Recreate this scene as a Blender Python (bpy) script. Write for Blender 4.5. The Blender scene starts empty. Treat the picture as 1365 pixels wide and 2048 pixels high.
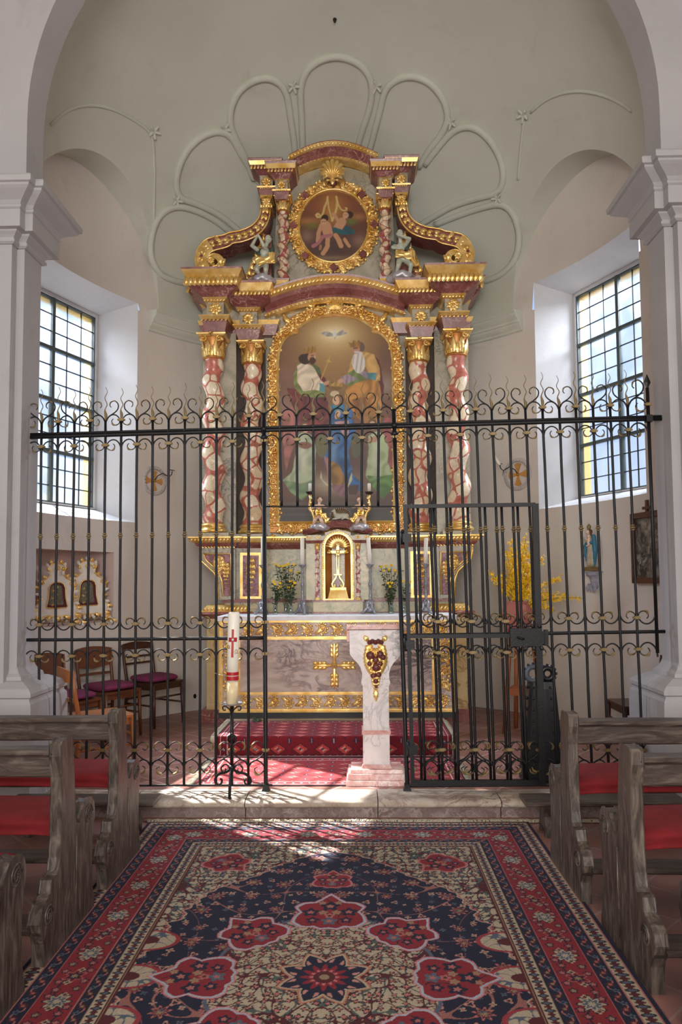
import bpy, math, random
import numpy as np
from math import sin, cos, pi, sqrt, atan2, radians as rad
from mathutils import Matrix, Vector
random.seed(7); np.random.seed(7)
SC = bpy.context.scene
# ---------------- camera ----------------
F = 1480.0; CAMZ = 1.6; YAW = rad(1.3); PITCH = rad(3.5); ROLL = rad(-0.42); CX = 682.5; CY = 1071.5
cam_d = bpy.data.cameras.new('camera'); cam = bpy.data.objects.new('camera', cam_d)
SC.collection.objects.link(cam); SC.camera = cam
RM = Matrix.Rotation(YAW, 4, 'Z') @ Matrix.Rotation(pi/2 + PITCH, 4, 'X') @ Matrix.Rotation(ROLL, 4, 'Z')
cam.matrix_world = Matrix.Translation((0, 0, CAMZ)) @ RM
cam_d.sensor_fit = 'VERTICAL'; cam_d.sensor_height = 36.0; cam_d.sensor_width = 24.0
cam_d.lens = F/2048*36.0; cam_d.shift_y = (CY-1024)/2048; cam_d.clip_end = 200; cam_d.clip_start = 0.05
# ---------------- exposure, sky, lights ----------------
vs = SC.view_settings; vs.view_transform = 'Standard'; vs.look = 'None'; vs.exposure = 0.18; vs.gamma = 1.0
try: vs.use_curve_mapping = False
except Exception: pass
W = bpy.data.worlds.new('sky'); SC.world = W; W.use_nodes = True
nt = W.node_tree; nt.nodes.clear()
tc = nt.nodes.new('ShaderNodeTexCoord'); sx = nt.nodes.new('ShaderNodeSeparateXYZ'); cr = nt.nodes.new('ShaderNodeValToRGB')
bg = nt.nodes.new('ShaderNodeBackground'); wo = nt.nodes.new('ShaderNodeOutputWorld')
nt.links.new(tc.outputs['Generated'], sx.inputs[0]); nt.links.new(sx.outputs['Z'], cr.inputs[0])
cr.color_ramp.elements[0].position = 0.0; cr.color_ramp.elements[0].color = (0.68, 0.80, 1.0, 1)
cr.color_ramp.elements[1].position = 0.6; cr.color_ramp.elements[1].color = (0.28, 0.48, 0.95, 1)
nt.links.new(cr.outputs[0], bg.inputs[0]); nt.links.new(bg.outputs[0], wo.inputs[0]); bg.inputs[1].default_value = 0.9
def light(name, typ, loc, direction, energy, color, size=None, size_y=None):
    d = bpy.data.lights.new(name, typ); o = bpy.data.objects.new(name, d); SC.collection.objects.link(o)
    o.location = loc; o.rotation_euler = Vector(direction).to_track_quat('-Z', 'Y').to_euler()
    d.energy = energy; d.color = color
    if typ == 'AREA': d.shape = 'RECTANGLE'; d.size = size; d.size_y = size_y
    return o
sun = light('sun', 'SUN', (-8, 14, 14), (1.85, -1.85, -3.25), 26.0, (1.0, 0.93, 0.82)); sun.data.angle = rad(0.6)
# unseen fill lamps added in the nave to brighten the view; no windows there
light('nave_fill_light_left', 'AREA', (-3.45, 0.6, 3.4), (1, 0.75, -0.25), 34, (1.0, 0.985, 0.96), 2.0, 2.6)
light('nave_fill_light_right', 'AREA', (3.25, 0.6, 3.4), (-1, 0.75, -0.25), 30, (1.0, 0.985, 0.96), 2.0, 2.6)
rear = light('nave_fill_light_rear', 'AREA', (-0.1, -3.8, 2.7), (0, 1, 0.0), 330, (1.0, 0.98, 0.95), 3.4, 2.6)  # added fill lamp before the blank rear wall, facing the altar
rear.data.spread = rad(150)
# skylight at the two chancel windows, just outside the panes and above the view of them
light('chancel_window_light_left', 'AREA', (-4.3, 8.0, 5.3), (0.9, -0.4, -0.75), 420, (0.86, 0.92, 1.0), 1.4, 1.0)
light('chancel_window_light_right', 'AREA', (3.9, 8.0, 5.3), (-0.9, -0.4, -0.75), 330, (0.86, 0.92, 1.0), 1.4, 1.0)

# ---------------- projection helpers (pixel of the 1365x2048 photo -> point at a real depth) ----------------
R3 = RM.to_3x3()
def ray(px, py):
    return R3 @ Vector(((px-CX)/F, -(py-CY)/F, -1.0))
def U(px, py, Y):
    d = ray(px, py); k = Y/d.y
    return (d.x*k, CAMZ+d.z*k)
def UF(px, py, z=0.0):
    d = ray(px, py); k = (z-CAMZ)/d.z
    return (d.x*k, d.y*k)
# ---------------- materials ----------------
def lin(h):
    h = h.lstrip('#'); r = [int(h[i:i+2], 16)/255 for i in (0, 2, 4)]
    return tuple((c/12.92 if c <= 0.04045 else ((c+0.055)/1.055)**2.4) for c in r)+(1.0,)
MATS = {}
class NT:
    def __init__(s, name):
        s.m = bpy.data.materials.new(name); s.m.use_nodes = True; s.t = s.m.node_tree
        s.b = s.t.nodes['Principled BSDF']; s.out = s.t.nodes['Material Output']; s.tc = s.t.nodes.new('ShaderNodeTexCoord'); MATS[name] = s.m
    def n(s, t, **k):
        nd = s.t.nodes.new('ShaderNode'+t)
        for a, v in k.items():
            if a in nd.inputs.keys(): nd.inputs[a].default_value = v
            else: setattr(nd, a, v)
        return nd
    def l(s, a, b): s.t.links.new(a, b)
    def noise(s, scale, detail=4, dist=0.0, vec=None, rough=0.5):
        nd = s.n('TexNoise'); nd.inputs['Scale'].default_value = scale; nd.inputs['Detail'].default_value = detail
        nd.inputs['Distortion'].default_value = dist; nd.inputs['Roughness'].default_value = rough
        s.l(vec if vec else s.tc.outputs['Object'], nd.inputs['Vector']); return nd.outputs[0]
    def ramp(s, fac, stops, interp='LINEAR'):
        r = s.n('ValToRGB'); e = r.color_ramp.elements; r.color_ramp.interpolation = interp
        e[0].position, e[0].color = stops[0]; e[1].position, e[1].color = stops[-1]
        for p, c in stops[1:-1]:
            x = e.new(p); x.color = c
        s.l(fac, r.inputs[0]); return r.outputs[0]
    def mix(s, fac, a, b, mode='MIX'):
        m = s.n('MixRGB'); m.blend_type = mode
        for i, v in ((0, fac), (1, a), (2, b)):
            if hasattr(v, 'is_output') or hasattr(v, 'links'): s.l(v, m.inputs[i])
            else: m.inputs[i].default_value = v
        return m.outputs[0]
    def math(s, op, a, b=0.0):
        m = s.n('Math'); m.operation = op
        for i, v in ((0, a), (1, b)):
            if hasattr(v, 'links'): s.l(v, m.inputs[i])
            else: m.inputs[i].default_value = v
        return m.outputs[0]
    def bump(s, h, st, dist=0.02):
        b = s.n('Bump'); b.inputs['Strength'].default_value = st; b.inputs['Distance'].default_value = dist
        s.l(h, b.inputs['Height']); s.l(b.outputs[0], s.b.inputs['Normal'])
    def setc(s, c, rough=0.6, metal=0.0):
        if hasattr(c, 'links'): s.l(c, s.b.inputs['Base Color'])
        else: s.b.inputs['Base Color'].default_value = c
        s.b.inputs['Roughness'].default_value = rough; s.b.inputs['Metallic'].default_value = metal
def plain(name, hexc, rough=0.6, metal=0.0, var=0.12, vs_=12.0, bump=0.0, bs=60.0):
    k = NT(name); c = lin(hexc); c2 = tuple(x*(1-var) for x in c[:3])+(1,)
    k.setc(k.ramp(k.noise(vs_, 4), [(0.35, c2), (0.65, c)]), rough, metal)
    if bump: k.bump(k.noise(bs, 4), bump, 0.004)
    return k.m
def marble(name, base, second, vein, scale=3.0, vw=0.035, rough=0.28, dist=1.2, stretch=None, second_scale=None):
    k = NT(name); v = k.tc.outputs['Object']
    if stretch:
        mp = k.n('Mapping'); mp.inputs['Scale'].default_value = stretch[:3]; mp.inputs['Rotation'].default_value = (0, stretch[3], 0); k.l(v, mp.inputs[0]); v = mp.outputs[0]
    n1 = k.noise(second_scale or scale, 5, dist, v); col = k.ramp(n1, [(0.36, lin(base)), (0.62, lin(second))])
    n2 = k.noise(scale*1.3, 6, dist*1.5, v, 0.55); a = k.math('ABSOLUTE', k.math('SUBTRACT', n2, 0.5))
    gate = k.ramp(k.noise(scale*.55, 3, .5, v), [(.44, (.06, .06, .06, 1)), (.62, (1, 1, 1, 1))]); f = k.math('MULTIPLY', k.ramp(a, [(0.0, (1, 1, 1, 1)), (vw, (0, 0, 0, 1))]), gate)
    n3 = k.noise(scale*2.6, 5, dist*2, v, 0.6); b = k.math('ABSOLUTE', k.math('SUBTRACT', n3, 0.48))
    f2 = k.ramp(b, [(0.0, (.6, .6, .6, 1)), (vw*.7, (0, 0, 0, 1))])
    f2 = k.math('MULTIPLY', f2, k.ramp(k.noise(scale*.8, 2), [(.42, (0, 0, 0, 1)), (.66, (1, 1, 1, 1))])); col = k.mix(f, col, lin(vein)); col = k.mix(f2, col, lin(vein)); k.setc(col, rough)
    return k.m
def pebble(name, cream, cream2, red, scale=8.0, vw=0.09, rough=0.25):
    k = NT(name); nz = k.n('TexNoise'); nz.inputs['Scale'].default_value = 5.0; k.l(k.tc.outputs['Object'], nz.inputs[0])
    ad = k.n('VectorMath'); ad.operation = 'MULTIPLY_ADD'; k.l(nz.outputs['Color'], ad.inputs[0]); ad.inputs[1].default_value = (.07, .07, .07); k.l(k.tc.outputs['Object'], ad.inputs[2])
    vo = k.n('TexVoronoi'); vo.feature = 'DISTANCE_TO_EDGE'; vo.inputs['Scale'].default_value = scale; vo.inputs['Randomness'].default_value = .8; k.l(ad.outputs[0], vo.inputs['Vector'])
    vc = k.n('TexVoronoi'); vc.inputs['Scale'].default_value = scale; vc.inputs['Randomness'].default_value = .8; k.l(ad.outputs[0], vc.inputs['Vector'])
    sp = k.n('SeparateColor'); k.l(vc.outputs['Color'], sp.inputs[0])
    c = k.ramp(sp.outputs[0], [(0.2, lin(cream)), (0.8, lin(cream2))])
    nn = k.noise(14, 5, 1.5); c = k.mix(k.ramp(k.math('ABSOLUTE', k.math('SUBTRACT', nn, .5)), [(0, (.5, .5, .5, 1)), (.03, (0, 0, 0, 1))]), c, lin('a89478'))
    rc = k.ramp(k.noise(20, 4), [(.35, lin(red)), (.7, tuple(min(1, x*1.6) for x in lin(red)[:3])+(1,))])
    msk = k.math('MAXIMUM', k.ramp(vo.outputs[0], [(vw*.3, (1, 1, 1, 1)), (vw*.5, (0, 0, 0, 1))]), k.ramp(vc.outputs['Distance'], [(.56, (0, 0, 0, 1)), (.62, (1, 1, 1, 1))]))
    k.setc(k.mix(msk, c, rc), rough)
    return k.m
def vcol(name, rough=0.8, bump=0.0, bs=300):
    k = NT(name); a = k.n('Attribute'); a.attribute_name = 'Col'; k.setc(a.outputs['Color'], rough)
    if bump: k.bump(k.noise(bs, 3), bump, 0.003)
    return k.m
# plaster
def plaster(name, c1, c2, stain):
    k = NT(name); c = k.ramp(k.noise(0.9, 5, .3), [(.35, lin(c1)), (.7, lin(c2))])
    c = k.mix(k.ramp(k.noise(2.3, 7, .6, None, .65), [(.58, (0, 0, 0, 1)), (.78, (.45, .45, .45, 1))]), c, lin(stain))
    k.setc(c, .9); h = k.math('ADD', k.noise(3.5, 4), k.math('MULTIPLY', k.noise(45, 3), .12)); k.bump(h, .35, .02); return k.m
PL = plaster('wall_plaster', 'cdc4bb', 'd6cec6', 'b6a99c')
PLD = plaster('vault_plaster', 'bfc0b2', 'c9cabe', 'a9a898')
PLW = plaster('reveal_plaster', 'c2c0c0', 'cecccc', 'b0aaa6'); PLP = plaster('pier_plaster', 'a5a3a5', 'b1afb1', '938e8a')
GOLD = NT('gilding'); g = GOLD.ramp(GOLD.noise(9, 4), [(.3, lin('d8a648')), (.7, lin('ffe09a'))]); GOLD.setc(g, .33, .62); GOLD.bump(GOLD.noise(110, 3), .15, .003); GOLD = GOLD.m
GOLDR = NT('red_gold_ground'); g = GOLDR.ramp(GOLDR.noise(8, 4), [(.3, lin('a8652c')), (.7, lin('c98d48'))]); GOLDR.setc(g, .4, .4); GOLDR = GOLDR.m
REDM = marble('red_marble', '743a36', '925650', 'cfaa9c', 5.0, .028, .3)
GREYM = marble('grey_green_marble', 'a09a86', 'bdb3a0', '6d6a60', 2.4, .03, .3, 1.6)
YELM = marble('yellow_marble', 'c9a56a', 'd6bd8c', '9c7a4c', 2.0, .03, .3, 1.2)
GREEN = marble('green_cream_marble', 'c8b68e', 'b0a684', '6f7a5c', 3.4, .05, .3, 2.0)
PURP = pebble('purple_red_marble', '6e3640', '7d424c', '90606a', 16, .12)
ANTE = marble('antependium_marble', 'bda79c', 'd6c8c0', '5e525c', 1.9, .075, .22, 1.9, (1.0, 1.0, 2.0, .7))
AMBOM = marble('ambo_marble', 'd6cccb', 'e6dedd', '7c7674', 1.6, .04, .3, 2.0)
ROSEM = marble('rose_marble', 'c28078', 'd8b2aa', 'efe2dc', 7.0, .05, .35, 1.5)
PEB = pebble('pebbled_column_marble', 'e2cca8', 'eedec2', 'ab6455', 5.9, .13)
PEBS = pebble('small_pebbled_marble', 'd8c2ae', 'e2d0bc', '94545a', 22.0, .1)
IRON = plain('wrought_iron', '0d0c10', .5, .2, .3, 30, .3, 90)
LEAFG = plain('dulled_gold_leaf', '857048', .5, .35, .25, 40)
WOODP = NT('weathered_pew_wood'); mp = WOODP.n('Mapping'); mp.inputs['Scale'].default_value = (9, 9, 1.6); WOODP.l(WOODP.tc.outputs['Object'], mp.inputs[0])
wn = WOODP.noise(3.2, 8, 1.4, mp.outputs[0], .62); WOODP.setc(WOODP.ramp(wn, [(.3, lin('241d19')), (.5, lin('4e443d')), (.72, lin('7a6e64'))]), .38); WOODP.bump(wn, .4, .006); WOODP = WOODP.m
WOODL = NT('weathered_rail_wood'); mp = WOODL.n('Mapping'); mp.inputs['Scale'].default_value = (1.4, 9, 9); WOODL.l(WOODL.tc.outputs['Object'], mp.inputs[0])
wn = WOODL.noise(3.2, 8, 1.2, mp.outputs[0], .62); WOODL.setc(WOODL.ramp(wn, [(.3, lin('241d1a')), (.5, lin('473c36')), (.72, lin('70655c'))]), .34); WOODL.bump(wn, .35, .006); WOODL = WOODL.m
CHW = plain('brown_chair_wood', '6b3a1f', .35, 0, .35, 6); CHL = plain('light_chair_wood', 'a3602f', .4, 0, .25, 6); CHD = plain('dark_chair_wood', '4a2c20', .35, 0, .3, 6)
STW = plain('orange_stand_wood', 'b26a3e', .45, 0, .2, 6)
CUSH = plain('purple_cloth', '7d2a55', .85, 0, .15, 20, .4, 400); REDC = plain('red_seat_cloth', '861a20', .9, 0, .18, 14, .5, 500)
WHITE = plain('white_linen', 'eeeef2', .7); WAX = plain('white_wax', 'efe9da', .4, 0, .04); WAXC = plain('cream_wax', 'e6d2a6', .4, 0, .05)
REDX = plain('red_wax_relief', 'b01c24', .45); PEWT = plain('pewter', '9a9aa0', .36, .5, .35, 30, .3, 60)
TERR = plain('terracotta', 'b0695a', .7); SKIN = plain('painted_flesh', 'e6c4aa', .45, 0, .1); PALE = plain('pale_green_white_paint', 'c6cbb8', .4, 0, .2)
HAIR = plain('brown_painted_hair', '5c3b28', .6); SILV = plain('silvered_cloud', 'c4c0c6', .34, .35, .3, 14); DKW = plain('dark_painted_wood', '33221f', .5)
BLK = plain('black_plastic', '17171b', .38, 0, .2); GRYP = plain('grey_plastic', '5c626c', .4); BLUE = plain('blue_painted_robe', '2f7392', .45, 0, .3, 20); CREAMP = plain('cream_painted_robe', 'b3a790', .5, 0, .3, 20)
OCHRE = plain('ochre_paint', 'c8924e', .8, 0, .15); STUC = plain('pale_stucco', 'c4bcb8', .8, 0, .15, 20); CONS = plain('bluish_grey_stucco', 'a4a2b0', .8, 0, .4, 18)
LEAFM = plain('green_foliage', '2c3f1c', .6, 0, .4, 20); ROSEY = plain('yellow_petals', 'ffd21a', .6, 0, .15, 50); STEMB = plain('brown_twig', '5a4228', .7)
YWALL = plain('ochre_outer_reveal', 'e0bf62', .8, 0, .2, 5); LEAD = plain('dark_lead', '2b2f30', .5, .3); MULL = plain('grey_green_mullion', '55605f', .5, .2)
FRW = plain('picture_frame_wood', '5c3624', .5); DKG = plain('dark_plinth', '26262a', .5); FRINGE = plain('cream_wool_fringe', 'aa9f88', .9)
BRASS = plain('brass', 'b8923c', .35, .8); GLASSV = NT('vase_glass')
def glassy(k, tint, gl, haze=0.0, hz=None):
    tr = k.n('BsdfTransparent'); tr.inputs[0].default_value = tint; g = k.n('BsdfGlossy'); g.inputs['Roughness'].default_value = .08
    mx = k.n('MixShader'); mx.inputs[0].default_value = gl; k.l(tr.outputs[0], mx.inputs[1]); k.l(g.outputs[0], mx.inputs[2]); o = mx.outputs[0]
    if haze:
        df = k.n('BsdfTranslucent'); df.inputs[0].default_value = (.9, .93, 1, 1); m2 = k.n('MixShader')
        k.l(k.ramp(k.noise(2.2, 7, .8), [(.35, (haze*.3,)*3+(1,)), (.7, (haze,)*3+(1,))]), m2.inputs[0]); k.l(o, m2.inputs[1]); k.l(df.outputs[0], m2.inputs[2]); o = m2.outputs[0]
    k.l(o, k.out.inputs[0]); return k.m
GLASSV = glassy(GLASSV, (.86, .92, .88, 1), .12); GLL = glassy(NT('hazy_window_glass'), (.82, .88, .97, 1), .05, .10); GLR = glassy(NT('window_glass'), (.93, .96, 1, 1), .06, .12)
def tiles(name, size, rot, c1, c2, grout):
    k = NT(name); mp = k.n('Mapping'); mp.inputs['Rotation'].default_value = (0, 0, rot); k.l(k.tc.outputs['Object'], mp.inputs[0])
    b = k.n('TexBrick'); b.offset = 0.0; b.inputs['Scale'].default_value = 1.0; b.inputs['Brick Width'].default_value = size; b.inputs['Row Height'].default_value = size
    b.inputs['Mortar Size'].default_value = .006; b.inputs['Color1'].default_value = lin(c1); b.inputs['Color2'].default_value = lin(c2); b.inputs['Mortar'].default_value = lin(grout); k.l(mp.outputs[0], b.inputs['Vector'])
    c = k.mix(k.ramp(k.noise(9, 6), [(.35, (0, 0, 0, 1)), (.75, (.5, .5, .5, 1))]), b.outputs['Color'], lin('70504a')); k.setc(c, .4); k.bump(b.outputs['Fac'], -.3, .003); return k.m
TILE = tiles('terracotta_floor_tiles', .3, rad(45), '8a5a50', '966a60', '9a8078'); TILE2 = tiles('chancel_floor_tiles', .3, rad(40), '8c5c50', '9a6c62', 'c4aa9e')
STONE = marble('worn_step_stone', 'a09080', 'bdb0a0', '7d605a', 5, .05, .7, 1.0)
STONER = marble('worn_red_step_face', '6c5450', '806e69', 'a89a94', 6, .06, .7, 1.0)
# ---------------- mesh builder ----------------
class MB:
    def __init__(s, *mats): s.v = []; s.f = []; s.m = []; s.mats = list(mats); s.sm = []
    def mi(s, m):
        if m is None: return 0
        if isinstance(m, int): return m
        if m not in s.mats: s.mats.append(m)
        return s.mats.index(m)
    def add(s, vs, fs, m=None, smooth=True):
        b = len(s.v); s.v.extend(vs); i = s.mi(m)
        for f in fs: s.f.append(tuple(b+k for k in f)); s.m.append(i); s.sm.append(smooth)
    def box(s, x0, x1, y0, y1, z0, z1, m=None):
        s.frust(x0, x1, y0, y1, z0, z1, 0, 0, m, 0)
    def frust(s, x0, x1, y0, y1, z0, z1, p0, p1, m=None, back=0):
        v = [(x0-p0, y0-p0, z0), (x1+p0, y0-p0, z0), (x1+p0, y1+back, z0), (x0-p0, y1+back, z0), (x0-p1, y0-p1, z1), (x1+p1, y0-p1, z1), (x1+p1, y1+back, z1), (x0-p1, y1+back, z1)]
        s.add(v, [(3, 2, 1, 0), (4, 5, 6, 7), (0, 1, 5, 4), (1, 2, 6, 5), (2, 3, 7, 6), (3, 0, 4, 7)], m, False)
    def obox(s, c, ax, ay, az, m=None):   # oriented box: centre, three half-axis vectors
        c = Vector(c); ax = Vector(ax); ay = Vector(ay); az = Vector(az); v = []
        for k in (-1, 1):
            for a, b in ((-1, -1), (1, -1), (1, 1), (-1, 1)): v.append(tuple(c+ax*a+ay*b+az*k))
        s.add(v, [(3, 2, 1, 0), (4, 5, 6, 7), (0, 1, 5, 4), (1, 2, 6, 5), (2, 3, 7, 6), (3, 0, 4, 7)], m, False)
    def grid(s, rows, m=None, close=False, smooth=True, caps=False):
        n = len(rows); k = len(rows[0]); vs = [p for r in rows for p in r]; fs = []
        for i in range(n-1):
            for j in range(k if close else k-1):
                j2 = (j+1) % k; fs.append((i*k+j, i*k+j2, (i+1)*k+j2, (i+1)*k+j))
        if caps: fs.append(tuple(range(k-1, -1, -1))); fs.append(tuple((n-1)*k+j for j in range(k)))
        s.add(vs, fs, m, smooth)
    def tube(s, pts, r, m=None, n=8, flat=None, closed=False):
        P = [Vector(p) for p in pts]; rows = []; N = len(P); prev = None
        for i, p in enumerate(P):
            if closed: t = P[(i+1) % N]-P[i-1]
            else: t = P[min(i+1, N-1)]-P[max(i-1, 0)]
            t = t.normalized() if t.length > 1e-9 else Vector((0, 0, 1))
            if prev is None:
                a = Vector((0, 1, 0)) if abs(t.y) < .9 else Vector((1, 0, 0)); u = t.cross(a).normalized()
            else:
                u = prev-t*prev.dot(t); u = u.normalized() if u.length > 1e-6 else prev
            prev = u; w = t.cross(u).normalized(); rr = r[i] if hasattr(r, '__len__') else r
            fl = flat if flat else 1.0
            rows.append([tuple(p+u*rr*cos(2*pi*j/n)+w*rr*fl*sin(2*pi*j/n)) for j in range(n)])
        if closed: rows.append(rows[0]); s.grid(rows, m, True)
        else: s.grid(rows, m, True, True, True)
    def lathe(s, c, prof, m=None, n=20, sx=1.0, sy=1.0):   # prof: (r,z)
        rows = [[(c[0]+r*sx*cos(2*pi*j/n), c[1]+r*sy*sin(2*pi*j/n), c[2]+z) for j in range(n)] for r, z in prof]
        s.grid(rows, m, True, True, True)
    def ell(s, c, rx, ry=None, rz=None, m=None, n=14, k=10, rot=None):
        ry = ry or rx; rz = rz or rx; rows = []
        for i in range(k+1):
            a = -pi/2+pi*i/k; a = max(-pi/2+.02, min(pi/2-.02, a)); row = []
            for j in range(n):
                p = Vector((rx*cos(a)*cos(2*pi*j/n), ry*cos(a)*sin(2*pi*j/n), rz*sin(a)))
                if rot is not None: p = rot @ p
                row.append((c[0]+p.x, c[1]+p.y, c[2]+p.z))
            rows.append(row)
        s.grid(rows, m, True, True, True)
    def cap(s, a, b, ra, rb, m=None, n=10):   # tapered capsule
        a = Vector(a); b = Vector(b); d = (b-a); L = d.length or 1e-6; d /= L; pts = []; r = []
        for k in range(4): t = pi/2*k/3; pts.append(a-d*ra*cos(t)); r.append(max(ra*sin(t), ra*.05))
        pts.append(a+(b-a)*.5); r.append((ra+rb)/2)
        for k in range(4): t = pi/2*(3-k)/3; pts.append(b+d*rb*cos(t)); r.append(max(rb*sin(t), rb*.05))
        s.tube(pts, r, m, n)
    def prism(s, poly, f0, f1, m=None, smooth=False):  # poly of 2D pts; f maps 2D->3D
        n = len(poly); v = [f0(*p) for p in poly]+[f1(*p) for p in poly]
        s.add(v, [tuple(range(n)), tuple(range(2*n-1, n-1, -1))], m, False)
        s.add(v, [(i, i+n, (i+1) % n+n, (i+1) % n) for i in range(n)], m, smooth)
    def ribbon(s, pts, w, y0, y1, m=None, mside=None):  # bar of rectangular section following an XZ path
        N = len(pts); A = []; B = []
        for i in range(N):
            a = pts[max(i-1, 0)]; b = pts[min(i+1, N-1)]; dx, dz = b[0]-a[0], b[1]-a[1]; L = sqrt(dx*dx+dz*dz) or 1
            ww = w[i] if hasattr(w, '__len__') else w; nx, nz = -dz/L*ww, dx/L*ww
            A.append((pts[i][0]+nx, pts[i][1]+nz)); B.append((pts[i][0]-nx, pts[i][1]-nz))
        rows = [[(a[0], y0, a[1]), (b[0], y0, b[1]), (b[0], y1, b[1]), (a[0], y1, a[1])] for a, b in zip(A, B)]
        s.grid(rows, m, True, False, True)
    def build(s, name, parent=None, smooth=None, recalc=True):
        me = bpy.data.meshes.new(name); off = Vector((0, 0, 0)); q = parent
        while q is not None: off += q.location; q = q.parent
        V = np.array(s.v, dtype=np.float32)-np.array(off, dtype=np.float32)
        me.from_pydata(V.tolist(), [], s.f)
        for m in s.mats: me.materials.append(m)
        me.polygons.foreach_set('material_index', s.m); me.polygons.foreach_set('use_smooth', [bool(x) for x in s.sm])
        if recalc:
            import bmesh
            b = bmesh.new(); b.from_mesh(me); bmesh.ops.recalc_face_normals(b, faces=b.faces); b.to_mesh(me); b.free()
        me.update(); o = bpy.data.objects.new(name, me); SC.collection.objects.link(o)
        if parent is not None: o.parent = parent
        return o
def tag(o, label=None, cat=None, group=None, kind=None):
    if label: o['label'] = label
    if cat: o['category'] = cat
    if group: o['group'] = group
    if kind: o['kind'] = kind
    return o
def empty(name, loc, label, cat, group=None):
    o = bpy.data.objects.new(name, None); SC.collection.objects.link(o); o.location = loc; o.empty_display_size = .1
    return tag(o, label, cat, group)
def struct(o): o['kind'] = 'structure'; return o
def ctree(o, parent=None):
    c = o.copy(); SC.collection.objects.link(c); c.parent = parent
    for ch in o.children: ctree(ch, c)
    return c
def smooth_join(o, voxel, it=4):
    m = o.modifiers.new('remesh', 'REMESH'); m.mode = 'VOXEL'; m.voxel_size = voxel; m.use_smooth_shade = True
    k = o.modifiers.new('smooth', 'SMOOTH'); k.iterations = it; k.factor = .6
# ---- carved ornament: everything maps (u across, v up, w out) through f ----
def planar(y0): return lambda u, v, w: (u, y0-w, v)
class Sep:      # every ornament laid through it becomes a part of its own
    def __init__(s, name, par, mat=None): s.name, s.par, s.mat = name, par, mat or GOLD
    def one(s, fn, args, name=None): m = MB(s.mat, REDM); fn(m, *args); return m.build(name or s.name, s.par)
    def box(s, *q): m = MB(s.mat); m.box(*q); m.build('gilded_strip', s.par)
def leaf(mb, f, P, ang, L, Wd, H, curl=0.0, m=None, n=8):
    x, z = P; rows = []
    for i in range(n+1):
        t = i/n; a = ang+curl*t*t
        if i: x += L/n*cos(a); z += L/n*sin(a)
        w = Wd*(sin(pi*min(1, .12+.88*t))**.75)*(1.0+(.28 if i % 2 else -.16)); e = sin(pi*(.15+.8*t)); nx, nz = -sin(a), cos(a)
        rows.append([f(x+nx*k*w, z+nz*k*w, h*H*e+H*.25*t*t) for k, h in ((-1, .05), (-.5, .95), (0, .5), (.5, .95), (1, .05))])
    mb.grid(rows, m)
def spiral(mb, f, C, a0, r, turns, sg, w, H, m=None):
    if isinstance(mb, Sep): return mb.one(spiral, (f, C, a0, r, turns, sg, w, H, m), 'small_volute')
    n = int(turns*11)+2; rows = []
    for i in range(n):
        t = i/(n-1); a = a0+sg*turns*2*pi*t; rr = r*(1-.78*t); ww = w*(1-.45*t); c, s_ = cos(a), sin(a)
        rows.append([f(C[0]+c*(rr+k*ww), C[1]+s_*(rr+k*ww), h*H) for k, h in ((-1, 0), (-.6, .75), (0, 1), (.6, .75), (1, 0))])
    mb.grid(rows, m); dome(mb, f, C, r*.26, H*1.3, m)
def dome(mb, f, C, r, H, m=None, n=7):
    rows = [[f(C[0]+r*cos(b)*cos(2*pi*j/n), C[1]+r*cos(b)*sin(2*pi*j/n), H*sin(b)) for j in range(n)] for b in (0, .5, 1.0, 1.45)]
    mb.grid(rows, m, True); 
def resample(pts, step):
    P = [Vector((p[0], p[1])) for p in pts]; L = [0]
    for a, b in zip(P, P[1:]): L.append(L[-1]+(b-a).length)
    n = max(1, int(round(L[-1]/step))); out = []
    for i in range(n+1):
        d = min(L[-1]*i/n, L[-1]-1e-7); j = 0
        while j < len(P)-2 and L[j+1] < d: j += 1
        k = (d-L[j])/max(1e-9, L[j+1]-L[j]); q = P[j]+(P[j+1]-P[j])*k; t = P[j+1]-P[j]; out.append((q.x, q.y, atan2(t.y, t.x)))
    return out
def rinceau(mb, f, pts, width, unit=None, H=.02, m=None, s0=1):
    unit = unit or width*1.05; rs = resample(pts, unit); s = s0
    for i, (x, z, a) in enumerate(rs[:-1]):
        x2, z2, a2 = rs[i+1]; mx, mz = (x+x2)/2, (z+z2)/2; r = width*.31; nx, nz = -sin(a), cos(a)
        c = (mx+nx*s*width*.04, mz+nz*s*width*.04)
        spiral(mb, f, c, a-s*pi/2, r, 1.6, s, width*.07, H, m)
        for k in range(7):
            b = a+s*(-2.6+k*.8); leaf(mb, f, (c[0]+cos(b)*r*.98, c[1]+sin(b)*r*.98), b+s*.7, width*.27, width*.085, H*.8, s*1.3, m, 6)
        for k in range(3): b = a+s*(k*2.1); leaf(mb, f, (c[0]+cos(b)*r*.2, c[1]+sin(b)*r*.2), b+s*.8, r*.6, r*.2, H, s*1.0, m, 5)
        leaf(mb, f, (x-nx*s*width*.3, z-nz*s*width*.3), a+s*.35, unit*.8, width*.13, H, s*.9, m)
        s = -s
def leafrow(mb, f, p0, p1, n, size, H=.012, m=None, tilt=.7):
    if isinstance(mb, Sep): return mb.one(leafrow, (f, p0, p1, n, size, H, m, tilt))
    a = atan2(p1[1]-p0[1], p1[0]-p0[0])
    for i in range(n):
        t = (i+.5)/n; x = p0[0]+(p1[0]-p0[0])*t; z = p0[1]+(p1[1]-p0[1])*t
        leaf(mb, f, (x-cos(a+tilt)*size*.5, z-sin(a+tilt)*size*.5), a+tilt, size, size*.26, H, .5, m, 4)
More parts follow.
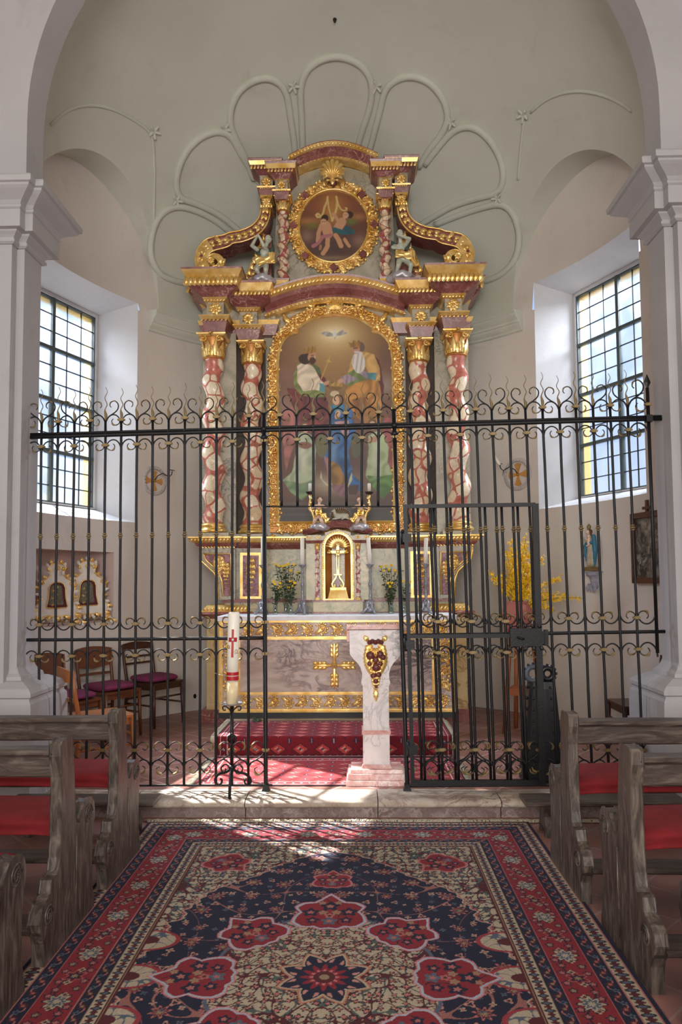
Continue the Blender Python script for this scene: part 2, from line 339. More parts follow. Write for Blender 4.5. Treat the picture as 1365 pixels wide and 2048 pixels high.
def rosette(mb, f, C, r, H, m=None, n=8):
    if isinstance(mb, Sep): return mb.one(rosette, (f, C, r, H, m, n), 'rosette')
    for k in range(n): leaf(mb, f, C, 2*pi*k/n+.2, r, r*.3, H, .5, m, 5)
    dome(mb, f, C, r*.22, H*1.5, m)
def drop(mb, f, x, z0, z1, w, H, m=None, m2=None):   # hanging carved fruit-and-leaf festoon
    n = 7
    for i in range(n):
        t = i/(n-1); z = z0+(z1-z0)*t; ww = w*(1-.72*t)*(.8+.4*sin(pi*min(1, t*1.5)))
        for s in (-1, 1):
            leaf(mb, f, (x, z), -pi/2+s*1.15, ww, ww*.3, H, -s*.8, m, 6); leaf(mb, f, (x, z), -pi/2+s*.5, ww*.8, ww*.26, H*1.2, s*.6, m, 6)
        dome(mb, f, (x+(.25*ww if i % 2 else -.2*ww), z), ww*.28, H*1.6, m2 or m, 9)
def vmesh(name, X, Y, Z, C, mat, parent=None):  # big grid with pigment colours
    h, w = X.shape; me = bpy.data.meshes.new(name); off = Vector((0, 0, 0)); q = parent
    while q is not None: off += q.location; q = q.parent
    co = np.stack([X-off.x, Y-off.y, Z-off.z], -1).reshape(-1, 3).astype(np.float32); idx = np.arange(h*w).reshape(h, w)
    f = np.stack([idx[:-1, :-1], idx[:-1, 1:], idx[1:, 1:], idx[1:, :-1]], -1).reshape(-1, 4).astype(np.int32)
    me.vertices.add(h*w); me.vertices.foreach_set('co', co.ravel()); me.loops.add(f.size); me.loops.foreach_set('vertex_index', f.ravel())
    me.polygons.add(len(f)); me.polygons.foreach_set('loop_start', np.arange(0, f.size, 4, dtype=np.int32)); me.polygons.foreach_set('loop_total', np.full(len(f), 4, dtype=np.int32))
    me.update(calc_edges=True); ca = me.color_attributes.new('Col', 'FLOAT_COLOR', 'POINT'); A = np.ones((h*w, 4), np.float32); A[:, :3] = C.reshape(-1, 3); ca.data.foreach_set('color', A.ravel())
    me.materials.append(mat); me.polygons.foreach_set('use_smooth', np.ones(len(f), bool)); o = bpy.data.objects.new(name, me); SC.collection.objects.link(o)
    if parent is not None: o.parent = parent
    return o
def mix2(C, M, col): c = np.array(lin(col)[:3]); C[:] = C*(1-M[..., None])+c*M[..., None]
def inpoly(X, Y, poly):
    r = np.zeros(X.shape, bool); n = len(poly); j = n-1
    for i in range(n):
        xi, yi = poly[i]; xj, yj = poly[j]
        if yi != yj: r ^= ((yi > Y) != (yj > Y)) & (X < (xj-xi)*(Y-yi)/(yj-yi)+xi)
        j = i
    return r
sun.rotation_euler = Vector((2.50, -2.02, -3.45)).to_track_quat('-Z', 'Y').to_euler()
FZ = 0.12                      # chancel floor level
EX, EY, EA, EB = -0.15, 6.0, 2.85, 3.3      # plan ellipse of the apse
Z0, DH = 4.62, 2.72            # vault springing, vault rise
def E(t): return (EX+EA*sin(t), EY+EB*cos(t))
def Enorm(t):                   # inward normal
    v = Vector((sin(t)/EA, cos(t)/EB, 0)).normalized(); return -v
def wallhit(px, py):
    d = ray(px, py); A = (d.x/EA)**2+(d.y/EB)**2; B = 2*((-EX)*d.x/EA**2+(-EY)*d.y/EB**2); C = (EX/EA)**2+(EY/EB)**2-1
    k = (-B+sqrt(B*B-4*A*C))/(2*A); x, y, z = d.x*k, d.y*k, CAMZ+d.z*k
    return atan2((x-EX)/EA, (y-EY)/EB), z, (x, y, z)
def domehit(px, py):
    d = ray(px, py); o = Vector((-EX, -EY, CAMZ-Z0)); A = (d.x/EA)**2+(d.y/EB)**2+(d.z/DH)**2
    B = 2*(o.x*d.x/EA**2+o.y*d.y/EB**2+o.z*d.z/DH**2); C = (o.x/EA)**2+(o.y/EB)**2+(o.z/DH)**2-1
    k = (-B+sqrt(max(0, B*B-4*A*C)))/(2*A); p = Vector((d.x*k, d.y*k, CAMZ+d.z*k))
    n = -Vector(((p.x-EX)/EA**2, (p.y-EY)/EB**2, (p.z-Z0)/DH**2)).normalized(); return p, n
# ---- floors ----
m = MB(TILE); m.box(-3.7, 3.5, -4.2, 5.3, -.12, 0); struct(m.build('floor'))
m = MB(TILE2); m.box(-3.7, 3.5, 5.3, 9.8, -.1, FZ); struct(m.build('floor_chancel'))
m = MB(STONE, STONER)
xs = [-2.41, -1.55, -.78, .12, .95, 1.7, 2.21]
for a, b in zip(xs, xs[1:]):
    g = .003; rows = []
    pr = [(5.36, FZ+.002), (5.14, FZ+.002), (5.095, FZ-.004), (5.075, FZ-.02), (5.08, FZ-.04), (5.11, FZ-.052), (5.12, FZ-.055)]
    rows = [[(x, y+.004*sin(x*7+y*9), z+(.002*sin(x*5+i) if i < 5 else 0)) for i, (y, z) in enumerate(pr)] for x in np.linspace(a+g, b-g, 14)]
    m.grid(rows, STONE); m.box(a+g, b-g, 5.12, 5.36, -.05, FZ-.05, STONER)
struct(m.build('trim_1'))
# ---- nave shell (behind and beside the camera) ----
m = MB(PL)
m.box(-3.9, -3.7, -4.2, 9.9, -.1, 7.8); struct(m.build('wall_left'))
m = MB(PL); m.box(3.5, 3.7, -4.2, 9.9, -.1, 7.8); struct(m.build('wall_right'))
m = MB(PL); m.box(-3.9, 3.7, -4.4, -4.2, -.1, 7.8); struct(m.build('wall_rear'))
m = MB(PL); m.box(-3.9, 3.7, -4.4, 5.2, 7.6, 7.8); struct(m.build('ceiling_nave'))
# openings in the outer walls beside the chancel windows are made by stopping them short
for nm in ('wall_left', 'wall_right'):
    o = bpy.data.objects[nm]
    for v in o.data.vertices:
        if v.co.y > 5.4: v.co.y = 5.46
# ---- chancel arch: piers, imposts, plinths ----
PXL, PXR, PY0, PY1 = -2.40, 2.20, 5.18, 5.46; ACX, AR, AZ0 = -.10, 2.30, 5.0
def arch():
    m = MB(PLP)
    m.box(-3.7, PXL, PY0, PY1, 0, AZ0); m.box(-3.7, -2.455, 5.10, PY0, 0, 4.2)
    m.box(PXR, 3.5, PY0, PY1, 0, AZ0); m.box(2.262, 3.5, 5.10, PY0, 0, 4.2)
    n = 48; ins = []; out = []
    for i in range(n+1):
        a = pi*i/n; ins.append((ACX+AR*cos(a), AZ0+2.25*sin(a)))
        c, s = cos(a), sin(a); k = min(3.6/max(1e-6, abs(c)), (7.7-AZ0)/max(1e-6, s)); out.append((ACX+k*c, AZ0+k*s))
    rows = [[(i_[0], PY0, i_[1]), (o_[0], PY0, o_[1]), (o_[0], PY1, o_[1]), (i_[0], PY1, i_[1]), (i_[0], PY0, i_[1])] for i_, o_ in zip(ins, out)]
    m.grid(rows, smooth=False); return struct(m.build('wall_chancel_arch'))
arch()
def ring_stack(m, x0, x1, y0, y1, prof, mat=None):  # mouldings round a block: (z, projection)
    for (za, pa), (zb, pb) in zip(prof, prof[1:]):
        v = []
        for z, p in ((za, pa), (zb, pb)): v += [(x0-p, y0-p, z), (x1+p, y0-p, z), (x1+p, y1+p, z), (x0-p, y1+p, z)]
        m.add(v, [(0, 1, 5, 4), (1, 2, 6, 5), (2, 3, 7, 6), (3, 0, 4, 7)], mat, False)
    z, p = prof[-1]; m.add([(x0-p, y0-p, z), (x1+p, y0-p, z), (x1+p, y1+p, z), (x0-p, y1+p, z)], [(0, 1, 2, 3)], mat, False)
    z, p = prof[0]; m.add([(x0-p, y0-p, z), (x1+p, y0-p, z), (x1+p, y1+p, z), (x0-p, y1+p, z)], [(3, 2, 1, 0)], mat, False)
def impost(z0):
    return [(z0, .0), (z0, .012), (z0+.012, .03), (z0+.03, .03), (z0+.035, .018), (z0+.045, .02), (z0+.06, .035), (z0+.075, .055), (z0+.085, .06), (z0+.088, .10), (z0+.21, .10), (z0+.213, .09), (z0+.225, .105), (z0+.24, .108), (z0+.25, .10), (z0+.27, .115), (z0+.29, .145), (z0+.315, .185), (z0+.33, .205), (z0+.345, .205), (z0+.35, .225), (z0+.385, .23), (z0+.40, .22), (z0+.41, 0)]
m = MB(PLP); ring_stack(m, -3.6, PXL, PY0, PY1, impost(4.02)); ring_stack(m, -3.6, -2.455, 5.10, PY0, impost(4.02)); struct(m.build('trim_2'))
m = MB(PLP); ring_stack(m, PXR, 3.4, PY0, PY1, impost(4.10)); ring_stack(m, 2.262, 3.4, 5.10, PY0, impost(4.10)); struct(m.build('trim_3'))
def plinth():
    return [(0, .19), (.70, .19), (.78, .185), (.80, .17), (.815, .17), (.825, .185), (.85, .185), (.88, .16), (.90, .12), (.92, .085), (.925, .06), (.95, .055), (.97, .03), (1.0, .015), (1.05, .0)]
m = MB(PLP); ring_stack(m, -3.6, PXL-.01, PY0+.02, PY1, plinth()); struct(m.build('trim_4'))
m = MB(PLP); ring_stack(m, PXR+.01, 3.4, PY0+.02, PY1, plinth()); struct(m.build('trim_5'))
# ---- windows of the apse ----
class Win: pass
def window_frame(tm, hw, side, ztop, zbot, gtop, gbot):
    w = Win(); w.t0, w.t1 = tm-rad(14), tm+rad(14); a = Vector(E(w.t0)); b = Vector(E(w.t1)); w.T = (b-a).normalized(); w.hw = (b-a).length/2
    w.M = (a+b)/2; w.N = Vector((-w.T.y, w.T.x)); 
    if w.N.dot(w.M-Vector((EX, EY))) < 0: w.N = -w.N
    w.ztop, w.zbot, w.gtop, w.gbot = ztop, zbot, gtop, gbot; return w
_, zlt, _ = wallhit(272, 605); tl, zlb, _ = wallhit(272, 1045); tr_, zrb, _ = wallhit(1079, 1018); _, zrt, _ = wallhit(1070, 565)
WL = window_frame(tl-rad(14), 0, -1, zlt, zlb, zlt-.12, zlb+.15); WR = window_frame(tr_+rad(14), 0, 1, zrt, zrb, zrt-.12, zrb+.12)
def ellray(w, s, h=0.0):   # distance along N from chord to the ellipse scaled to height h
    k = sqrt(max(0.0, 1-(h/DH)**2)); P = w.M+w.T*s; px, py = (P.x-EX)/EA, (P.y-EY)/EB; dx, dy = w.N.x/EA, w.N.y/EB
    A = dx*dx+dy*dy; B = 2*(px*dx+py*dy); C = px*px+py*py-k*k; return (-B+sqrt(max(0, B*B-4*A*C)))/(2*A)
LW, LH = 1.06, 1.24
def lun(w):
    n = 40; s_ = []
    for i in range(n+1): s_.append(LW*cos(pi*i/n))
    s_ = sorted(set(s_+[w.hw, -w.hw])); out = []
    for s in s_:
        z = Z0+LH*sqrt(max(0, 1-(s/LW)**2)); nd = ellray(w, s, z-Z0); nw = ellray(w, s); pd = w.M+w.T*s+w.N*nd; pw = w.M+w.T*s+w.N*nw
        t = atan2((pd.x-EX)/EA, (pd.y-EY)/EB); ph = math.asin(min(1, (z-Z0)/DH)); out.append((s, z, pd, pw, t, ph))
    return out
def build_apse():
    LL, LR = lun(WL), lun(WR)
    # dome
    cols = {}
    for L in (LL, LR):
        for s, z, pd, pw, t, ph in L: cols[round(t, 5)] = ph
    rl = (min(x[4] for x in LL), max(x[4] for x in LL)); rr = (min(x[4] for x in LR), max(x[4] for x in LR))
    for d in np.arange(-180, 180.01, 2.0):
        t = rad(d)
        if not (rl[0]-.01 < t < rl[1]+.01 or rr[0]-.01 < t < rr[1]+.01): cols[round(t, 5)] = 0.0
    ts = sorted(cols); rows = []
    for t in ts:
        p0 = cols[t]; row = []
        for k in range(41):
            ph = p0+(pi/2-.0005-p0)*k/40; x = EX+EA*sin(t)*cos(ph); y = EY+EB*cos(t)*cos(ph); z = Z0+DH*sin(ph); row.append((x, y, z))
        rows.append(row)
    m = MB(PLD); m.grid(rows); K = [i for i, f in enumerate(m.f) if max(m.v[j][1] for j in f) > 5.46]
    m.f = [m.f[i] for i in K]; m.m = [m.m[i] for i in K]; m.sm = [m.sm[i] for i in K]; struct(m.build('ceiling', recalc=False))
    # lunette vaults and their end walls
    for L, w in ((LL, WL), (LR, WR)):
        m = MB(PLD); m.grid([[tuple(pd+(pw-pd)*k/4)+(z,) for k in range(5)] for s, z, pd, pw, t, ph in L])
        m.grid([[(pw.x, pw.y, (w.ztop if abs(s) <= w.hw+1e-6 else Z0)), (pw.x, pw.y, z)] for s, z, pd, pw, t, ph in L], PL); struct(m.build('ceiling_lunette', recalc=False))
    # curved wall with openings
    nt0, nz1, _ = wallhit(228, 1105); _, nz0, _ = wallhit(228, 1240); nt1 = wallhit(70, 1150)[0]
    ops = [(WL.t0, WL.t1, WL.zbot, WL.ztop), (WR.t0, WR.t1, WR.zbot, WR.ztop), (nt1, nt0, nz0, nz1)]
    ts = sorted(set([round(rad(d), 5) for d in np.arange(-100, 100.1, 2.5)]+[round(x, 5) for o in ops for x in o[:2]]))
    zs = sorted(set([FZ-.05, .5, .9, 3.2, Z0]+[round(min(z, Z0), 5) for o in ops for z in o[2:]]))
    m = MB(PL)
    for ta, tb in zip(ts, ts[1:]):
        for za, zb in zip(zs, zs[1:]):
            tm, zm = (ta+tb)/2, (za+zb)/2
            if any(o[0] < tm < o[1] and o[2] < zm < o[3] for o in ops): continue
            a, b = E(ta), E(tb); m.add([a+(za,), b+(za,), b+(zb,), a+(zb,)], [(0, 1, 2, 3)])
    # niche
    a, b = Vector(E(nt1)), Vector(E(nt0)); n = Vector((-(b-a).y, (b-a).x)).normalized()
    if n.dot(a-Vector((EX, EY))) < 0: n = -n
    D = .30; a2, b2 = a+n*D, b+n*D; q = [(a.x, a.y), (b.x, b.y), (b2.x, b2.y), (a2.x, a2.y)]
    V = [p+(nz0,) for p in q]+[p+(nz1,) for p in q]; m.add(V, [(3, 2, 1, 0), (4, 5, 6, 7), (1, 2, 6, 5), (2, 3, 7, 6), (3, 0, 4, 7)], PLN, False)
    struct(m.build('wall_apse', recalc=False)); return (a, b, n, nz0, nz1)
PLN = plaster('niche_plaster', 'd2bab2', 'dcc6be', 'b89c94')
NICHE = build_apse()
def build_window(w, idx, far, glass):
    f = lambda s, n, z: tuple(w.M+w.T*s+w.N*n)+(z,)
    GH, GD = .66, .46; zt, zb = w.gtop, w.gbot; m = MB(PLW)
    def wall_n(s): return ellray(w, s)
    H = w.hw; o = [(-H, w.zbot), (H, w.zbot), (H, w.ztop), (-H, w.ztop)]; i = [(-GH, zb), (GH, zb), (GH, zt), (-GH, zt)]
    for k in range(4):
        A, B, C, D = o[k], o[(k+1) % 4], i[(k+1) % 4], i[k]; n = 12; r0 = []; r1 = []
        for j in range(n+1):
            q = j/n; s = A[0]+(B[0]-A[0])*q; z = A[1]+(B[1]-A[1])*q; s2 = D[0]+(C[0]-D[0])*q; z2 = D[1]+(C[1]-D[1])*q
            r0.append(f(s, wall_n(s), z)); r1.append(f(s2, GD, z2))
        m.grid([r0, r1], smooth=False)
    # raised fillet round the frame, then the ochre outer reveal
    for s0, s1, z0, z1 in ((-GH-.0, -GH+.03, zb, zt), (GH-.03, GH, zb, zt), (-GH, GH, zt-.03, zt), (-GH, GH, zb, zb+.015)):
        c = f((s0+s1)/2, GD, (z0+z1)/2); m.obox(c, (w.T.x*(s1-s0)/2, w.T.y*(s1-s0)/2, 0), (w.N.x*.02, w.N.y*.02, 0), (0, 0, (z1-z0)/2))
    root = struct(m.build('window_%d' % idx, recalc=False)); g = .60
    m = MB(YWALL); q = [(-g, zb+.01), (g, zb+.01), (g, zt-.06), (-g, zt-.06)]
    for k in range(4):
        A, B = q[k], q[(k+1) % 4]; ex = 1.12; m.add([f(A[0], GD+.03, A[1]), f(B[0], GD+.03, B[1]), f(B[0]*1.02, GD+.13, B[1]), f(A[0]*1.02, GD+.13, A[1])], [(0, 1, 2, 3)], None, False)
    # rim between fillet and outer reveal
    for k in range(4):
        A, B, C, D = i[k], i[(k+1) % 4], q[(k+1) % 4], q[k]; m.add([f(A[0], GD+.03, A[1]), f(B[0], GD+.03, B[1]), f(C[0], GD+.03, C[1]), f(D[0], GD+.03, D[1])], [(0, 1, 2, 3)], None, False)
    m.build('outer_reveal', root, recalc=False)
    def bar(mb, s0, s1, z0, z1, d, n0=GD+.012):
        c = f((s0+s1)/2, n0, (z0+z1)/2); mb.obox(c, (w.T.x*(s1-s0)/2, w.T.y*(s1-s0)/2, 0), (w.N.x*d, w.N.y*d, 0), (0, 0, (z1-z0)/2))
    G = GH-.03; ztt, zbb = zt-.03, zb+.015; m = MB(MULL); bar(m, -.02, .02, zbb, ztt, .022); m.build('mullion', root)
    for k in (3, 6, 9):
        z = zbb+(ztt-zbb)*k/12; mm = MB(MULL); bar(mm, -G, G, z-.017, z+.017, .018); mm.build('transom', root)
    m = MB(MULL)
    for s in (-G+.008, G-.008): bar(m, s-.008, s+.008, zbb, ztt, .014)
    for z in (zbb+.008, ztt-.008): bar(m, -G, G, z-.008, z+.008, .014)
    m.build('sash_frame', root); m = MB(LEAD)
    for k in range(12):
        if k % 3: z = zbb+(ztt-zbb)*k/12; bar(m, -G, G, z-.0045, z+.0045, .006)
    for sd in (-1, 1):
        for k in (1, 2): s = sd*G*k/3; bar(m, s-.0045, s+.0045, zbb, ztt, .006)
    m.build('lead_bars', root); m = MB(glass)
    m.add([f(-G, GD+.014, zbb), f(G, GD+.014, zbb), f(G, GD+.014, ztt), f(-G, GD+.014, ztt)], [(0, 1, 2, 3)], None, False); m.build('glazing', root, recalc=False)
build_window(WL, 1, 1, GLL); build_window(WR, 2, -1, GLR)
# outside: a hazy tree beyond the right window's lower edge
def outside_tree(x, y, z, s, name, lab):
    r = empty(name, (x, y, 0), lab, 'tree'); m = MB(STEMB); m.tube([(x, y, 0), (x+.2, y, z*.5), (x, y, z)], [.16, .12, .05], None, 7)
    tips = []
    for k in range(26):
        a = random.uniform(0, 2*pi); b = random.uniform(.1, 1.1); L = s*random.uniform(.4, 1); q = (x+cos(a)*cos(b)*L, y+sin(a)*cos(b)*L, z*.8+sin(b)*L*.8); m.tube([(x, y, z*.75), ((x+q[0])/2, (y+q[1])/2, (z*.7+q[2])/2+.1), q], [.035, .02, .006], None, 5); tips.append(q)
    m.build('trunk', r); m = MB(plain('spring_leaves', '8fa85a', .6))
    for q in tips:
        for k in range(26):
            c = Vector(q)+Vector([random.gauss(0, .22) for _ in range(3)]); u = Vector([random.uniform(-1, 1) for _ in range(3)]).normalized()*.045; v = u.orthogonal().normalized()*.03
            m.add([tuple(c-u), tuple(c+v), tuple(c+u), tuple(c-v)], [(0, 1, 2, 3)])
    tag(m.build('foliage', r, recalc=False), kind='stuff')
outside_tree(9.5, 16.5, 2.5, 1.7, 'spring_tree', 'pale green spring tree outside the right window, low behind the panes')
outside_tree(-9.8, 17.5, 3.2, 2.3, 'garden_tree', 'hazy tree outside the left window, blurred by the panes')
# ---- stucco: shell relief on the vault, cornice, lunette rims ----
def on_dome(m, pts, r, closed=False, lift=.3, mat=None, step=9):
    out = []
    P = [Vector(p) for p in pts]
    for a, b in zip(P, P[1:]):
        n = max(1, int((b-a).length/step))
        for k in range(n): out.append(a+(b-a)*k/n)
    out.append(P[-1]); L = out
    for _ in range(3): L = [L[0]]+[(L[i-1]+L[i]*2+L[i+1])/4 for i in range(1, len(L)-1)]+[L[-1]]
    w = []
    for p in L:
        q, nn = domehit(p.x, p.y); w.append(tuple(q+nn*r*lift*.4))
    m.tube(w, r, mat, 8)
PET = [[(607, 330), (605, 280), (603, 220), (600, 185), (606, 150), (628, 124), (660, 112), (690, 113), (722, 127), (742, 153), (746, 185), (738, 225), (722, 270), (708, 330)],
       [(594, 340), (588, 280), (580, 225), (574, 185), (560, 162), (535, 153), (500, 162), (474, 185), (461, 215), (459, 250), (472, 278), (490, 312), (508, 360)],
       [(730, 335), (748, 270), (762, 215), (770, 178), (795, 155), (830, 150), (865, 166), (890, 200), (899, 238), (885, 270), (862, 295), (838, 335)],
       [(540, 395), (505, 345), (480, 305), (462, 270), (440, 260), (405, 270), (375, 297), (358, 330), (350, 370), (358, 397), (395, 408), (440, 430), (500, 480)],
       [(850, 330), (885, 285), (910, 258), (935, 250), (962, 260), (988, 288), (1006, 325), (1010, 360), (998, 388), (955, 396), (905, 412), (840, 450)],
       [(480, 480), (430, 440), (395, 422), (360, 412), (335, 415), (316, 432), (304, 462), (299, 500), (306, 532), (328, 556), (372, 568), (400, 560)],
       [(870, 450), (925, 428), (975, 412), (1008, 406), (1030, 428), (1041, 470), (1036, 512), (1015, 542), (985, 560), (940, 566)]]
m = MB(PLD)
for p in PET: on_dome(m, p, .038)
struct(m.build('trim_6'))
m = MB(PLD)
for c in ((587, 172), (753, 172), (450, 258), (903, 244), (353, 402), (996, 397), (307, 263), (1048, 230)):
    p, n = domehit(*c); q = n.to_track_quat('Z', 'Y').to_matrix()
    for k in range(5):
        a = 2*pi*k/5+.3; t = p+q @ Vector((cos(a)*.06, sin(a)*.06, .03)); m.cap(tuple(p), tuple(t), .022, .013, None, 7)
struct(m.build('trim_7'))
m = MB(PLD)
for L in ([(100, 250), (125, 225), (155, 211), (190, 209), (230, 219), (265, 238), (292, 256), (306, 270), (309, 340), (308, 430), (303, 520)], [(1062, 225), (1090, 200), (1125, 185), (1165, 181), (1205, 189), (1240, 203), (1265, 222)], [(1049, 240), (1042, 300), (1037, 360)]):
    on_dome(m, L, .016)
struct(m.build('trim_8'))
m = MB(PLD); rows = []; ta, tb = wallhit(296, 640)[0], wallhit(1046, 615)[0]
prof = [(0, 4.42), (.03, 4.43), (.035, 4.455), (.05, 4.465), (.075, 4.49), (.08, 4.51), (.095, 4.515), (.10, 4.54), (.135, 4.57), (.15, 4.585), (.15, 4.61), (.16, 4.615), (.16, 4.635), (0, 4.66)]
for t in np.linspace(ta, tb, 60):
    e = Vector(E(t)+(0,)); n = Enorm(t); rows.append([tuple(e+n*(p-.005))[:2]+(z,) for p, z in prof])
m.grid(rows, smooth=False, caps=True); struct(m.build('trim_9'))
# small hook hole in the vault and the vent hole in the wall
p, n = domehit(670, 39); m = MB(IRON); m.cap(tuple(p), tuple(p+n*.03), .02, .012); tag(m.build('vault_hook'), 'small dark hook in the white vault above the shell relief', 'hook')
# ================= HIGH ALTAR =================
AX = U(671, 1000, 7.9)[0]
def H(hw, Y, y=900): return (U(671+hw, y, Y)[0]-U(671-hw, y, Y)[0])/2
def ZZ(y, Y): return U(671, y, Y)[1]
PZ = .28                        # altar platform level
# platform of stone with a rounded nosing
m = MB(marble('pale_platform_stone', 'b5a48c', 'cdbfa6', '8f7c68', 4, .04, .6)); px0, px1 = AX-H(244, 6.4, 1450), AX+H(246, 6.4, 1450)
m.box(px0+.04, px1-.04, 6.46, 7.9, FZ-.01, PZ-.06); rows = []
for (y, z) in [(7.9, PZ), (6.46, PZ), (6.42, PZ-.012), (6.405, PZ-.035), (6.42, PZ-.06), (6.46, PZ-.07)]: rows.append([(px0+(.02 if z < PZ-.05 else 0), y, z), (px1-(.02 if z < PZ-.05 else 0), y, z)])
m.grid(rows, caps=True); m.box(px0, px1, 6.46, 7.9, PZ-.06, PZ-.002)
tag(m.build('altar_platform'), 'low pale stone platform under the altar, its front covered by a dark red rug', 'altar step')
# ---- mensa (altar block) ----
MT = ZZ(1230, 7.24)-.02; MY0, MY1 = 7.24, 7.86; mh0, mh1 = AX-H(231, 7.24, 1330), AX+H(241, 7.24, 1330)
mensa = empty('altar_table', ((mh0+mh1)/2, MY0+.2, PZ), 'broad altar table with a veined grey marble front in a gilded carved frame', 'altar')
m = MB(YELM, DKG); m.box(mh0+.01, mh1-.01, MY0+.04, MY1, PZ+.05, MT-.02, YELM); m.build('table_block', mensa)
m = MB(DKG); m.box(mh0-.01, mh1+.01, MY0-.01, MY1, PZ, PZ+.055); m.build('dark_base', mensa)
ax0, ax1 = AX-H(189, 7.24, 1330), AX+H(195, 7.24, 1330); az0, az1 = ZZ(1384, 7.24), ZZ(1279, 7.24)
m = MB(ANTE); m.box(mh0+.02, mh1-.02, MY0+.02, MY0+.05, PZ+.06, MT-.03); m.build('front_panel', mensa)
m = MB(GOLD); fo = (mh0, mh1, PZ+.055, MT-.015)
def frame_rect(m, x0, x1, z0, z1, w, y0, d, mat=None):
    for s in ((x0, x1, z0, z0+w), (x0, x1, z1-w, z1), (x0, x0+w, z0+w, z1-w), (x1-w, x1, z0+w, z1-w)):
        m.box(s[0], s[1], y0-d, y0, s[2], s[3], mat); m.box(s[0]+w*.3, s[1]-w*.3, y0-d*1.4, y0-d, s[2]+w*.3, s[3]-w*.3, mat)
frame_rect(m, fo[0], fo[1], fo[2], fo[3], .035, MY0+.03, .04); frame_rect(m, ax0-.03, ax1+.03, az0-.03, az1+.03, .03, MY0+.03, .025)
m.build('gilded_frame', mensa)
m = MB(GOLD); f = planar(MY0+.018); bz = az0-.03-fo[2]-.035; tz = fo[3]-.035-az1-.03; sxw = ax0-.03-fo[0]-.035
rinceau(m, f, [(fo[0]+.05, fo[3]-.035-tz/2), (fo[1]-.05, fo[3]-.035-tz/2)], tz*1.02, tz*1.05, .03); rinceau(m, f, [(fo[0]+.05, fo[2]+.035+bz/2), (fo[1]-.05, fo[2]+.035+bz/2)], bz*1.02, bz*1.05, .03, None, -1)
for x in (fo[0]+.035+sxw/2, fo[1]-.035-sxw/2): rinceau(m, f, [(x, az0), (x, az1)], sxw*1.05, sxw*.9, .03)
m.build('carved_foliage', mensa)
m = MB(GOLD); cz = ZZ(1331, 7.24); L = .215; f = planar(MY0+.01)   # cross of leaves
for a in (0, pi/2, pi, -pi/2):
    c, s = cos(a), sin(a); leaf(m, f, (AX+c*.01, cz+s*.01), a, L, .017, .035, 0, None, 8)
    for q in (.35, .55, .75):
        for g in (-1, 1): leaf(m, f, (AX+c*L*q, cz+s*L*q), a+g*.95, L*.30, .016, .022, -g*1.1, None, 6)
dome(m, f, (AX, cz), .035, .05, None, 10); m.build('gilded_cross', mensa)
m = MB(WHITE); m.box(mh0-.03, mh1+.03, MY0-.035, MY1+.03, MT-.012, MT+.012); m.box(mh0-.03, mh1+.03, MY0-.036, MY0-.030, MT-.03, MT)
tag(m.build('altar_cloth'), 'white altar cloth lying flat on the altar table', 'altar cloth')
# ---- retable ----
ret = empty('high_altar_retable', (AX, 8.3, FZ), 'tall gilded baroque altarpiece of painted red and green marble with twisted columns', 'altarpiece')
def both(fn):
    for s in (-1, 1): fn(s)
def xs2(s, a, b): return (AX+a, AX+b) if s > 0 else (AX-b, AX-a)
# sockel behind and beside the table
Ys = 7.92; m = MB(YELM, REDM, GOLD)
def sock(s):
    x0, x1 = xs2(s, H(180, Ys), H(256, Ys)); zb, zt = ZZ(1418, Ys), ZZ(1236, Ys)
    m.frust(x0, x1, Ys, 8.6, zb, zt, 0, 0, YELM); m.frust(x0, x1, Ys, 8.6, FZ, zb, .05, .05, REDM); m.frust(x0, x1, Ys, 8.6, zt, zt+.05, .0, .07, REDM); m.frust(x0, x1, Ys, 8.6, zt+.05, zt+.075, .09, .07, REDM); m.frust(x0, x1, Ys, 8.6, zt+.075, ZZ(1209, Ys), .06, .0, GOLD)
both(sock); m.box(AX-1.0, AX+1.0, 8.0, 8.6, FZ, 1.25, YELM); m.build('sockel', ret)
m = Sep('leaf_moulding', ret)
def sk2(s):
    x0, x1 = xs2(s, H(180, Ys), H(256, Ys)); leafrow(m, planar(Ys-.05), (x0-.03, ZZ(1216, Ys)), (x1+.03, ZZ(1216, Ys)), 12, .05, .02)
both(sk2)
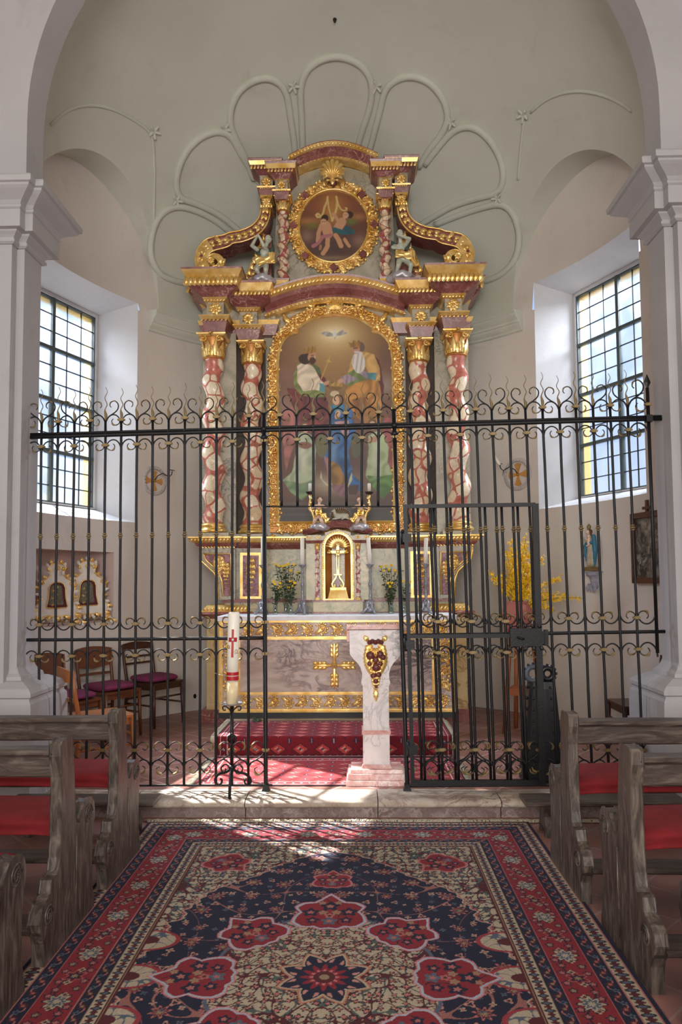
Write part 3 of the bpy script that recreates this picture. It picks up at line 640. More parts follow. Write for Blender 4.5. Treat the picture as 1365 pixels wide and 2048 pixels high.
# gradine (shelf behind the table) and predella
zg0, zg1 = MT, ZZ(1200, 8.0); m = MB(GREEN, REDM); m.box(AX-1.2, AX+1.2, 7.96, 8.5, MT-.1, zg1-.02, GREEN); m.box(AX-1.22, AX+1.22, 7.93, 8.5, zg1-.02, zg1+.02, REDM); m.box(AX-1.22, AX+1.22, 7.94, 8.5, MT, MT+.02, REDM); m.build('gradine', ret)
zp1 = ZZ(1094, 7.95); m = MB(GREEN); m.box(AX-1.26, AX+1.26, 8.06, 8.55, zg1, zp1+.02); m.build('predella_wall', ret)
GRP = marble('grey_pilaster_marble', 'a8a090', 'bcb09c', '6e6a5c', 3, .03, .3)
def pred(s):
    nm = MB(GRP); x0, x1 = xs2(s, H(140, 8.0), H(198, 8.0)); nm.box(x0, x1, 7.99, 8.4, zg1+.01, zp1); x0, x1 = xs2(s, H(200, 7.9), H(232, 7.9)); nm.box(x0, x1, 7.9, 8.4, zg1+.01, zp1); nm.build('predella_pilaster', ret)
    # framed panel
    x0, x1 = xs2(s, H(147, 7.99), H(190, 7.99)); z0, z1 = ZZ(1197, 7.99), ZZ(1104, 7.99); p = MB(PURP, GOLD); p.box(x0, x1, 7.975, 7.99, z0, z1, PURP); frame_rect(p, x0, x1, z0, z1, .03, 7.98, .02, GOLD)
    drop(p, planar(7.975), (x0+x1)/2, z1-.07, z0+.07, .075, .022, 1); p.build('predella_panel', ret)
    # console bracket: outline in half-widths
    out = [(232, 1094), (268, 1094), (269, 1104), (266, 1120), (252, 1133), (240, 1144), (234, 1160), (232, 1197), (205, 1197), (205, 1094)]
    P = [(AX+s*H(a, 7.9), ZZ(b, 7.9)) for a, b in out]; q = MB(GRP, PURP, GOLD)
    q.prism(P, lambda x, z: (x, 7.86, z), lambda x, z: (x, 8.3, z), 0); inn = [(262, 1106), (258, 1118), (244, 1131), (232, 1142), (226, 1160), (224, 1190), (208, 1190), (208, 1106)]
    I = [(AX+s*H(a, 7.86), ZZ(b, 7.86)) for a, b in inn]; q.prism(I, lambda x, z: (x, 7.85, z), lambda x, z: (x, 7.862, z), 1); I2 = I+[I[0]]; q.tube([(x, 7.85, z) for x, z in I2], .012, 2, 6, closed=False)
    q.tube([(x, 7.86, z) for x, z in P[1:8]], .014, 2, 6)
    drop(q, planar(7.85), AX+s*H(232, 7.86), ZZ(1112, 7.86), ZZ(1150, 7.86), .09, .025, 2); drop(q, planar(7.85), AX+s*H(218, 7.86), ZZ(1125, 7.86), ZZ(1172, 7.86), .06, .025, 2); q.build('console_bracket', ret)
both(pred)
# predella cornice with ressauts
zc0, zc1, zc2, zc3 = ZZ(1096, 7.86), ZZ(1088, 7.86), ZZ(1084, 7.86), ZZ(1071, 7.8); m = MB(REDM, GOLD)
segs = [(-H(232, 8.0), H(232, 8.0), 8.06)]
def stack(m, x0, x1, y0, prof, yb=8.5):   # prof: (z, projection, material of the course above)
    for (za, pa, ma), (zb, pb, _) in zip(prof, prof[1:]): m.frust(x0, x1, y0, yb, za, zb, pa, pb, ma)
pc = [(zc0, 0, 0), (zc0+.02, .02, 0), (zc1, .05, 0), (zc2, .06, 1), (zc2+.01, .085, 1), (zc3-.015, .12, 1), (zc3, .12, 0)]
stack(m, AX-.8, AX+.8, 8.03, pc)
def pcs(s):
    x0, x1 = xs2(s, H(205, 7.9), H(268, 7.9)); stack(m, x0, x1, 7.90, pc); x0, x1 = xs2(s, H(145, 8.0), H(192, 8.0)); stack(m, x0, x1, 8.0, pc)
both(pcs); m.build('predella_cornice', ret)
m = Sep('predella_leaf_moulding', ret)
def pcl(s):
    x0, x1 = xs2(s, H(205, 7.9), H(268, 7.9)); leafrow(m, planar(7.80), (x0-.10, (zc2+zc3)/2), (x1+.10, (zc2+zc3)/2), 14, .055, .018); leafrow(m, planar(7.87), (x0-.03, zc1-.025), (x1+.03, zc1-.025), 12, .035, .014, None, -.6)
    x0, x1 = xs2(s, H(60, 8.0), H(190, 8.0)); leafrow(m, planar(7.915), (x0, (zc2+zc3)/2), (x1, (zc2+zc3)/2), 24, .04, .014)
both(pcl)
# plinth strip over the cornice
m = MB(GRP); both(lambda s: (m.box(*xs2(s, H(212, 7.9), H(268, 7.9)), 7.86, 8.4, zc3-.01, ZZ(1063, 7.86)), m.box(*xs2(s, H(140, 8.1), H(196, 8.1)), 8.0, 8.4, zc3-.01, ZZ(1066, 8.0)))); m.build('column_plinth', ret)
# back body of the main storey
YB = 8.32; xb = H(262, YB); ztop = ZZ(600, YB); m = MB(GREYM); m.box(AX-xb, AX+xb, YB, 8.62, zp1, ztop); m.build('back_wall', ret)
DK = plain('recess_gap_shade', '4b3a30', .6)  # dark brown paints in the shade of the gap between pilaster and frame
def pil(s):
    p = MB(GREYM); x0, x1 = xs2(s, H(199, 8.2), H(266, 8.2)); p.box(x0, x1, 8.16, 8.5, zc3-.02, ZZ(664, 8.16)); p.build('pilaster', ret)
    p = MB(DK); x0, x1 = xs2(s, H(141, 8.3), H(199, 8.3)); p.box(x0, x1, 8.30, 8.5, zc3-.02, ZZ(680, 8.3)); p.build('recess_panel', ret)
both(pil)
# twisted columns
def column(name_, cx, cy, zb, zs0, zs1, r, amp, turns, hand, mat, parent, ph=0.0, n=22):
    b = MB(GOLD); R = r*1.06; h = zs0-zb
    b.lathe((cx, cy, zb), [(R*1.32, 0), (R*1.34, h*.2), (R*1.28, h*.3), (R*1.12, h*.45), (R*1.08, h*.55), (R*1.18, h*.65), (R*1.2, h*.78), (R*1.1, h*.9), (R*1.0, h)], None, 24)
    k = int(turns*22); rows = []
    for i in range(k+1):
        t = i/k; a = hand*2*pi*turns*t+ph; e = min(1, min(t, 1-t)*12); rr = r*(1-.12*t)
        ox, oy = cx+amp*e*cos(a), cy+amp*e*sin(a); rows.append([(ox+rr*cos(2*pi*j/n), oy+rr*sin(2*pi*j/n), zs0-.004+(zs1-zs0+.01)*t) for j in range(n)])
    c = MB(mat); c.grid(rows, None, True, True, True); s = c.build('twisted_column', parent); b.build('column_base', s); return s
def capital(cx, cy, z0, z1, r, parent, ab):
    h = z1-z0; m = MB(GOLD, GOLDR); m.lathe((cx, cy, z0), [(r*.9, 0), (r*1.05, h*.02), (r*1.1, h*.06), (r*.95, h*.09), (r*.93, h*.3), (r*1.0, h*.6), (r*1.2, h*.82), (r*1.25, h*.86)], GOLDR, 20)
    def cyl(R0): return lambda u, v, w: (cx+(R0+w+max(0, (v-z0)/h)**2*r*.25)*sin(u/R0), cy-(R0+w+max(0, (v-z0)/h)**2*r*.25)*cos(u/R0), v)
    R0 = r*.98; f = cyl(R0)
    for k in range(8): leaf(m, f, (R0*2*pi*k/8, z0+h*.08), pi/2, h*.38, r*.33, r*.22, 0, 0, 7)
    for k in range(8): leaf(m, f, (R0*2*pi*(k+.5)/8, z0+h*.10), pi/2, h*.62, r*.30, r*.20, 0, 0, 8)
    for k in range(4):
        a = pi/4+pi/2*k; d = (sin(a), -cos(a)); 
        fm = lambda u, v, w, d=d: (cx+d[0]*u-d[1]*w, cy+d[1]*u+d[0]*w, v)
        for sg in (-1, 1): spiral(m, (lambda u, v, w, fm=fm, sg=sg: fm(u, v, sg*(w+.004))), (r*1.38, z0+h*.74), pi, r*.3, 1.2, -1, r*.09, r*.12, 0)
    for sg in (-1, 1): spiral(m, planar(cy-r*1.16), (cx+sg*r*.78, z0+h*.76), pi/2, r*.30, 1.3, sg, r*.10, r*.14, 0); rosette(m, planar(cy-r*1.45), (cx, z0+h*.93), r*.3, r*.18, 0, 6)
    for (za, zb_, w0, w1) in ((.86, .92, 1.28, 1.42), (.92, .97, 1.46, 1.5), (.97, 1.0, 1.5, 1.42)): w = r*w0; w2 = r*w1; m.frust(cx-w, cx+w, cy-w, cy+w, z0+h*za, z0+h*zb_, 0, w2-w, 0, 0)
    return m.build('capital', parent)
YO, YI = 7.98, 8.16
def cols(s):
    xo = AX+s*H(245, YO); r = H(22, YO)*.92; q = column('o', xo, YO, ZZ(1063, YO), ZZ(1045, YO), ZZ(716, YO), r, r*.26, 4.6, s, PEB, ret, 0 if s > 0 else pi); capital(xo, YO, ZZ(718, YO), ZZ(663, YO-.1), r*.98, q, 0)
    xi = AX+s*H(168, YI); q = column('i', xi, YI, ZZ(1066, YI), ZZ(1048, YI), ZZ(728, YI), r, r*.26, 4.4, s, PEB, ret, 1.4 if s > 0 else pi-1.4); capital(xi, YI, ZZ(730, YI), ZZ(679, YI-.1), r*.93, q, 0)
both(cols)
# entablature ressauts
def course(m, s, ha, hb, y0, ys, mats, Yr, yb=8.6):
    x0, x1 = xs2(s, H(ha, Yr), H(hb, Yr)); P = [(ZZ(y, y0), p, k) for y, p, k in ys]; stack(m, x0, x1, y0, P, yb)
Yo, Yi2, Yc = 7.88, 8.06, 8.22
def entab(s):
    m = MB(REDM, GOLD, GREYM)
    lo = [(663, -.0, 0), (661, .015, 0), (639, .045, 0), (638, .05, 1), (632, .075, 1), (630, .075, 0), (629.5, 0, 2), (601, 0, 1), (599, .02, 1), (593, .045, 0), (590, .07, 0), (580, .155, 0), (578, .17, 0), (568, .17, 1), (565, .185, 1), (551, .235, 0), (547.5, .24, 0)]
    course(m, s, 222, 256, Yo, lo, None, 7.95)
    li = [(679, 0, 0), (677, .015, 0), (657, .045, 0), (656, .05, 1), (651, .07, 1), (649.5, .07, 0), (649, 0, 2), (621, 0, 1), (619, .02, 1), (614, .04, 0), (611, .06, 0), (603, .13, 0), (601, .145, 0), (592, .145, 1), (590, .155, 1), (576, .195, 0), (572, .20, 0)]
    course(m, s, 156, 191, Yi2, li, None, 8.12)
    lb = [(668, 0, 0), (648, .03, 1), (640, .05, 0), (638, 0, 2), (612, 0, 1), (606, .03, 0), (592, .12, 0), (583, .13, 1), (570, .17, 0), (567, .175, 0)]
    course(m, s, 120, 268, Yc, lb, None, 8.25); blk = m.build('entablature_block', ret)
    g = Sep('carved_moulding', blk); fo = planar(Yo-.215); x0, x1 = xs2(s, H(222, 7.95), H(256, 7.95)); z = ZZ(558, 7.66); leafrow(g, fo, (x0-.2, z), (x1+.2, z), 12, .10, .045, None, 1.2)
    fo = planar(Yo-.065); z = ZZ(635, 7.8); leafrow(g, fo, (x0-.06, z), (x1+.06, z), 7, .035, .014); z = ZZ(596, 7.84); leafrow(g, planar(Yo-.04), (x0-.03, z), (x1+.03, z), 7, .04, .014)
    rosette(g, planar(Yo-.002), ((x0+x1)/2, ZZ(614, Yo)), .085, .035, None, 8); rosette(g, planar(Yo-.02), ((x0+x1)/2, ZZ(614, Yo)), .05, .03, None, 6)
    x0, x1 = xs2(s, H(156, 8.12), H(191, 8.12)); z = ZZ(583, 7.88); leafrow(g, planar(Yi2-.178), (x0-.16, z), (x1+.16, z), 12, .065, .022, None, .9); z = ZZ(617, 8.02); leafrow(g, planar(Yi2-.035), (x0-.02, z), (x1+.02, z), 7, .035, .012); z = ZZ(654, 8.0); leafrow(g, planar(Yi2-.06), (x0-.05, z), (x1+.05, z), 7, .03, .012)
    rosette(g, planar(Yi2-.002), ((x0+x1)/2, ZZ(635, Yi2)), .075, .035, None, 8)
    # outer return of the cornice seen beyond the outer column
    xe = AX+s*(H(268, 8.25)+.155); fr = planar(Yc-.15); leafrow(g, fr, (xe-s*.0, ZZ(577, 8.1)), (xe-s*.22, ZZ(577, 8.1)), 4, .08, .03, None, 1.2)
both(entab)
# arched centre of the cornice
def arc_pts(hw, yend, ymid, Y, n=28, p=1.0):
    out = []
    for i in range(n+1):
        q = -1+2*i/n; out.append((AX+H(hw, Y)*q, ZZ(yend, Y)+(ZZ(ymid, Y)-ZZ(yend, Y))*(cos(q*pi/2*.92)-cos(pi/2*.92))/(1-cos(pi/2*.92))))
    return out
def arcsweep(m, pts, y0, prof, yb=8.6):   # prof: (dz, projection, mat)
    for (a, pa, ma), (b, pb, _) in zip(prof, prof[1:]):
        m.grid([[(x, y0-pa, z+a), (x, y0-pb, z+b)] for x, z in pts], ma, smooth=True)
    m.grid([[(x, y0-prof[-1][1], z+prof[-1][0]), (x, yb, z+prof[-1][0])] for x, z in pts], prof[-2][2]); m.grid([[(x, y0-prof[0][1], z+prof[0][0]), (x, yb, z+prof[0][0])] for x, z in pts], prof[0][2])
pz = 8.22/F; pts = arc_pts(140, 633, 602, Yc); m = MB(REDM, GOLD, GREYM)
arcsweep(m, pts, Yc, [(-.02, .0, 1), (.0, .03, 1), (.03, .05, 0), (.05, .06, 0), (.10, .13, 0), (.15, .135, 1), (.16, .15, 1), (.215, .20, 0), (.235, .205, 0)]); m.build('arched_cornice', ret)
m = Sep('arched_leaf_moulding', ret)
def along(pts, n, dz, size, y0, H_, tilt, mm=None):
    mm = MB(GOLD)
    rs = resample(pts, 1e9); L = sum(sqrt((b[0]-a[0])**2+(b[1]-a[1])**2) for a, b in zip(pts, pts[1:])); rs = resample(pts, L/n)
    for x, z, a in rs: leaf(mm or m, planar(y0), (x-cos(a+tilt)*size*.5, z+dz-sin(a+tilt)*size*.5), a+tilt, size, size*.26, H_, .5, None, 5)
    mm.build('arched_leaf_moulding', ret)
along(pts, 36, .187, .07, Yc-.175, .022, .7); along(pts, 34, .008, .04, Yc-.04, .014, -.6)
# main painting and its frame
YP = 8.26; cxp, K = 669.5, 1.0
def PP(px, py, Y=YP): return (AX+(U(671+(px-cxp), 900, Y)[0]-U(671, 900, Y)[0]), ZZ(py, Y))
half = [(0, 634), (20, 635.5), (40, 640), (58, 648), (74, 659), (74, 668), (82, 669), (92, 673), (101, 681), (107, 691), (111, 705), (113.5, 722), (114, 1043)]
outl = [PP(cxp-h, y) for h, y in reversed(half)]+[PP(cxp+h, y) for h, y in half[1:]]
def offs(P, d):
    n = len(P); out = []
    for i in range(n):
        a, b, c = P[i-1], P[i], P[(i+1) % n]; v1 = Vector((b[0]-a[0], b[1]-a[1])).normalized(); v2 = Vector((c[0]-b[0], c[1]-b[1])).normalized(); n1 = Vector((-v1.y, v1.x)); n2 = Vector((-v2.y, v2.x)); q = (n1+n2); L = max(.5, q.length**2/2); q = q*(d/L); out.append((b[0]+q.x, b[1]+q.y))
    return out
fr = MB(GOLD, GOLDR); o2 = outl+[]; rings = []
for d, w in ((-.004, .0), (-.004, .045), (.014, .06), (.026, .045), (.034, .03), (.034, .02)): r_ = offs(outl, d); rings.append([(x, YP-w, z) for x, z in r_])
fr.grid([r+[r[0]] for r in rings], 0, smooth=False)
o3 = [(AX+a*H(h, YP), ZZ(y, YP)) for a, h, y in [(-1, 132, 1064), (-1, 132, 730), (-1, 128, 690), (-1, 116, 662), (-1, 98, 655), (-1, 90, 634), (-1, 55, 618), (0, 0, 609), (1, 55, 618), (1, 90, 634), (1, 98, 655), (1, 116, 662), (1, 128, 690), (1, 132, 730), (1, 132, 1064)]]
r0 = offs(outl, .03)
fr.prism(o3, lambda x, z: (x, YP-.018, z), lambda x, z: (x, YP+.06, z), 1)
f = planar(YP-.02); mid = [(AX+a*H(h, YP), ZZ(y, YP)) for a, h, y in [(-1, 120, 1056), (-1, 125, 900), (-1, 125, 720), (-1, 119, 688), (-1, 104, 664), (-1, 85, 650), (-1, 70, 636), (-1, 40, 625), (0, 0, 619)]]
for s in (1, -1):
    q = [(AX+s*(x-AX), z) for x, z in mid]; rinceau(fr, f, q, .155, .115, .035, 0, s)
rinceau(fr, f, [(AX-H(120, YP), ZZ(1056, YP)), (AX+H(120, YP), ZZ(1056, YP))], .15, .12, .035, 0)
for k in range(9): leaf(fr, planar(YP-.04), (AX, ZZ(622, YP)), pi/2+(k-4)*.32, .12, .018, .03, 0, 0, 6)
for s in (-1, 1):
    for z_, a in ((1068, -.9), (645, 1.0), (612, 1.5)): leaf(fr, f, (AX+s*H(124 if z_ > 700 else 90 if z_ > 630 else 40, YP), ZZ(z_, YP)), pi/2+s*(-a) if z_ < 700 else -pi/2+s*.6, .13, .03, .03, s*.8, 0)
frame_o = fr.build('painting_frame', ret)
# ---- upper storey ----
YU = 8.30
def ZU(y): return ZZ(y, YU)
m = MB(GREYM, REDM); P = [(AX+H(h, YU)*s, ZU(y)) for s, h, y in [(-1, 124, 575), (-1, 118, 395), (-1, 98, 360), (-1, 88, 360), (-1, 60, 345), (-1, 30, 336), (1, 0, 332), (1, 30, 336), (1, 60, 345), (1, 88, 360), (1, 98, 360), (1, 118, 395), (1, 124, 575)]]
m.prism(P, lambda x, z: (x, YU, z), lambda x, z: (x, 8.6, z)); m.build('upper_back_wall', ret)
P = [(AX+H(h, YU)*s, ZU(y)) for s, h, y in [(-1, 185, 572), (-1, 160, 560), (-1, 124, 540), (1, 124, 540), (1, 160, 560), (1, 185, 572), (1, 250, 575), (1, 250, 580), (-1, 250, 580), (-1, 250, 575)]]
YS = 8.12
def upper(s):
    xi = AX+s*H(104, YS); r = H(10.6, YS); q = column('u', xi, YS, ZZ(578, YS), ZZ(569, YS), ZZ(423, YS), r, r*.3, 5.5, s, pebble_u, ret, 0 if s > 0 else pi, 16); capital(xi, YS, ZZ(424, YS), ZZ(396, YS), r*1.1, q, 0)
    # flat side piece carrying a small capital over the volute
    p = MB(REDM, GOLD, GREYM)
    course(p, s, 125, 151, 8.10, [(388, 0, 0), (376, .02, 0), (375, .03, 1), (372, .035, 0), (371.5, 0, 2), (350, 0, 2), (349, .01, 0), (340, .05, 0), (337, .09, 0), (336, .10, 1), (329, .115, 0), (325.5, .125, 0), (324.5, .125, 0)], None, 8.1)
    course(p, s, 93, 118, 8.02, [(396, 0, 0), (383, .02, 0), (382, .03, 1), (379, .035, 0), (378, 0, 2), (358, 0, 1), (357, .015, 0), (348, .05, 0), (344, .08, 0), (343, .09, 1), (334, .10, 0), (330, .11, 0), (329, .11, 0)], None, 8.1)
    blk = p.build('upper_entablature_block', ret)
    g = Sep('upper_carving', blk); x0, x1 = xs2(s, H(125, 8.1), H(151, 8.1)); leafrow(g, planar(8.0), (x0-.1, ZZ(331.5, 8.0)), (x1+.1, ZZ(331.5, 8.0)), 9, .05, .018, None, 1.0); rosette(g, planar(8.098), ((x0+x1)/2, ZZ(361, 8.1)), .07, .03, None, 7)
    leafrow(g, planar(8.07), (x0, ZZ(374, 8.07)), (x1, ZZ(374, 8.07)), 6, .025, .012)
    rosette(g, planar(8.098), ((x0+x1)/2, ZZ(402, 8.1)), .06, .03, None, 7); spiral(g, planar(8.09), (x0+.03, ZZ(396, 8.1)), pi, .025, 1.2, -1, .009, .02); spiral(g, planar(8.09), (x1-.03, ZZ(396, 8.1)), 0, .025, 1.2, 1, .009, .02)
    leafrow(g, planar(8.09), (x0, ZZ(409, 8.1)), (x1, ZZ(409, 8.1)), 5, .05, .02, None, 1.57)
    g.box(x0, x1, 8.08, 8.3, ZZ(415, 8.1), ZZ(413, 8.1)); g.box(x0, x1, 8.08, 8.3, ZZ(392, 8.1), ZZ(389, 8.1))
    x0, x1 = xs2(s, H(93, 8.1), H(118, 8.1)); rosette(g, planar(8.018), ((x0+x1)/2, ZZ(368, 8.02)), .06, .03, None, 7); leafrow(g, planar(7.93), (x0-.08, ZZ(338.5, 7.93)), (x1+.08, ZZ(338.5, 7.93)), 8, .045, .018, None, 1.0); leafrow(g, planar(7.985), (x0, ZZ(380.5, 8)), (x1, ZZ(380.5, 8)), 6, .022, .012)
    # S-shaped volute buttress with its scroll
    V = [(139, 416), (141, 431), (149, 447.7), (165, 462), (188, 471), (210, 474.6), (222, 480.5), (252, 487.5), (266.5, 501.6), (272, 520), (266, 533), (250, 537.6), (235, 534), (229.5, 522.7), (236, 512.5), (248, 510.5), (256, 519), (250, 527), (244, 523)]
    Wd = [10, 10.5, 11.5, 12.5, 12.5, 12.5, 14, 15, 13.5, 11, 9, 8, 7, 6, 5, 4.5, 4, 4, 3.5]
    VP = [(AX+s*H(h, 8.1), ZZ(y, 8.1)) for h, y in V]; pts = []; ww = []
    for i in range(len(VP)-1):
        for k in range(4):
            t = k/4; a = VP[max(i-1, 0)]; b = VP[i]; c = VP[i+1]; d = VP[min(i+2, len(VP)-1)]
            q = [0.5*((2*b[j])+(-a[j]+c[j])*t+(2*a[j]-5*b[j]+4*c[j]-d[j])*t*t+(-a[j]+3*b[j]-3*c[j]+d[j])*t**3) for j in (0, 1)]; pts.append(tuple(q)); ww.append((Wd[i]*(1-t)+Wd[i+1]*t)*8.1/F)
    v = MB(REDM, GOLD); n1 = 30; v.ribbon(pts[:n1], ww[:n1], 8.08, 8.34, 0); v.ribbon(pts[n1-2:], [w*1.02 for w in ww[n1-2:]], 8.07, 8.34, 1)
    e1 = []; e2 = []
    for i in range(1, len(pts)-1):
        dx, dz = pts[i+1][0]-pts[i-1][0], pts[i+1][1]-pts[i-1][1]; L = sqrt(dx*dx+dz*dz); e1.append((pts[i][0]-dz/L*ww[i]*.95, 8.07, pts[i][1]+dx/L*ww[i]*.95)); e2.append((pts[i][0]+dz/L*ww[i]*.95, 8.07, pts[i][1]-dx/L*ww[i]*.95))
    v.tube(e1, .010, 1, 6); v.tube(e2, .010, 1, 6); f = planar(8.075)
    rs = resample(pts[:52], .075)
    for i, (x, z, a) in enumerate(rs):
        for g_ in (-1, 1): leaf(v, f, (x, z), a+g_*.6, .075, .022, .028, -g_*.6, 1, 6)
        if i % 3 == 1: dome(v, f, (x, z), .022, .035, 0)
    rosette(v, planar(8.06), (AX+s*H(250, 8.1), ZZ(520, 8.1)), .05, .04, 1, 7)
    for y_, a_ in ((483, 2.2), (520, 3.1)): leaf(v, f, (AX+s*H(262 if y_ > 500 else 232, 8.1), ZZ(y_+(0 if y_ < 500 else 15), 8.1)), pi/2+s*(-.7 if y_ < 500 else -1.4), .1, .025, .03, 0, 1)
    v.build('volute_buttress', ret)
    # gilded leaf slope behind each cherub
    b = MB(REDM, GOLD); L = [(185, 572), (182, 558), (172, 538), (160, 515), (150, 490), (141, 470), (128, 470), (128, 572)]; P = [(AX+s*H(h, 8.2), ZZ(y, 8.2)) for h, y in L]; b.prism(P, lambda x, z: (x, 8.16, z), lambda x, z: (x, 8.34, z), 0)
    b.tube([(x, 8.16, z) for x, z in P[:6]], .014, 1, 6)
    for k in range(8):
        t = k/7; x = AX+s*H(176-36*t, 8.2); z = ZZ(562-80*t, 8.2)
        for g_ in (-1, 1): leaf(b, planar(8.155), (x, z), pi/2+s*.4+g_*.8, .08, .022, .025, -g_*.5, 1, 6)
    b.build('leaf_buttress', ret)
pebble_u = pebble('upper_column_marble', 'dcc2a0', 'e8d2b0', '96504c', 12.0, .1)
both(upper)
m = MB(REDM, GOLD, GREYM); pts = arc_pts(88, 352, 326, YU)
arcsweep(m, pts, 8.16, [(-.035, .0, 1), (-.015, .02, 0), (.02, .05, 0), (.055, .10, 1), (.06, .11, 1), (.095, .14, 0), (.105, .14, 0)]); m.build('upper_arched_cornice', ret)
m = MB(GOLD); along(pts, 26, .077, .045, 8.03, .018, .8); along(pts, 24, -.028, .03, 8.14, .012, -.6)
# scallop shell
m = MB(GOLD); bx, bz = AX-.01, ZZ(357, 8.0)
for k in range(11):
    a = pi/2+(k-5)*.30; L = .20*(1-.018*(k-5)**2); rows = []
    for i in range(9):
        t = i/8; x = bx+cos(a)*L*t; z = bz+sin(a)*L*t*1.05; w = .004+.022*t*(1 if t < .9 else .8); nx, nz = -sin(a), cos(a)
        rows.append([(x+nx*w*q, 8.04-(.03+.05*sin(pi*min(1, t*.9))+.018*h), z+nz*w*q) for q, h in ((-1, 0), (-.6, .8), (0, 1), (.6, .8), (1, 0))])
    m.grid(rows)
dome(m, planar(8.03), (bx, bz), .035, .05); leaf(m, planar(8.03), (bx, bz), -pi/2, .06, .02, .03); leaf(m, planar(8.03), (bx-.03, bz+.01), pi+.5, .05, .015, .03); leaf(m, planar(8.03), (bx+.03, bz+.01), -.5, .05, .015, .03)
m.build('scallop_shell', ret)
# round frame
cxr, czr = AX-H(1.5, YU), ZZ(455, YU); RX, RZ = H(69, YU), (ZZ(384, YU)-ZZ(526, YU))/2
m = MB(GOLD, REDM, GOLDR)
def ellp(k, n=64): return [(cxr+RX*k*cos(2*pi*i/n), czr+RZ*k*sin(2*pi*i/n)) for i in range(n)]
rings = [[(x, YU-w, z) for x, z in ellp(k)] for k, w in ((.985, .015), (.99, .05), (1.02, .065), (1.05, .055), (1.075, .04), (1.09, .03), (1.25, .025), (1.27, 0))]
m.grid(rings, 0, True)
f = planar(YU-.03); q = ellp(1.19); q = q+[q[0]]; rinceau(m, f, q, .155, .12, .035, 0)
for k in range(8):
    a = 2*pi*k/8+pi/8*0+pi/2; x, z = cxr+RX*1.19*cos(a), czr+RZ*1.19*sin(a); m.obox((x, YU-.045, z), (.026, 0, .026), (0, .03, 0), (-.026, 0, .026), 1)
    leaf(m, f, (cxr+RX*1.17*cos(a+.22), czr+RZ*1.17*sin(a+.22)), a, .085, .022, .03, .5, 0); leaf(m, f, (cxr+RX*1.17*cos(a-.22), czr+RZ*1.17*sin(a-.22)), a, .085, .022, .03, -.5, 0)
round_o = m.build('round_frame', ret)
# ---- painter ----
def shade(C, M, col, fold=None, amp=.22, X=None, Y=None):
    if fold is None: mix2(C, M.astype(float), col); return
    fx, fy, fr = fold; w = np.sin((X*fx+Y*fy)*fr+2.2*np.sin(X*.021+Y*.013)+1.3*np.sin(Y*.03-X*.011)); k = 1+amp*w; c = np.array(lin(col)[:3]); C[M] = (c[None]*k[M][:, None]).clip(0, 1)
def blur(C, n=2):
    for _ in range(n):
        P = np.pad(C, ((1, 1), (1, 1), (0, 0)), 'edge'); C = (P[:-2, 1:-1]+P[2:, 1:-1]+P[1:-1, :-2]+P[1:-1, 2:]+2*P[1:-1, 1:-1])/6
    return C
def warp(X, Y, a=5): a = a*.55; return X+a*np.sin(Y*.031+1)+a*.5*np.sin(Y*.07), Y+a*np.sin(X*.03)+a*.4*np.cos(X*.08)
def el(X, Y, cx, cy, rx, ry, rot=0):
    c, s = cos(rot), sin(rot); dx, dy = X-cx, Y-cy; return ((dx*c+dy*s)/rx)**2+((-dx*s+dy*c)/ry)**2 < 1
def soft(C, X, Y, cx, cy, rx, ry, col, k=1.0): mix2(C, (k*np.exp(-(((X-cx)/rx)**2+((Y-cy)/ry)**2))).clip(0, 1), col)
def stroke(X, Y, pts, w):
    M = np.zeros(X.shape, bool)
    for (x0, y0), (x1, y1) in zip(pts, pts[1:]):
        dx, dy = x1-x0, y1-y0; t = (((X-x0)*dx+(Y-y0)*dy)/(dx*dx+dy*dy+1e-9)).clip(0, 1); M |= ((X-x0-t*dx)**2+(Y-y0-t*dy)**2) < w*w
    return M
PAINT = vcol('altar_painting_pigment', .45, .1, 200)
Wn, Hn = 400, 715; gx = np.linspace(76, 1250, Wn); gy = np.linspace(-35, 2066, Hn); X, Y = np.meshgrid(gx, gy); C = np.zeros((Hn, Wn, 3))
C[:] = lin('6a4a3a')[:3]; soft(C, X, Y, 650, 250, 480, 560, 'a8824e', .95); soft(C, X, Y, 655, 160, 250, 170, 'd8bc82', .9); soft(C, X, Y, 655, 150, 130, 70, 'f0e6c0', .8)
for a in ((180, 560, 150, 90, '8a6455'), (1180, 680, 90, 110, '9a8478'), (150, 900, 120, 160, '9a7468'), (1200, 420, 90, 160, '6e4c40'), (820, 1450, 180, 220, '5a4440'), (520, 1450, 120, 160, '6a4a3e'), (650, 1700, 420, 110, '8c7664'), (560, 1690, 120, 80, 'b8a68c'), (900, 1650, 160, 90, '7a6650')): soft(C, X, Y, *a[:4], a[4], .8)
M = Y > 1850; mix2(C, np.clip((Y-1800)/160, 0, 1), '4c4644')
for yy in (1880, 1930, 1990): soft(C, X, Y, 400, yy, 500, 12, '6a625c', .6)
Xw, Yw = warp(X, Y)
def pg(pts, col, fold=None, amp=.22): shade(C, inpoly(Xw, Yw, pts), col, fold, amp, X, Y)
def eg(cx, cy, rx, ry, col, rot=0): mix2(C, el(Xw, Yw, cx, cy, rx, ry, rot).astype(float), col)
pg([(130, 940), (240, 880), (300, 1050), (260, 1200), (150, 1560), (120, 1200)], 'a86a62', (1, .3, .03)); pg([(1170, 980), (1245, 1040), (1245, 1560), (1190, 1500), (1140, 1150)], '96504e', (1, .3, .03))
pg([(160, 700), (560, 760), (620, 950), (580, 1130), (500, 1300), (330, 1200), (240, 950)], '6c2e2e', (1, .4, .035), .35)
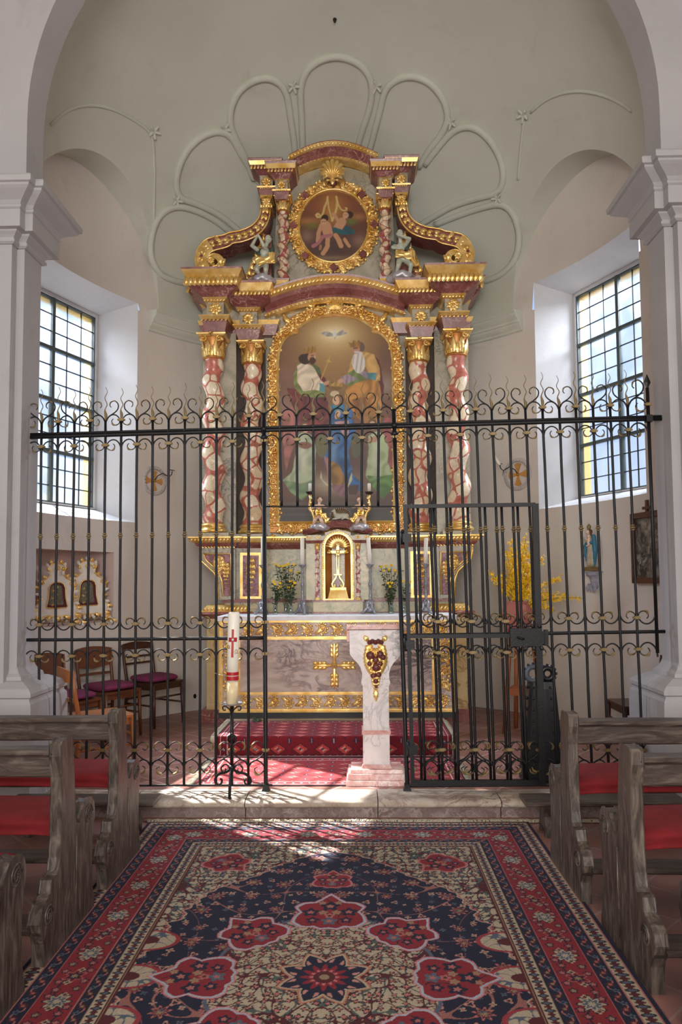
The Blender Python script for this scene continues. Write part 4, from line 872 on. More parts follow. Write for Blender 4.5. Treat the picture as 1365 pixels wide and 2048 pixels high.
pg([(235, 560), (290, 440), (340, 640), (560, 740), (545, 800), (450, 810), (300, 770), (240, 700)], '7b8648', (.4, 1, .06)); pg([(420, 440), (500, 500), (530, 600), (480, 620), (430, 540)], '4e5a34', (1, .2, .06)); pg([(480, 560), (560, 600), (600, 700), (540, 680)], '6a2a2a')
pg([(270, 480), (340, 440), (430, 480), (510, 620), (560, 665), (530, 745), (430, 725), (330, 740), (275, 640)], 'd9c8ae', (.9, 1, .055), .18); pg([(505, 655), (557, 665), (548, 758), (495, 735)], '5a929a')
eg(355, 405, 68, 55, '38271f'); eg(405, 380, 62, 60, '3c2a20'); eg(425, 385, 42, 55, 'bd8d6c', .1); eg(432, 425, 34, 38, '4c3020'); mix2(C, stroke(X, Y, [(415, 372), (440, 370)], 5).astype(float), '402a20'); mix2(C, stroke(X, Y, [(452, 380), (458, 400)], 5).astype(float), 'd8ac88')
pg([(345, 345), (335, 290), (365, 310), (385, 275), (405, 305), (435, 270), (450, 300), (465, 265), (462, 340), (400, 352)], '9c7436', (1, .1, .12)); eg(575, 655, 38, 18, 'c49878', -.5)
mix2(C, stroke(X, Y, [(612, 380), (520, 612)], 5).astype(float), 'c09a50'); mix2(C, stroke(X, Y, [(575, 425), (620, 440)], 7).astype(float), 'c09a50'); eg(598, 428, 12, 14, 'c8a458')
pg([(1040, 360), (1120, 440), (1160, 680), (1150, 900), (1080, 760)], '5e2822'); pg([(780, 590), (830, 420), (900, 350), (980, 340), (1065, 370), (1115, 500), (1130, 640), (1060, 660), (960, 470), (870, 500), (800, 640)], 'c49c5c', (1, .5, .06), .2)
pg([(765, 700), (900, 640), (1010, 630), (1110, 650), (1140, 820), (1120, 1090), (980, 1100), (880, 1000), (800, 900), (755, 800)], 'b47e3c', (1, .35, .04), .3); pg([(840, 830), (980, 800), (1000, 880), (930, 1050), (860, 960)], '8c5a2c', (1, .3, .05))
pg([(715, 600), (880, 530), (1000, 545), (990, 625), (860, 640), (760, 675)], '9c8692', (1, .2, .09)); pg([(780, 560), (850, 520), (960, 600), (1010, 620), (800, 692), (770, 670), (900, 620)], '6f8048', (1, .2, .05)); pg([(985, 555), (1090, 560), (1080, 640), (1000, 612)], '54868e', (1, .1, .07))
eg(905, 450, 66, 112, 'd8d2c8'); mix2(C, (el(Xw, Yw, 905, 450, 60, 105) & (np.sin(X*.14+Y*.02) > .3)).astype(float), 'b4aca4'); eg(925, 290, 44, 50, '6a564a'); eg(875, 312, 42, 52, 'b8886a'); mix2(C, stroke(X, Y, [(855, 305), (895, 300)], 5).astype(float), '54382c'); eg(885, 345, 30, 12, 'c8c0b8')
pg([(820, 290), (800, 235), (840, 250), (860, 215), (885, 245), (915, 215), (930, 260), (925, 290), (870, 300)], '96703a', (1, .1, .12)); eg(665, 690, 68, 46, '7c5e2a'); pg([(600, 690), (595, 650), (630, 670), (665, 640), (700, 668), (735, 648), (730, 700)], 'b08c48', (1, 0, .15)); eg(720, 640, 36, 22, 'c49878', -.5)
pg([(600, 1000), (615, 880), (680, 900), (760, 870), (830, 950), (865, 1150), (790, 1350), (840, 1600), (950, 1700), (900, 1770), (780, 1700), (650, 1450), (560, 1520), (540, 1400), (590, 1150)], '2f6096', (1, .35, .035), .38)
soft(C, X, Y, 640, 1350, 40, 200, '7aa0c4', .6); eg(660, 800, 50, 62, '7e5630'); eg(672, 840, 36, 46, 'd4ac8a'); eg(655, 770, 46, 30, 'cdb894'); pg([(630, 880), (700, 900), (740, 880), (720, 960), (650, 960)], '3f88a0'); eg(685, 985, 26, 46, 'd0a684', .2)
pg([(650, 1060), (800, 1040), (790, 1230), (740, 1190)], 'b0868a', (1, .4, .07)); pg([(600, 1440), (690, 1490), (790, 1690), (650, 1730), (590, 1620)], '9a7236', (1, .5, .06), .35); pg([(545, 1400), (600, 1430), (620, 1680), (580, 1600)], 'a87872'); pg([(600, 1700), (810, 1690), (770, 1835), (690, 1800)], '8e666c', (1, .3, .05)); pg([(780, 1700), (900, 1700), (870, 1800), (790, 1790)], '4e3a30')
pg([(510, 1555), (528, 1640), (610, 1715), (555, 1695), (503, 1620)], 'ccc8a4'); pg([(822, 1565), (834, 1640), (775, 1735), (800, 1650)], 'ccc8a4')
pg([(250, 1200), (340, 1150), (440, 1200), (460, 1350), (445, 1650), (400, 1760), (320, 1852), (200, 1770), (125, 1640), (215, 1560), (262, 1350)], 'a9b594', (1, .25, .035), .2); pg([(130, 1640), (300, 1680), (440, 1640), (400, 1760), (320, 1852), (200, 1770)], '7d9a6e', (.5, 1, .04), .25); soft(C, X, Y, 330, 1420, 45, 190, 'dcdcc8', .6)
eg(350, 1105, 48, 60, '6a4a34'); eg(350, 1115, 34, 46, 'cfa888'); eg(350, 1290, 70, 36, '8a5a4c'); eg(440, 1090, 60, 60, '8a3430')
pg([(1000, 1200), (1080, 1160), (1160, 1190), (1200, 1320), (1195, 1480), (1242, 1600), (1235, 1740), (1140, 1850), (1000, 1650), (965, 1600), (995, 1400)], 'a3b488', (1, .25, .035), .2); pg([(980, 1600), (1100, 1620), (1243, 1590), (1235, 1740), (1140, 1850), (1020, 1700)], '5f8a44', (.5, 1, .045), .3); soft(C, X, Y, 1060, 1420, 45, 180, 'd8dcc0', .6)
eg(1040, 1080, 46, 54, '6e4a30'); eg(1040, 1095, 33, 42, 'cfa888'); eg(1060, 1240, 60, 30, 'b98f70'); eg(520, 1300, 60, 120, '6c6a48'); eg(870, 1300, 55, 130, '5c5c44')
pg([(500, 140), (580, 120), (640, 150), (655, 95), (680, 150), (740, 110), (790, 145), (720, 170), (675, 175), (668, 215), (650, 180), (580, 175)], 'a8a49c', (1, 1, .08)); eg(658, 150, 18, 40, 'dcd8cc')
C = blur(C, 3); C *= (1+.05*np.random.randn(Hn, Wn, 1)).clip(.85, 1.15); C = C.clip(0, 1)
PXa, PZa = PP(540+76/5.12, 640-35/5.12); PXb, PZb = PP(540+1250/5.12, 640+2066/5.12); vx = np.linspace(PXa, PXb, Wn); vz = np.linspace(PZa, PZb, Hn); VX, VZ = np.meshgrid(vx, vz)
def masked(name, VX, VY, VZ, C, mat, parent, mask):
    import bmesh
    o = vmesh(name, VX, VY, VZ, C, mat, parent); b = bmesh.new(); b.from_mesh(o.data); b.verts.ensure_lookup_table(); mk = mask.ravel(); bmesh.ops.delete(b, geom=[v for v in b.verts if not mk[v.index]], context='VERTS'); b.to_mesh(o.data); b.free(); return o
o = masked('coronation_painting', VX, np.full_like(VX, YP-.021), VZ, C, PAINT, frame_o, inpoly(VX, VZ, offs(outl, .006))); tag(o, 'large arched oil painting of crowned figures above a woman in blue')
# round painting
Wn = Hn = 260; gx = np.linspace(80, 1270, Wn); gy = np.linspace(90, 1360, Hn); X, Y = np.meshgrid(gx, gy); C = np.zeros((Hn, Wn, 3)); C[:] = lin('643c30')[:3]
for a in ((650, 350, 420, 260, 'a06038'), (660, 450, 160, 300, 'b08040'), (250, 620, 200, 60, 'b07848'), (1100, 560, 140, 60, 'a87048'), (650, 1100, 700, 260, '4c3c38'), (220, 880, 110, 110, '8c7060'), (1120, 980, 130, 110, '8c6c5c'), (300, 700, 110, 60, '6f7430'), (980, 640, 110, 60, '5f7434'), (600, 1270, 400, 40, '8a7058')): soft(C, X, Y, *a[:4], a[4], .8)
Xw, Yw = warp(X, Y, 4); gc = 'c8ae6c'
for L, w in (([(575, 200), (565, 280), (520, 380), (490, 500), (440, 550), (395, 550), (375, 515), (400, 490), (430, 510)], 17), ([(575, 200), (590, 380), (620, 500), (650, 620), (680, 540)], 12), ([(725, 200), (740, 300), (730, 400), (705, 480), (650, 620)], 19), ([(725, 200), (760, 340), (800, 420), (850, 450), (900, 435), (905, 405), (880, 400)], 12)): mix2(C, stroke(X, Y, L, w).astype(float), gc)
sk = 'c08e6c'
for L, w, c in (([(460, 700), (420, 820), (400, 960)], 36, sk), ([(540, 700), (580, 840)], 85, sk), ([(570, 940), (570, 1060), (490, 1190)], 38, sk), ([(450, 1060), (440, 1110)], 24, 'a87658'), ([(620, 870), (480, 900), (420, 1000), (320, 1060)], 30, 'a86a6c'), ([(820, 640), (740, 760)], 75, sk), ([(840, 640), (740, 600), (670, 500)], 30, sk), ([(710, 880), (760, 960), (800, 1060)], 42, sk), ([(860, 950), (940, 1070)], 28, sk), ([(690, 780), (860, 830), (1000, 820)], 42, '2a5c64'), ([(900, 760), (960, 820)], 50, '2c525c')): mix2(C, stroke(Xw, Yw, L, w).astype(float), c)
for cx, cy, hx, hy in ((505, 640, 525, 570), (880, 530, 950, 520)): mix2(C, el(Xw, Yw, hx, hy, 62, 62).astype(float), '3c281e'); mix2(C, el(Xw, Yw, cx, cy, 52, 56).astype(float), 'c89a78'); mix2(C, stroke(X, Y, [(cx-22, cy-5), (cx-12, cy-5)], 6).astype(float), '3c281e'); mix2(C, stroke(X, Y, [(cx+14, cy-5), (cx+24, cy-5)], 6).astype(float), '3c281e')
C = blur(C, 2); C *= (1+.05*np.random.randn(Hn, Wn, 1)).clip(.85, 1.15)
kx = 1.02; vx = np.linspace(cxr-RX*kx, cxr+RX*kx, Wn); vz = np.linspace(czr+RZ*kx, czr-RZ*kx, Hn); VX, VZ = np.meshgrid(vx, vz); o = masked('round_painting', VX, np.full_like(VX, YU-.02), VZ, C.clip(0, 1), PAINT, round_o, ((VX-cxr)/RX)**2+((VZ-czr)/RZ)**2 < 1.01); tag(o, 'round oil painting of two cherubs holding a golden letter')
# ---- figures ----
def Qf(sc, ox, oy, Y): return lambda x, y, dy=0.0: (lambda t: (t[0], Y+dy, t[1]))(U(ox+x/sc, oy+y/sc, Y))
def putto(name, label, q, k, head, neck, hip, armL, armR, legL, legR, look=0, mat=PALE, drape=None, wings=True, cloud=None, cat='cherub statue', grp=None, voxel=.006):
    base = q(*cloud[:2]) if cloud else q(*legL[-1][:2]); r = empty(name, base, label, cat, grp); b = MB(mat); h = q(*head); n_ = q(*neck); p = q(*hip)
    b.ell(h, k*.95, k*1.0, k*1.15, None, 14, 10); b.ell((h[0]+look*k*.35, h[1]-k*.62, h[2]-k*.25), k*.5, k*.4, k*.42); b.ell((h[0]+look*k*.4, h[1]-k*.98, h[2]-k*.08), k*.13, k*.18, k*.17)
    for s in (-1, 1): b.ell((h[0]+look*k*.2+s*k*.45, h[1]-k*.7, h[2]-k*.28), k*.3); b.ell((h[0]+s*k*.95, h[1], h[2]-k*.05), k*.14, k*.2, k*.25)
    b.cap(h, n_, k*.5, k*.55); ch = tuple(n_[i]*.72+p[i]*.28 for i in range(3)); b.ell(ch, k*1.25, k*.95, k*1.15); bl = tuple(n_[i]*.3+p[i]*.7 for i in range(3)); b.ell((bl[0], bl[1]-k*.15, bl[2]), k*1.12, k*1.05, k*1.05); b.ell(p, k*1.22, k*1.0, k*.85)
    for A in (armL, armR):
        a = [q(*t) for t in A]; b.cap(a[0], a[1], k*.62, k*.52); b.cap(a[1], a[2], k*.52, k*.34); d = (Vector(a[2])-Vector(a[1])).normalized(); w = Vector(a[2])+d*k*.2; b.ell(tuple(w), k*.27, k*.2, k*.3)
        for j in range(4):
            o_ = Vector((-.24+.16*j, -.05, 0))*k; b.cap(tuple(w+o_), tuple(w+o_+d*k*(.42 if j in (1, 2) else .34)), k*.09, k*.07, None, 6)
        b.cap(tuple(w+Vector((.2*k, -.1*k, 0))), tuple(w+Vector((.38*k, -.18*k, 0))+d*k*.15), k*.1, k*.08, None, 6)
    for A in (legL, legR):
        a = [q(*t) for t in A]; b.cap(a[0], a[1], k*.88, k*.68); b.cap(a[1], a[2], k*.68, k*.38); f_ = (a[2][0], a[2][1]-k*.45, a[2][2]-k*.08); b.cap(a[2], f_, k*.3, k*.22)
    smooth_join(b.build('body', r), voxel)
    e = MB(DKW)
    for s in (-1, 1): e.ell((h[0]+look*k*.3+s*k*.34, h[1]-k*.93, h[2]-k*.02), k*.09, k*.05, k*.06)
    e.build('eyes', r); e = MB(plain('painted_lips', 'a05a50', .5) if 'painted_lips' not in MATS and not bpy.data.materials.get('painted_lips') else bpy.data.materials['painted_lips']); e.ell((h[0]+look*k*.38, h[1]-k*1.02, h[2]-k*.42), k*.17, k*.08, k*.07); e.build('lips', r)
    e = MB(HAIR); e.ell((h[0]-look*k*.2, h[1]+k*.18, h[2]+k*.2), k*1.02, k*.95, k*1.05)
    for j in range(16): a = j*2.4; rr = k*(.55+.4*(j/16)); e.ell((h[0]-look*k*.2+cos(a)*rr, h[1]+k*.1-abs(sin(a))*k*.25, h[2]+k*(.95-.55*j/16)), k*.3, k*.3, k*.26, None, 8, 6)
    e.build('hair', r)
    if wings:
        for s in (-1, 1):
            w = MB(plain('dark_green_wing', '3c4a40', .5) if not bpy.data.materials.get('dark_green_wing') else bpy.data.materials['dark_green_wing']); f = planar(ch[1]+k*.75)
            for j in range(6): leaf(w, f, (ch[0]+s*k*.5, ch[2]+k*.3), pi/2-s*(1.0+j*.22), k*(3.0-.25*j), k*.42, k*.25, s*.5, None, 7)
            w.build('wing', r)
    if drape:
        d = MB(GOLD)
        for (x0, y0, x1, y1, w_) in drape:
            a, c = Vector(q(x0, y0)), Vector(q(x1, y1)); rows = []
            for i in range(13):
                t = i/12; c0 = a+(c-a)*t; c0.z += .03*sin(t*7)*k*8; nr = Vector((-(c-a).z, 0, (c-a).x)).normalized(); rows.append([tuple(c0+nr*k*w_*(j/6-.5)*(1+.25*sin(t*9))+Vector((0, -k*(1.15+.22*sin(j*2.4+t*5)), 0))) for j in range(7)])
            d.grid(rows)
        o = d.build('drapery', r, recalc=False); md = o.modifiers.new('thick', 'SOLIDIFY'); md.thickness = .012
    if cloud:
        c = MB(SILV); cx, cy, cz = q(*cloud[:2]); w, hh = cloud[2], cloud[3]
        for j in range(11): a = j*2.4; t = j/11; c.ell((cx+cos(a)*w*.42*(t+.25), cy+sin(a)*w*.22, cz+hh*(.25-.3*t)), w*.26, w*.22, hh*.36, None, 10, 7)
        o = c.build('cloud', r); smooth_join(o, .012, 3)
    return r
q = Qf(4.266, 360, 300, 7.98)
putto('cherub_statue', 'pale cherub with hands pressed together beside the left small column, standing on a silver cloud', q, .041, (757, 772, -.03), (730, 835), (700, 975), ((660, 850, 0), (620, 835, -.05), (672, 780, -.12)), ((745, 860, 0), (725, 850, -.09), (690, 785, -.13)), ((672, 985, 0), (665, 1050, -.09), (690, 1085, 0)), ((735, 985, 0), (742, 1050, -.09), (735, 1090, 0)), .4, drape=[(650, 985, 810, 930, 2.2), (790, 890, 790, 990, 1.6)], cloud=(705, 1120, .24, .13), grp=None)
q = Qf(2.1, 350, 290, 7.98)
putto('cherub_statue', 'pale cherub turning right beside the right small column, seated on a silver cloud', q, .041, (945, 378, -.03), (948, 410), (955, 478), ((925, 425, 0), (915, 440, -.06), (945, 455, -.12)), ((970, 420, 0), (985, 405, -.06), (940, 400, -.12)), ((945, 485, 0), (938, 520, -.09), (930, 545, -.02)), ((970, 485, 0), (990, 520, -.1), (985, 560, -.02)), -.5, drape=[(925, 465, 1000, 470, 2.2), (990, 450, 1010, 520, 1.5)], cloud=(952, 560, .26, .13))
# ---- tabernacle ----
YT = 7.74
def T(x, y, Y=YT): return U(500+x/5.25, 1040+y/5.25, Y)
tx = T(925, 0)[0]; tab = empty('tabernacle', (tx, YT+.15, MT+.012), 'small marble tabernacle with an arched golden niche on the altar, between the middle candles', 'tabernacle')
def TW(a, b, Y=YT): return T(a, 400, Y)[0], T(b, 400, Y)[0]
zB = MT+.0125; x0, x1 = TW(665, 1185); m = MB(GREEN, REDM); m.box(x0, x1, YT-.02, YT+.2, zB, T(0, 865)[1], GREEN); m.box(x0-.01, x1+.01, YT-.035, YT+.2, T(0, 865)[1], T(0, 845)[1], REDM); m.box(x0-.01, x1+.01, YT-.03, YT+.2, zB, zB+.018, REDM); m.build('plinth', tab)
m = MB(GREEN, REDM); xa, xb_ = TW(590, 1255); na, nb = TW(790, 1062); zb, zt = T(0, 845)[1], T(0, 232)[1]; cz = T(0, 290)[1]; ra = (nb-na)/2; cxn = (na+nb)/2
m.box(xa, na, YT, YT+.2, zb, zt+.06, 0); m.box(nb, xb_, YT, YT+.2, zb, zt+.06, 0); m.box(na, nb, YT+.14, YT+.2, zb, cz+ra, 0)
out = []; 
for i in range(17): a = pi*i/16; out.append((cxn-ra*cos(a), cz+ra*sin(a)))
top = T(0, 105)[1]; m.grid([[(x, YT, z), (x, YT, max(top-abs(x-cxn)*.25, z+.01))] for x, z in out], 0, smooth=False); m.build('housing', tab)
m = MB(GOLDR, GOLD); rows = []
for y_ in (YT, YT+.06, YT+.11, YT+.14): 
    k = (1, 1, .85, .5)[[YT, YT+.06, YT+.11, YT+.14].index(y_)]; rows.append([(na+(cxn-na)*(1-k), y_, zb)]+[(cxn+(x-cxn)*k, y_, z if k == 1 else cz+(z-cz)*k) for x, z in out]+[(nb-(nb-cxn)*(1-k), y_, zb)])
m.grid(rows); 
for k in range(13): a = pi*(k+.5)/13; leaf(m, lambda u, v, w: (u, YT+.10-w*1.2, v), (cxn+cos(a)*ra*.15, cz+sin(a)*ra*.15), a, ra*.85, ra*.13, .03, 0, 1, 6)
m.build('golden_niche', tab)
m = MB(GOLD); pth = [(na-.012, zb), (na-.012, cz)]+[(cxn-(ra+.012)*cos(pi*i/16), cz+(ra+.012)*sin(pi*i/16)) for i in range(1, 16)]+[(nb+.012, cz), (nb+.012, zb)]
m.ribbon(pth, .014, YT-.012, YT+.01)
rs = resample(pth, .018)
for x, z, a in rs: leaf(m, planar(YT-.012), (x, z), a+1.0, .026, .007, .012, .4, None, 4)
m.box(na-.02, nb+.02, YT-.03, YT, zb-.005, zb+.012); leafrow(m, planar(YT-.03), (na-.02, zb), (nb+.02, zb), 14, .022, .012); m.build('niche_frame', tab)
for cxp_ in (712, 1137):
    xc = T(cxp_, 500)[0]; q = column('t', xc, YT-.035, zb, zb+.028, T(0, 325)[1], .024, .004, 7, 1, PEBS, tab, 0, 14); capital(xc, YT-.035, T(0, 325)[1], T(0, 255)[1], .022, q, 0)
m = MB(REDM, GREEN, GOLD)
for a, b in ((600, 750), (1105, 1255)):
    u, v = TW(a, b); m.frust(u, v, YT-.03, YT+.2, T(0, 253)[1], T(0, 222)[1], 0, .03, 0); m.frust(u, v, YT-.03, YT+.2, T(0, 222)[1], T(0, 165)[1], .0, .0, 1)
    for xx in (u+.03, v-.03): rosette(m, planar(YT-.03), (xx, T(0, 192)[1]), .022, .014, 2, 6)
pt = []
for i in range(25): 
    t = -1+i/12; e = (cos(t*pi)+1)/2 if abs(t) < .8 else .095*(1-(abs(t)-.8)*4); pt.append((cxn+t*(T(1290, 0)[0]-T(560, 0)[0])/2, T(0, 160)[1]+.072*max(e, .02)))
arcsweep(m, pt, YT-.04, [(0, 0, 0), (.012, .02, 0), (.03, .045, 0), (.048, .05, 0)], YT+.2); m.build('red_marble_roof', tab)
# crucifix inside the niche
cr_ = empty('altar_crucifix', (cxn, YT+.05, zb), 'golden crucifix with rays on a stepped foot inside the tabernacle niche', 'crucifix'); Yc_ = YT+.02
m = MB(GOLD); g = lambda x, y: (T(x, y, Yc_)[0], T(x, y, Yc_)[1]); zf = zb+.013
u, v = TW(818, 1035); m.frust(u, v, YT-.015, YT+.08, zf, T(0, 742, Yc_)[1], .0, -.022); m.box(u+.025, v-.025, YT, YT+.07, T(0, 742, Yc_)[1], T(0, 715, Yc_)[1]); m.build('stepped_foot', cr_)
m = MB(GOLD, REDM); 
for s in (-1, 1):
    L = [g(925+s*x, y) for x, y in ((15, 585), (22, 610), (45, 640), (62, 670), (55, 700), (35, 700), (32, 680))]; m.ribbon(L, .006, Yc_-.012, Yc_+.012); spiral(m, planar(Yc_-.01), g(925+s*38, 695), 0, .014, 1.2, s, .004, .01)
m.prism([g(925, 600), g(955, 660), g(925, 710), g(895, 660)], lambda x, z: (x, Yc_-.005, z), lambda x, z: (x, Yc_+.01, z), 1); a, b = g(885, 582), g(965, 568); m.box(a[0], b[0], Yc_-.02, Yc_+.02, a[1], b[1]); m.build('scroll_stand', cr_)
m = MB(GOLD); c0 = g(925, 335); a, b = g(912, 570), g(938, 250); m.box(a[0], b[0], Yc_-.006, Yc_+.006, a[1], b[1]); a, b = g(835, 350), g(1015, 322); m.box(a[0], b[0], Yc_-.006, Yc_+.006, a[1], b[1])
for (x, y) in ((925, 262), (835, 336), (1015, 336)):
    for dx, dy in ((0, -14), (13, 5), (-13, 5)): p_ = g(x+dx, y+dy); m.ell((p_[0], Yc_-.006, p_[1]), .012, .008, .012, None, 9, 6)
for k in range(20): a = 2*pi*k/20+.15; L = .06 if k % 2 else .048; m.tube([(c0[0]+cos(a)*.012, Yc_, c0[1]+sin(a)*.012), (c0[0]+cos(a)*L, Yc_, c0[1]+sin(a)*L)], [.0055, .001], None, 5)
m.ell((c0[0], Yc_-.005, c0[1]), .022, .008, .022); m.build('cross', cr_)
m = MB(plain('crucified_figure_paint', 'a58c80', .5)); h = g(925, 372); ft = g(925, 520); m.ell((h[0], Yc_-.02, h[1]), .008, .008, .010); m.cap((h[0], Yc_-.016, h[1]-.012), (ft[0], Yc_-.014, ft[1]+.03), .0075, .005); m.cap((ft[0], Yc_-.014, ft[1]+.035), (ft[0]+.002, Yc_-.012, ft[1]), .005, .003)
for s in (-1, 1): m.cap((h[0], Yc_-.014, h[1]-.014), (h[0]+s*.042, Yc_-.012, h[1]+.008), .0036, .0025, None, 7)
smooth_join(m.build('figure', cr_), .0018, 1)
# ---- angels with candles, lamb ----
q = Qf(8.03, 590, 950, 7.68)
def angel(s, lab):
    R = (lambda x: x) if s < 0 else (lambda x: 1424-x+18)
    hx, hy = (400, 400) if s < 0 else (1035, 395)
    P = lambda x, y, d=0: (R(x), y, d)
    r = putto('candle_angel', lab, q, .027, P(402, 400), P(392, 465), P(372, 650), (P(345, 495), P(290, 530, -.02), P(262, 545, -.03)), (P(440, 495), P(490, 520, -.03), P(525, 520, -.05)), (P(355, 660), P(325, 740, -.05), P(290, 840)), (P(400, 665), P(440, 750, -.06), P(480, 830)), .3*(-s), SKIN, drape=[(R(330), 620, R(440), 600, 2.2), (R(430), 640, R(540), 745, 2.0)], wings=False, cloud=(R(405), 845, .17, .10), cat='angel statue', voxel=.0045)
    m = MB(GOLD); L = [P(305, 790), P(310, 680), P(285, 600), P(235, 550), P(240, 470), P(252, 400), P(248, 320)]; m.tube([q(x, y, -.035) for x, y, _ in L], [.008, .013, .015, .012, .012, .010, .016], None, 9)
    for x, y, _ in L[2:6]: a = q(x, y, -.045); leaf(m, planar(a[1]), (a[0], a[2]), pi/2-s*-.8, .035, .009, .012)
    m.build('golden_horn', r); c = q(R(248), 285, -.035); m = MB(DKW, GOLD); m.lathe((c[0], c[1], c[2]-.012), [(.018, -.012), (.036, 0), (.044, .012), (.046, .018), (.01, .018)], 0, 18); m.build('drip_dish', r)
    c = (c[0], c[1], c[2]+.0065); m = MB(WAX); m.lathe(c, [(.0165, 0), (.0165, .082), (.012, .088), (.003, .084)], 0, 14); m.tube([(c[0], c[1], c[2]+.083), (c[0], c[1], c[2]+.095)], .0012, IRON, 5); tag(m.build('short_candle'), 'short white candle held up by the %s angel over the tabernacle' % ('left' if s < 0 else 'right'), 'candle')
angel(-1, 'small painted angel with a golden horn candle holder, left of the lamb'); angel(1, 'small painted angel with a golden horn candle holder, right of the lamb')
lx, _, lz = q(735, 800, 0); lam = empty('lamb_statue', (lx, 7.72, T(0, 60)[1]), 'white lamb lying on a dark red book-like base above the tabernacle', 'lamb statue')
m = MB(REDM); a, b = q(560, 815), q(925, 720); m.frust(a[0], b[0], 7.68, 7.78, a[2]-.01, b[2], 0, -.015); m.build('red_base', lam)
m = MB(WHITE if 0 else plain('lamb_white', 'c9c6b4', .6)); Cq = lambda x, y, d=0: q(x, y, d)
m.cap(Cq(680, 660), Cq(830, 660), .030, .030); m.cap(Cq(660, 650), Cq(630, 590), .022, .014); m.cap(Cq(632, 575, -.005), Cq(605, 585, -.01), .014, .008); m.ell(Cq(640, 555), .008, .006, .004)
for x0, x1 in ((690, 610), (730, 650), (830, 880), (800, 760)): m.cap(Cq(x0, 690, -.02), Cq(x1, 712, -.03), .011, .007)
m.cap(Cq(850, 650), Cq(870, 690), .009, .006); smooth_join(m.build('lamb_body', lam), .003, 2)
m = MB(DKW, GOLD); c = q(735, 640, .03); m.ell((c[0], c[1]+.02, c[2]), .10, .012, .075)
for k in range(17): a = pi*k/16; m.tube([(c[0]+cos(a)*.045, c[1]+.005, c[2]-.02+sin(a)*.045), (c[0]+cos(a)*.12, c[1]+.005, c[2]-.02+sin(a)*.105)], [.0028, .001], 1, 5)
m.build('rayed_backdrop', lam)
# ---- candlesticks, candles ----
def candlestick(px, top, bot, lean, lab, labc, first=[None]):
    Y = 7.58; x, _ = U(px, 1180, Y); zb = MT+.0125; zc = U(px, bot, Y)[1]; zt = U(px, top, Y)[1]
    h = zc-zb
    if first[0] is None:
        r = empty('pewter_candlestick', (0, 0, 0), lab, 'candlestick', 'pewter candlesticks on the altar table'); m = MB(PEWT)
        m.lathe((0, 0, 0), [(.018, .15*h), (.034, .20*h), (.030, .24*h), (.014, .27*h), (.012, .33*h), (.019, .36*h), (.011, .39*h), (.012, .52*h), (.02, .56*h), (.021, .6*h), (.012, .64*h), (.010, .80*h), (.017, .83*h), (.010, .86*h), (.012, .91*h), (.020, .93*h), (.038, .965*h), (.041, .98*h), (.036, .985*h), (.012, .985*h)], None, 18); m.build('stem', r)
        for k in range(3):
            a = -pi/2+.5+2*pi*k/3; m = MB(PEWT); c, s_ = cos(a), sin(a); m.tube([(c*.015, s_*.015, .27*h), (c*.028, s_*.028, .19*h), (c*.03, s_*.03, .12*h), (c*.055, s_*.055, .07*h), (c*.074, s_*.074, .035*h), (c*.066, s_*.066, .012)], [.014, .024, .022, .016, .015, .012], None, 9)
            m.ell((c*.078, s_*.078, .012), .015, .015, .012); m.build('scroll_foot', r)
        m = MB(PEWT); m.lathe((0, 0, .04*h), [(.02, 0), (.05, .01*h), (.038, .07*h), (.03, .12*h)], None, 12); m.build('foot_shield', r); first[0] = r
    else: r = ctree(first[0]); tag(r, lab)
    r.location = (x, Y, zb); r.rotation_euler = (0, 0, random.uniform(-.2, .2))
    m = MB(WAX); L = zt-zc; rr = .0205; dx = lean*L; n = 14; rows = []
    for t, q_ in ((0, 1), (.5, 1), (.97, 1), (1.0, .85)): rows.append([(x+dx*t+rr*q_*cos(2*pi*j/n), Y+rr*q_*sin(2*pi*j/n), zc-.001*h+L*t) for j in range(n)])
    m.grid(rows, 0, True, True, True); m.tube([(x+dx, Y, zt), (x+dx, Y, zt+.008)], .0014, IRON, 5); tag(m.build('altar_candle'), labc, 'candle')
candlestick(526, 1075, 1128, 0, 'pewter candlestick at the far left of the altar table, partly behind the grille post', 'tall white altar candle at the far left of the altar')
candlestick(605.5, 1075, 1129, 0, 'pewter candlestick just left of the tabernacle', 'tall white altar candle just left of the tabernacle')
candlestick(741, 1075, 1129, -.06, 'pewter candlestick just right of the tabernacle', 'slightly leaning white altar candle just right of the tabernacle')
candlestick(852.5, 1076, 1129, .03, 'pewter candlestick at the far right of the altar table, behind the open gate', 'tall white altar candle at the far right, seen through the open gate')
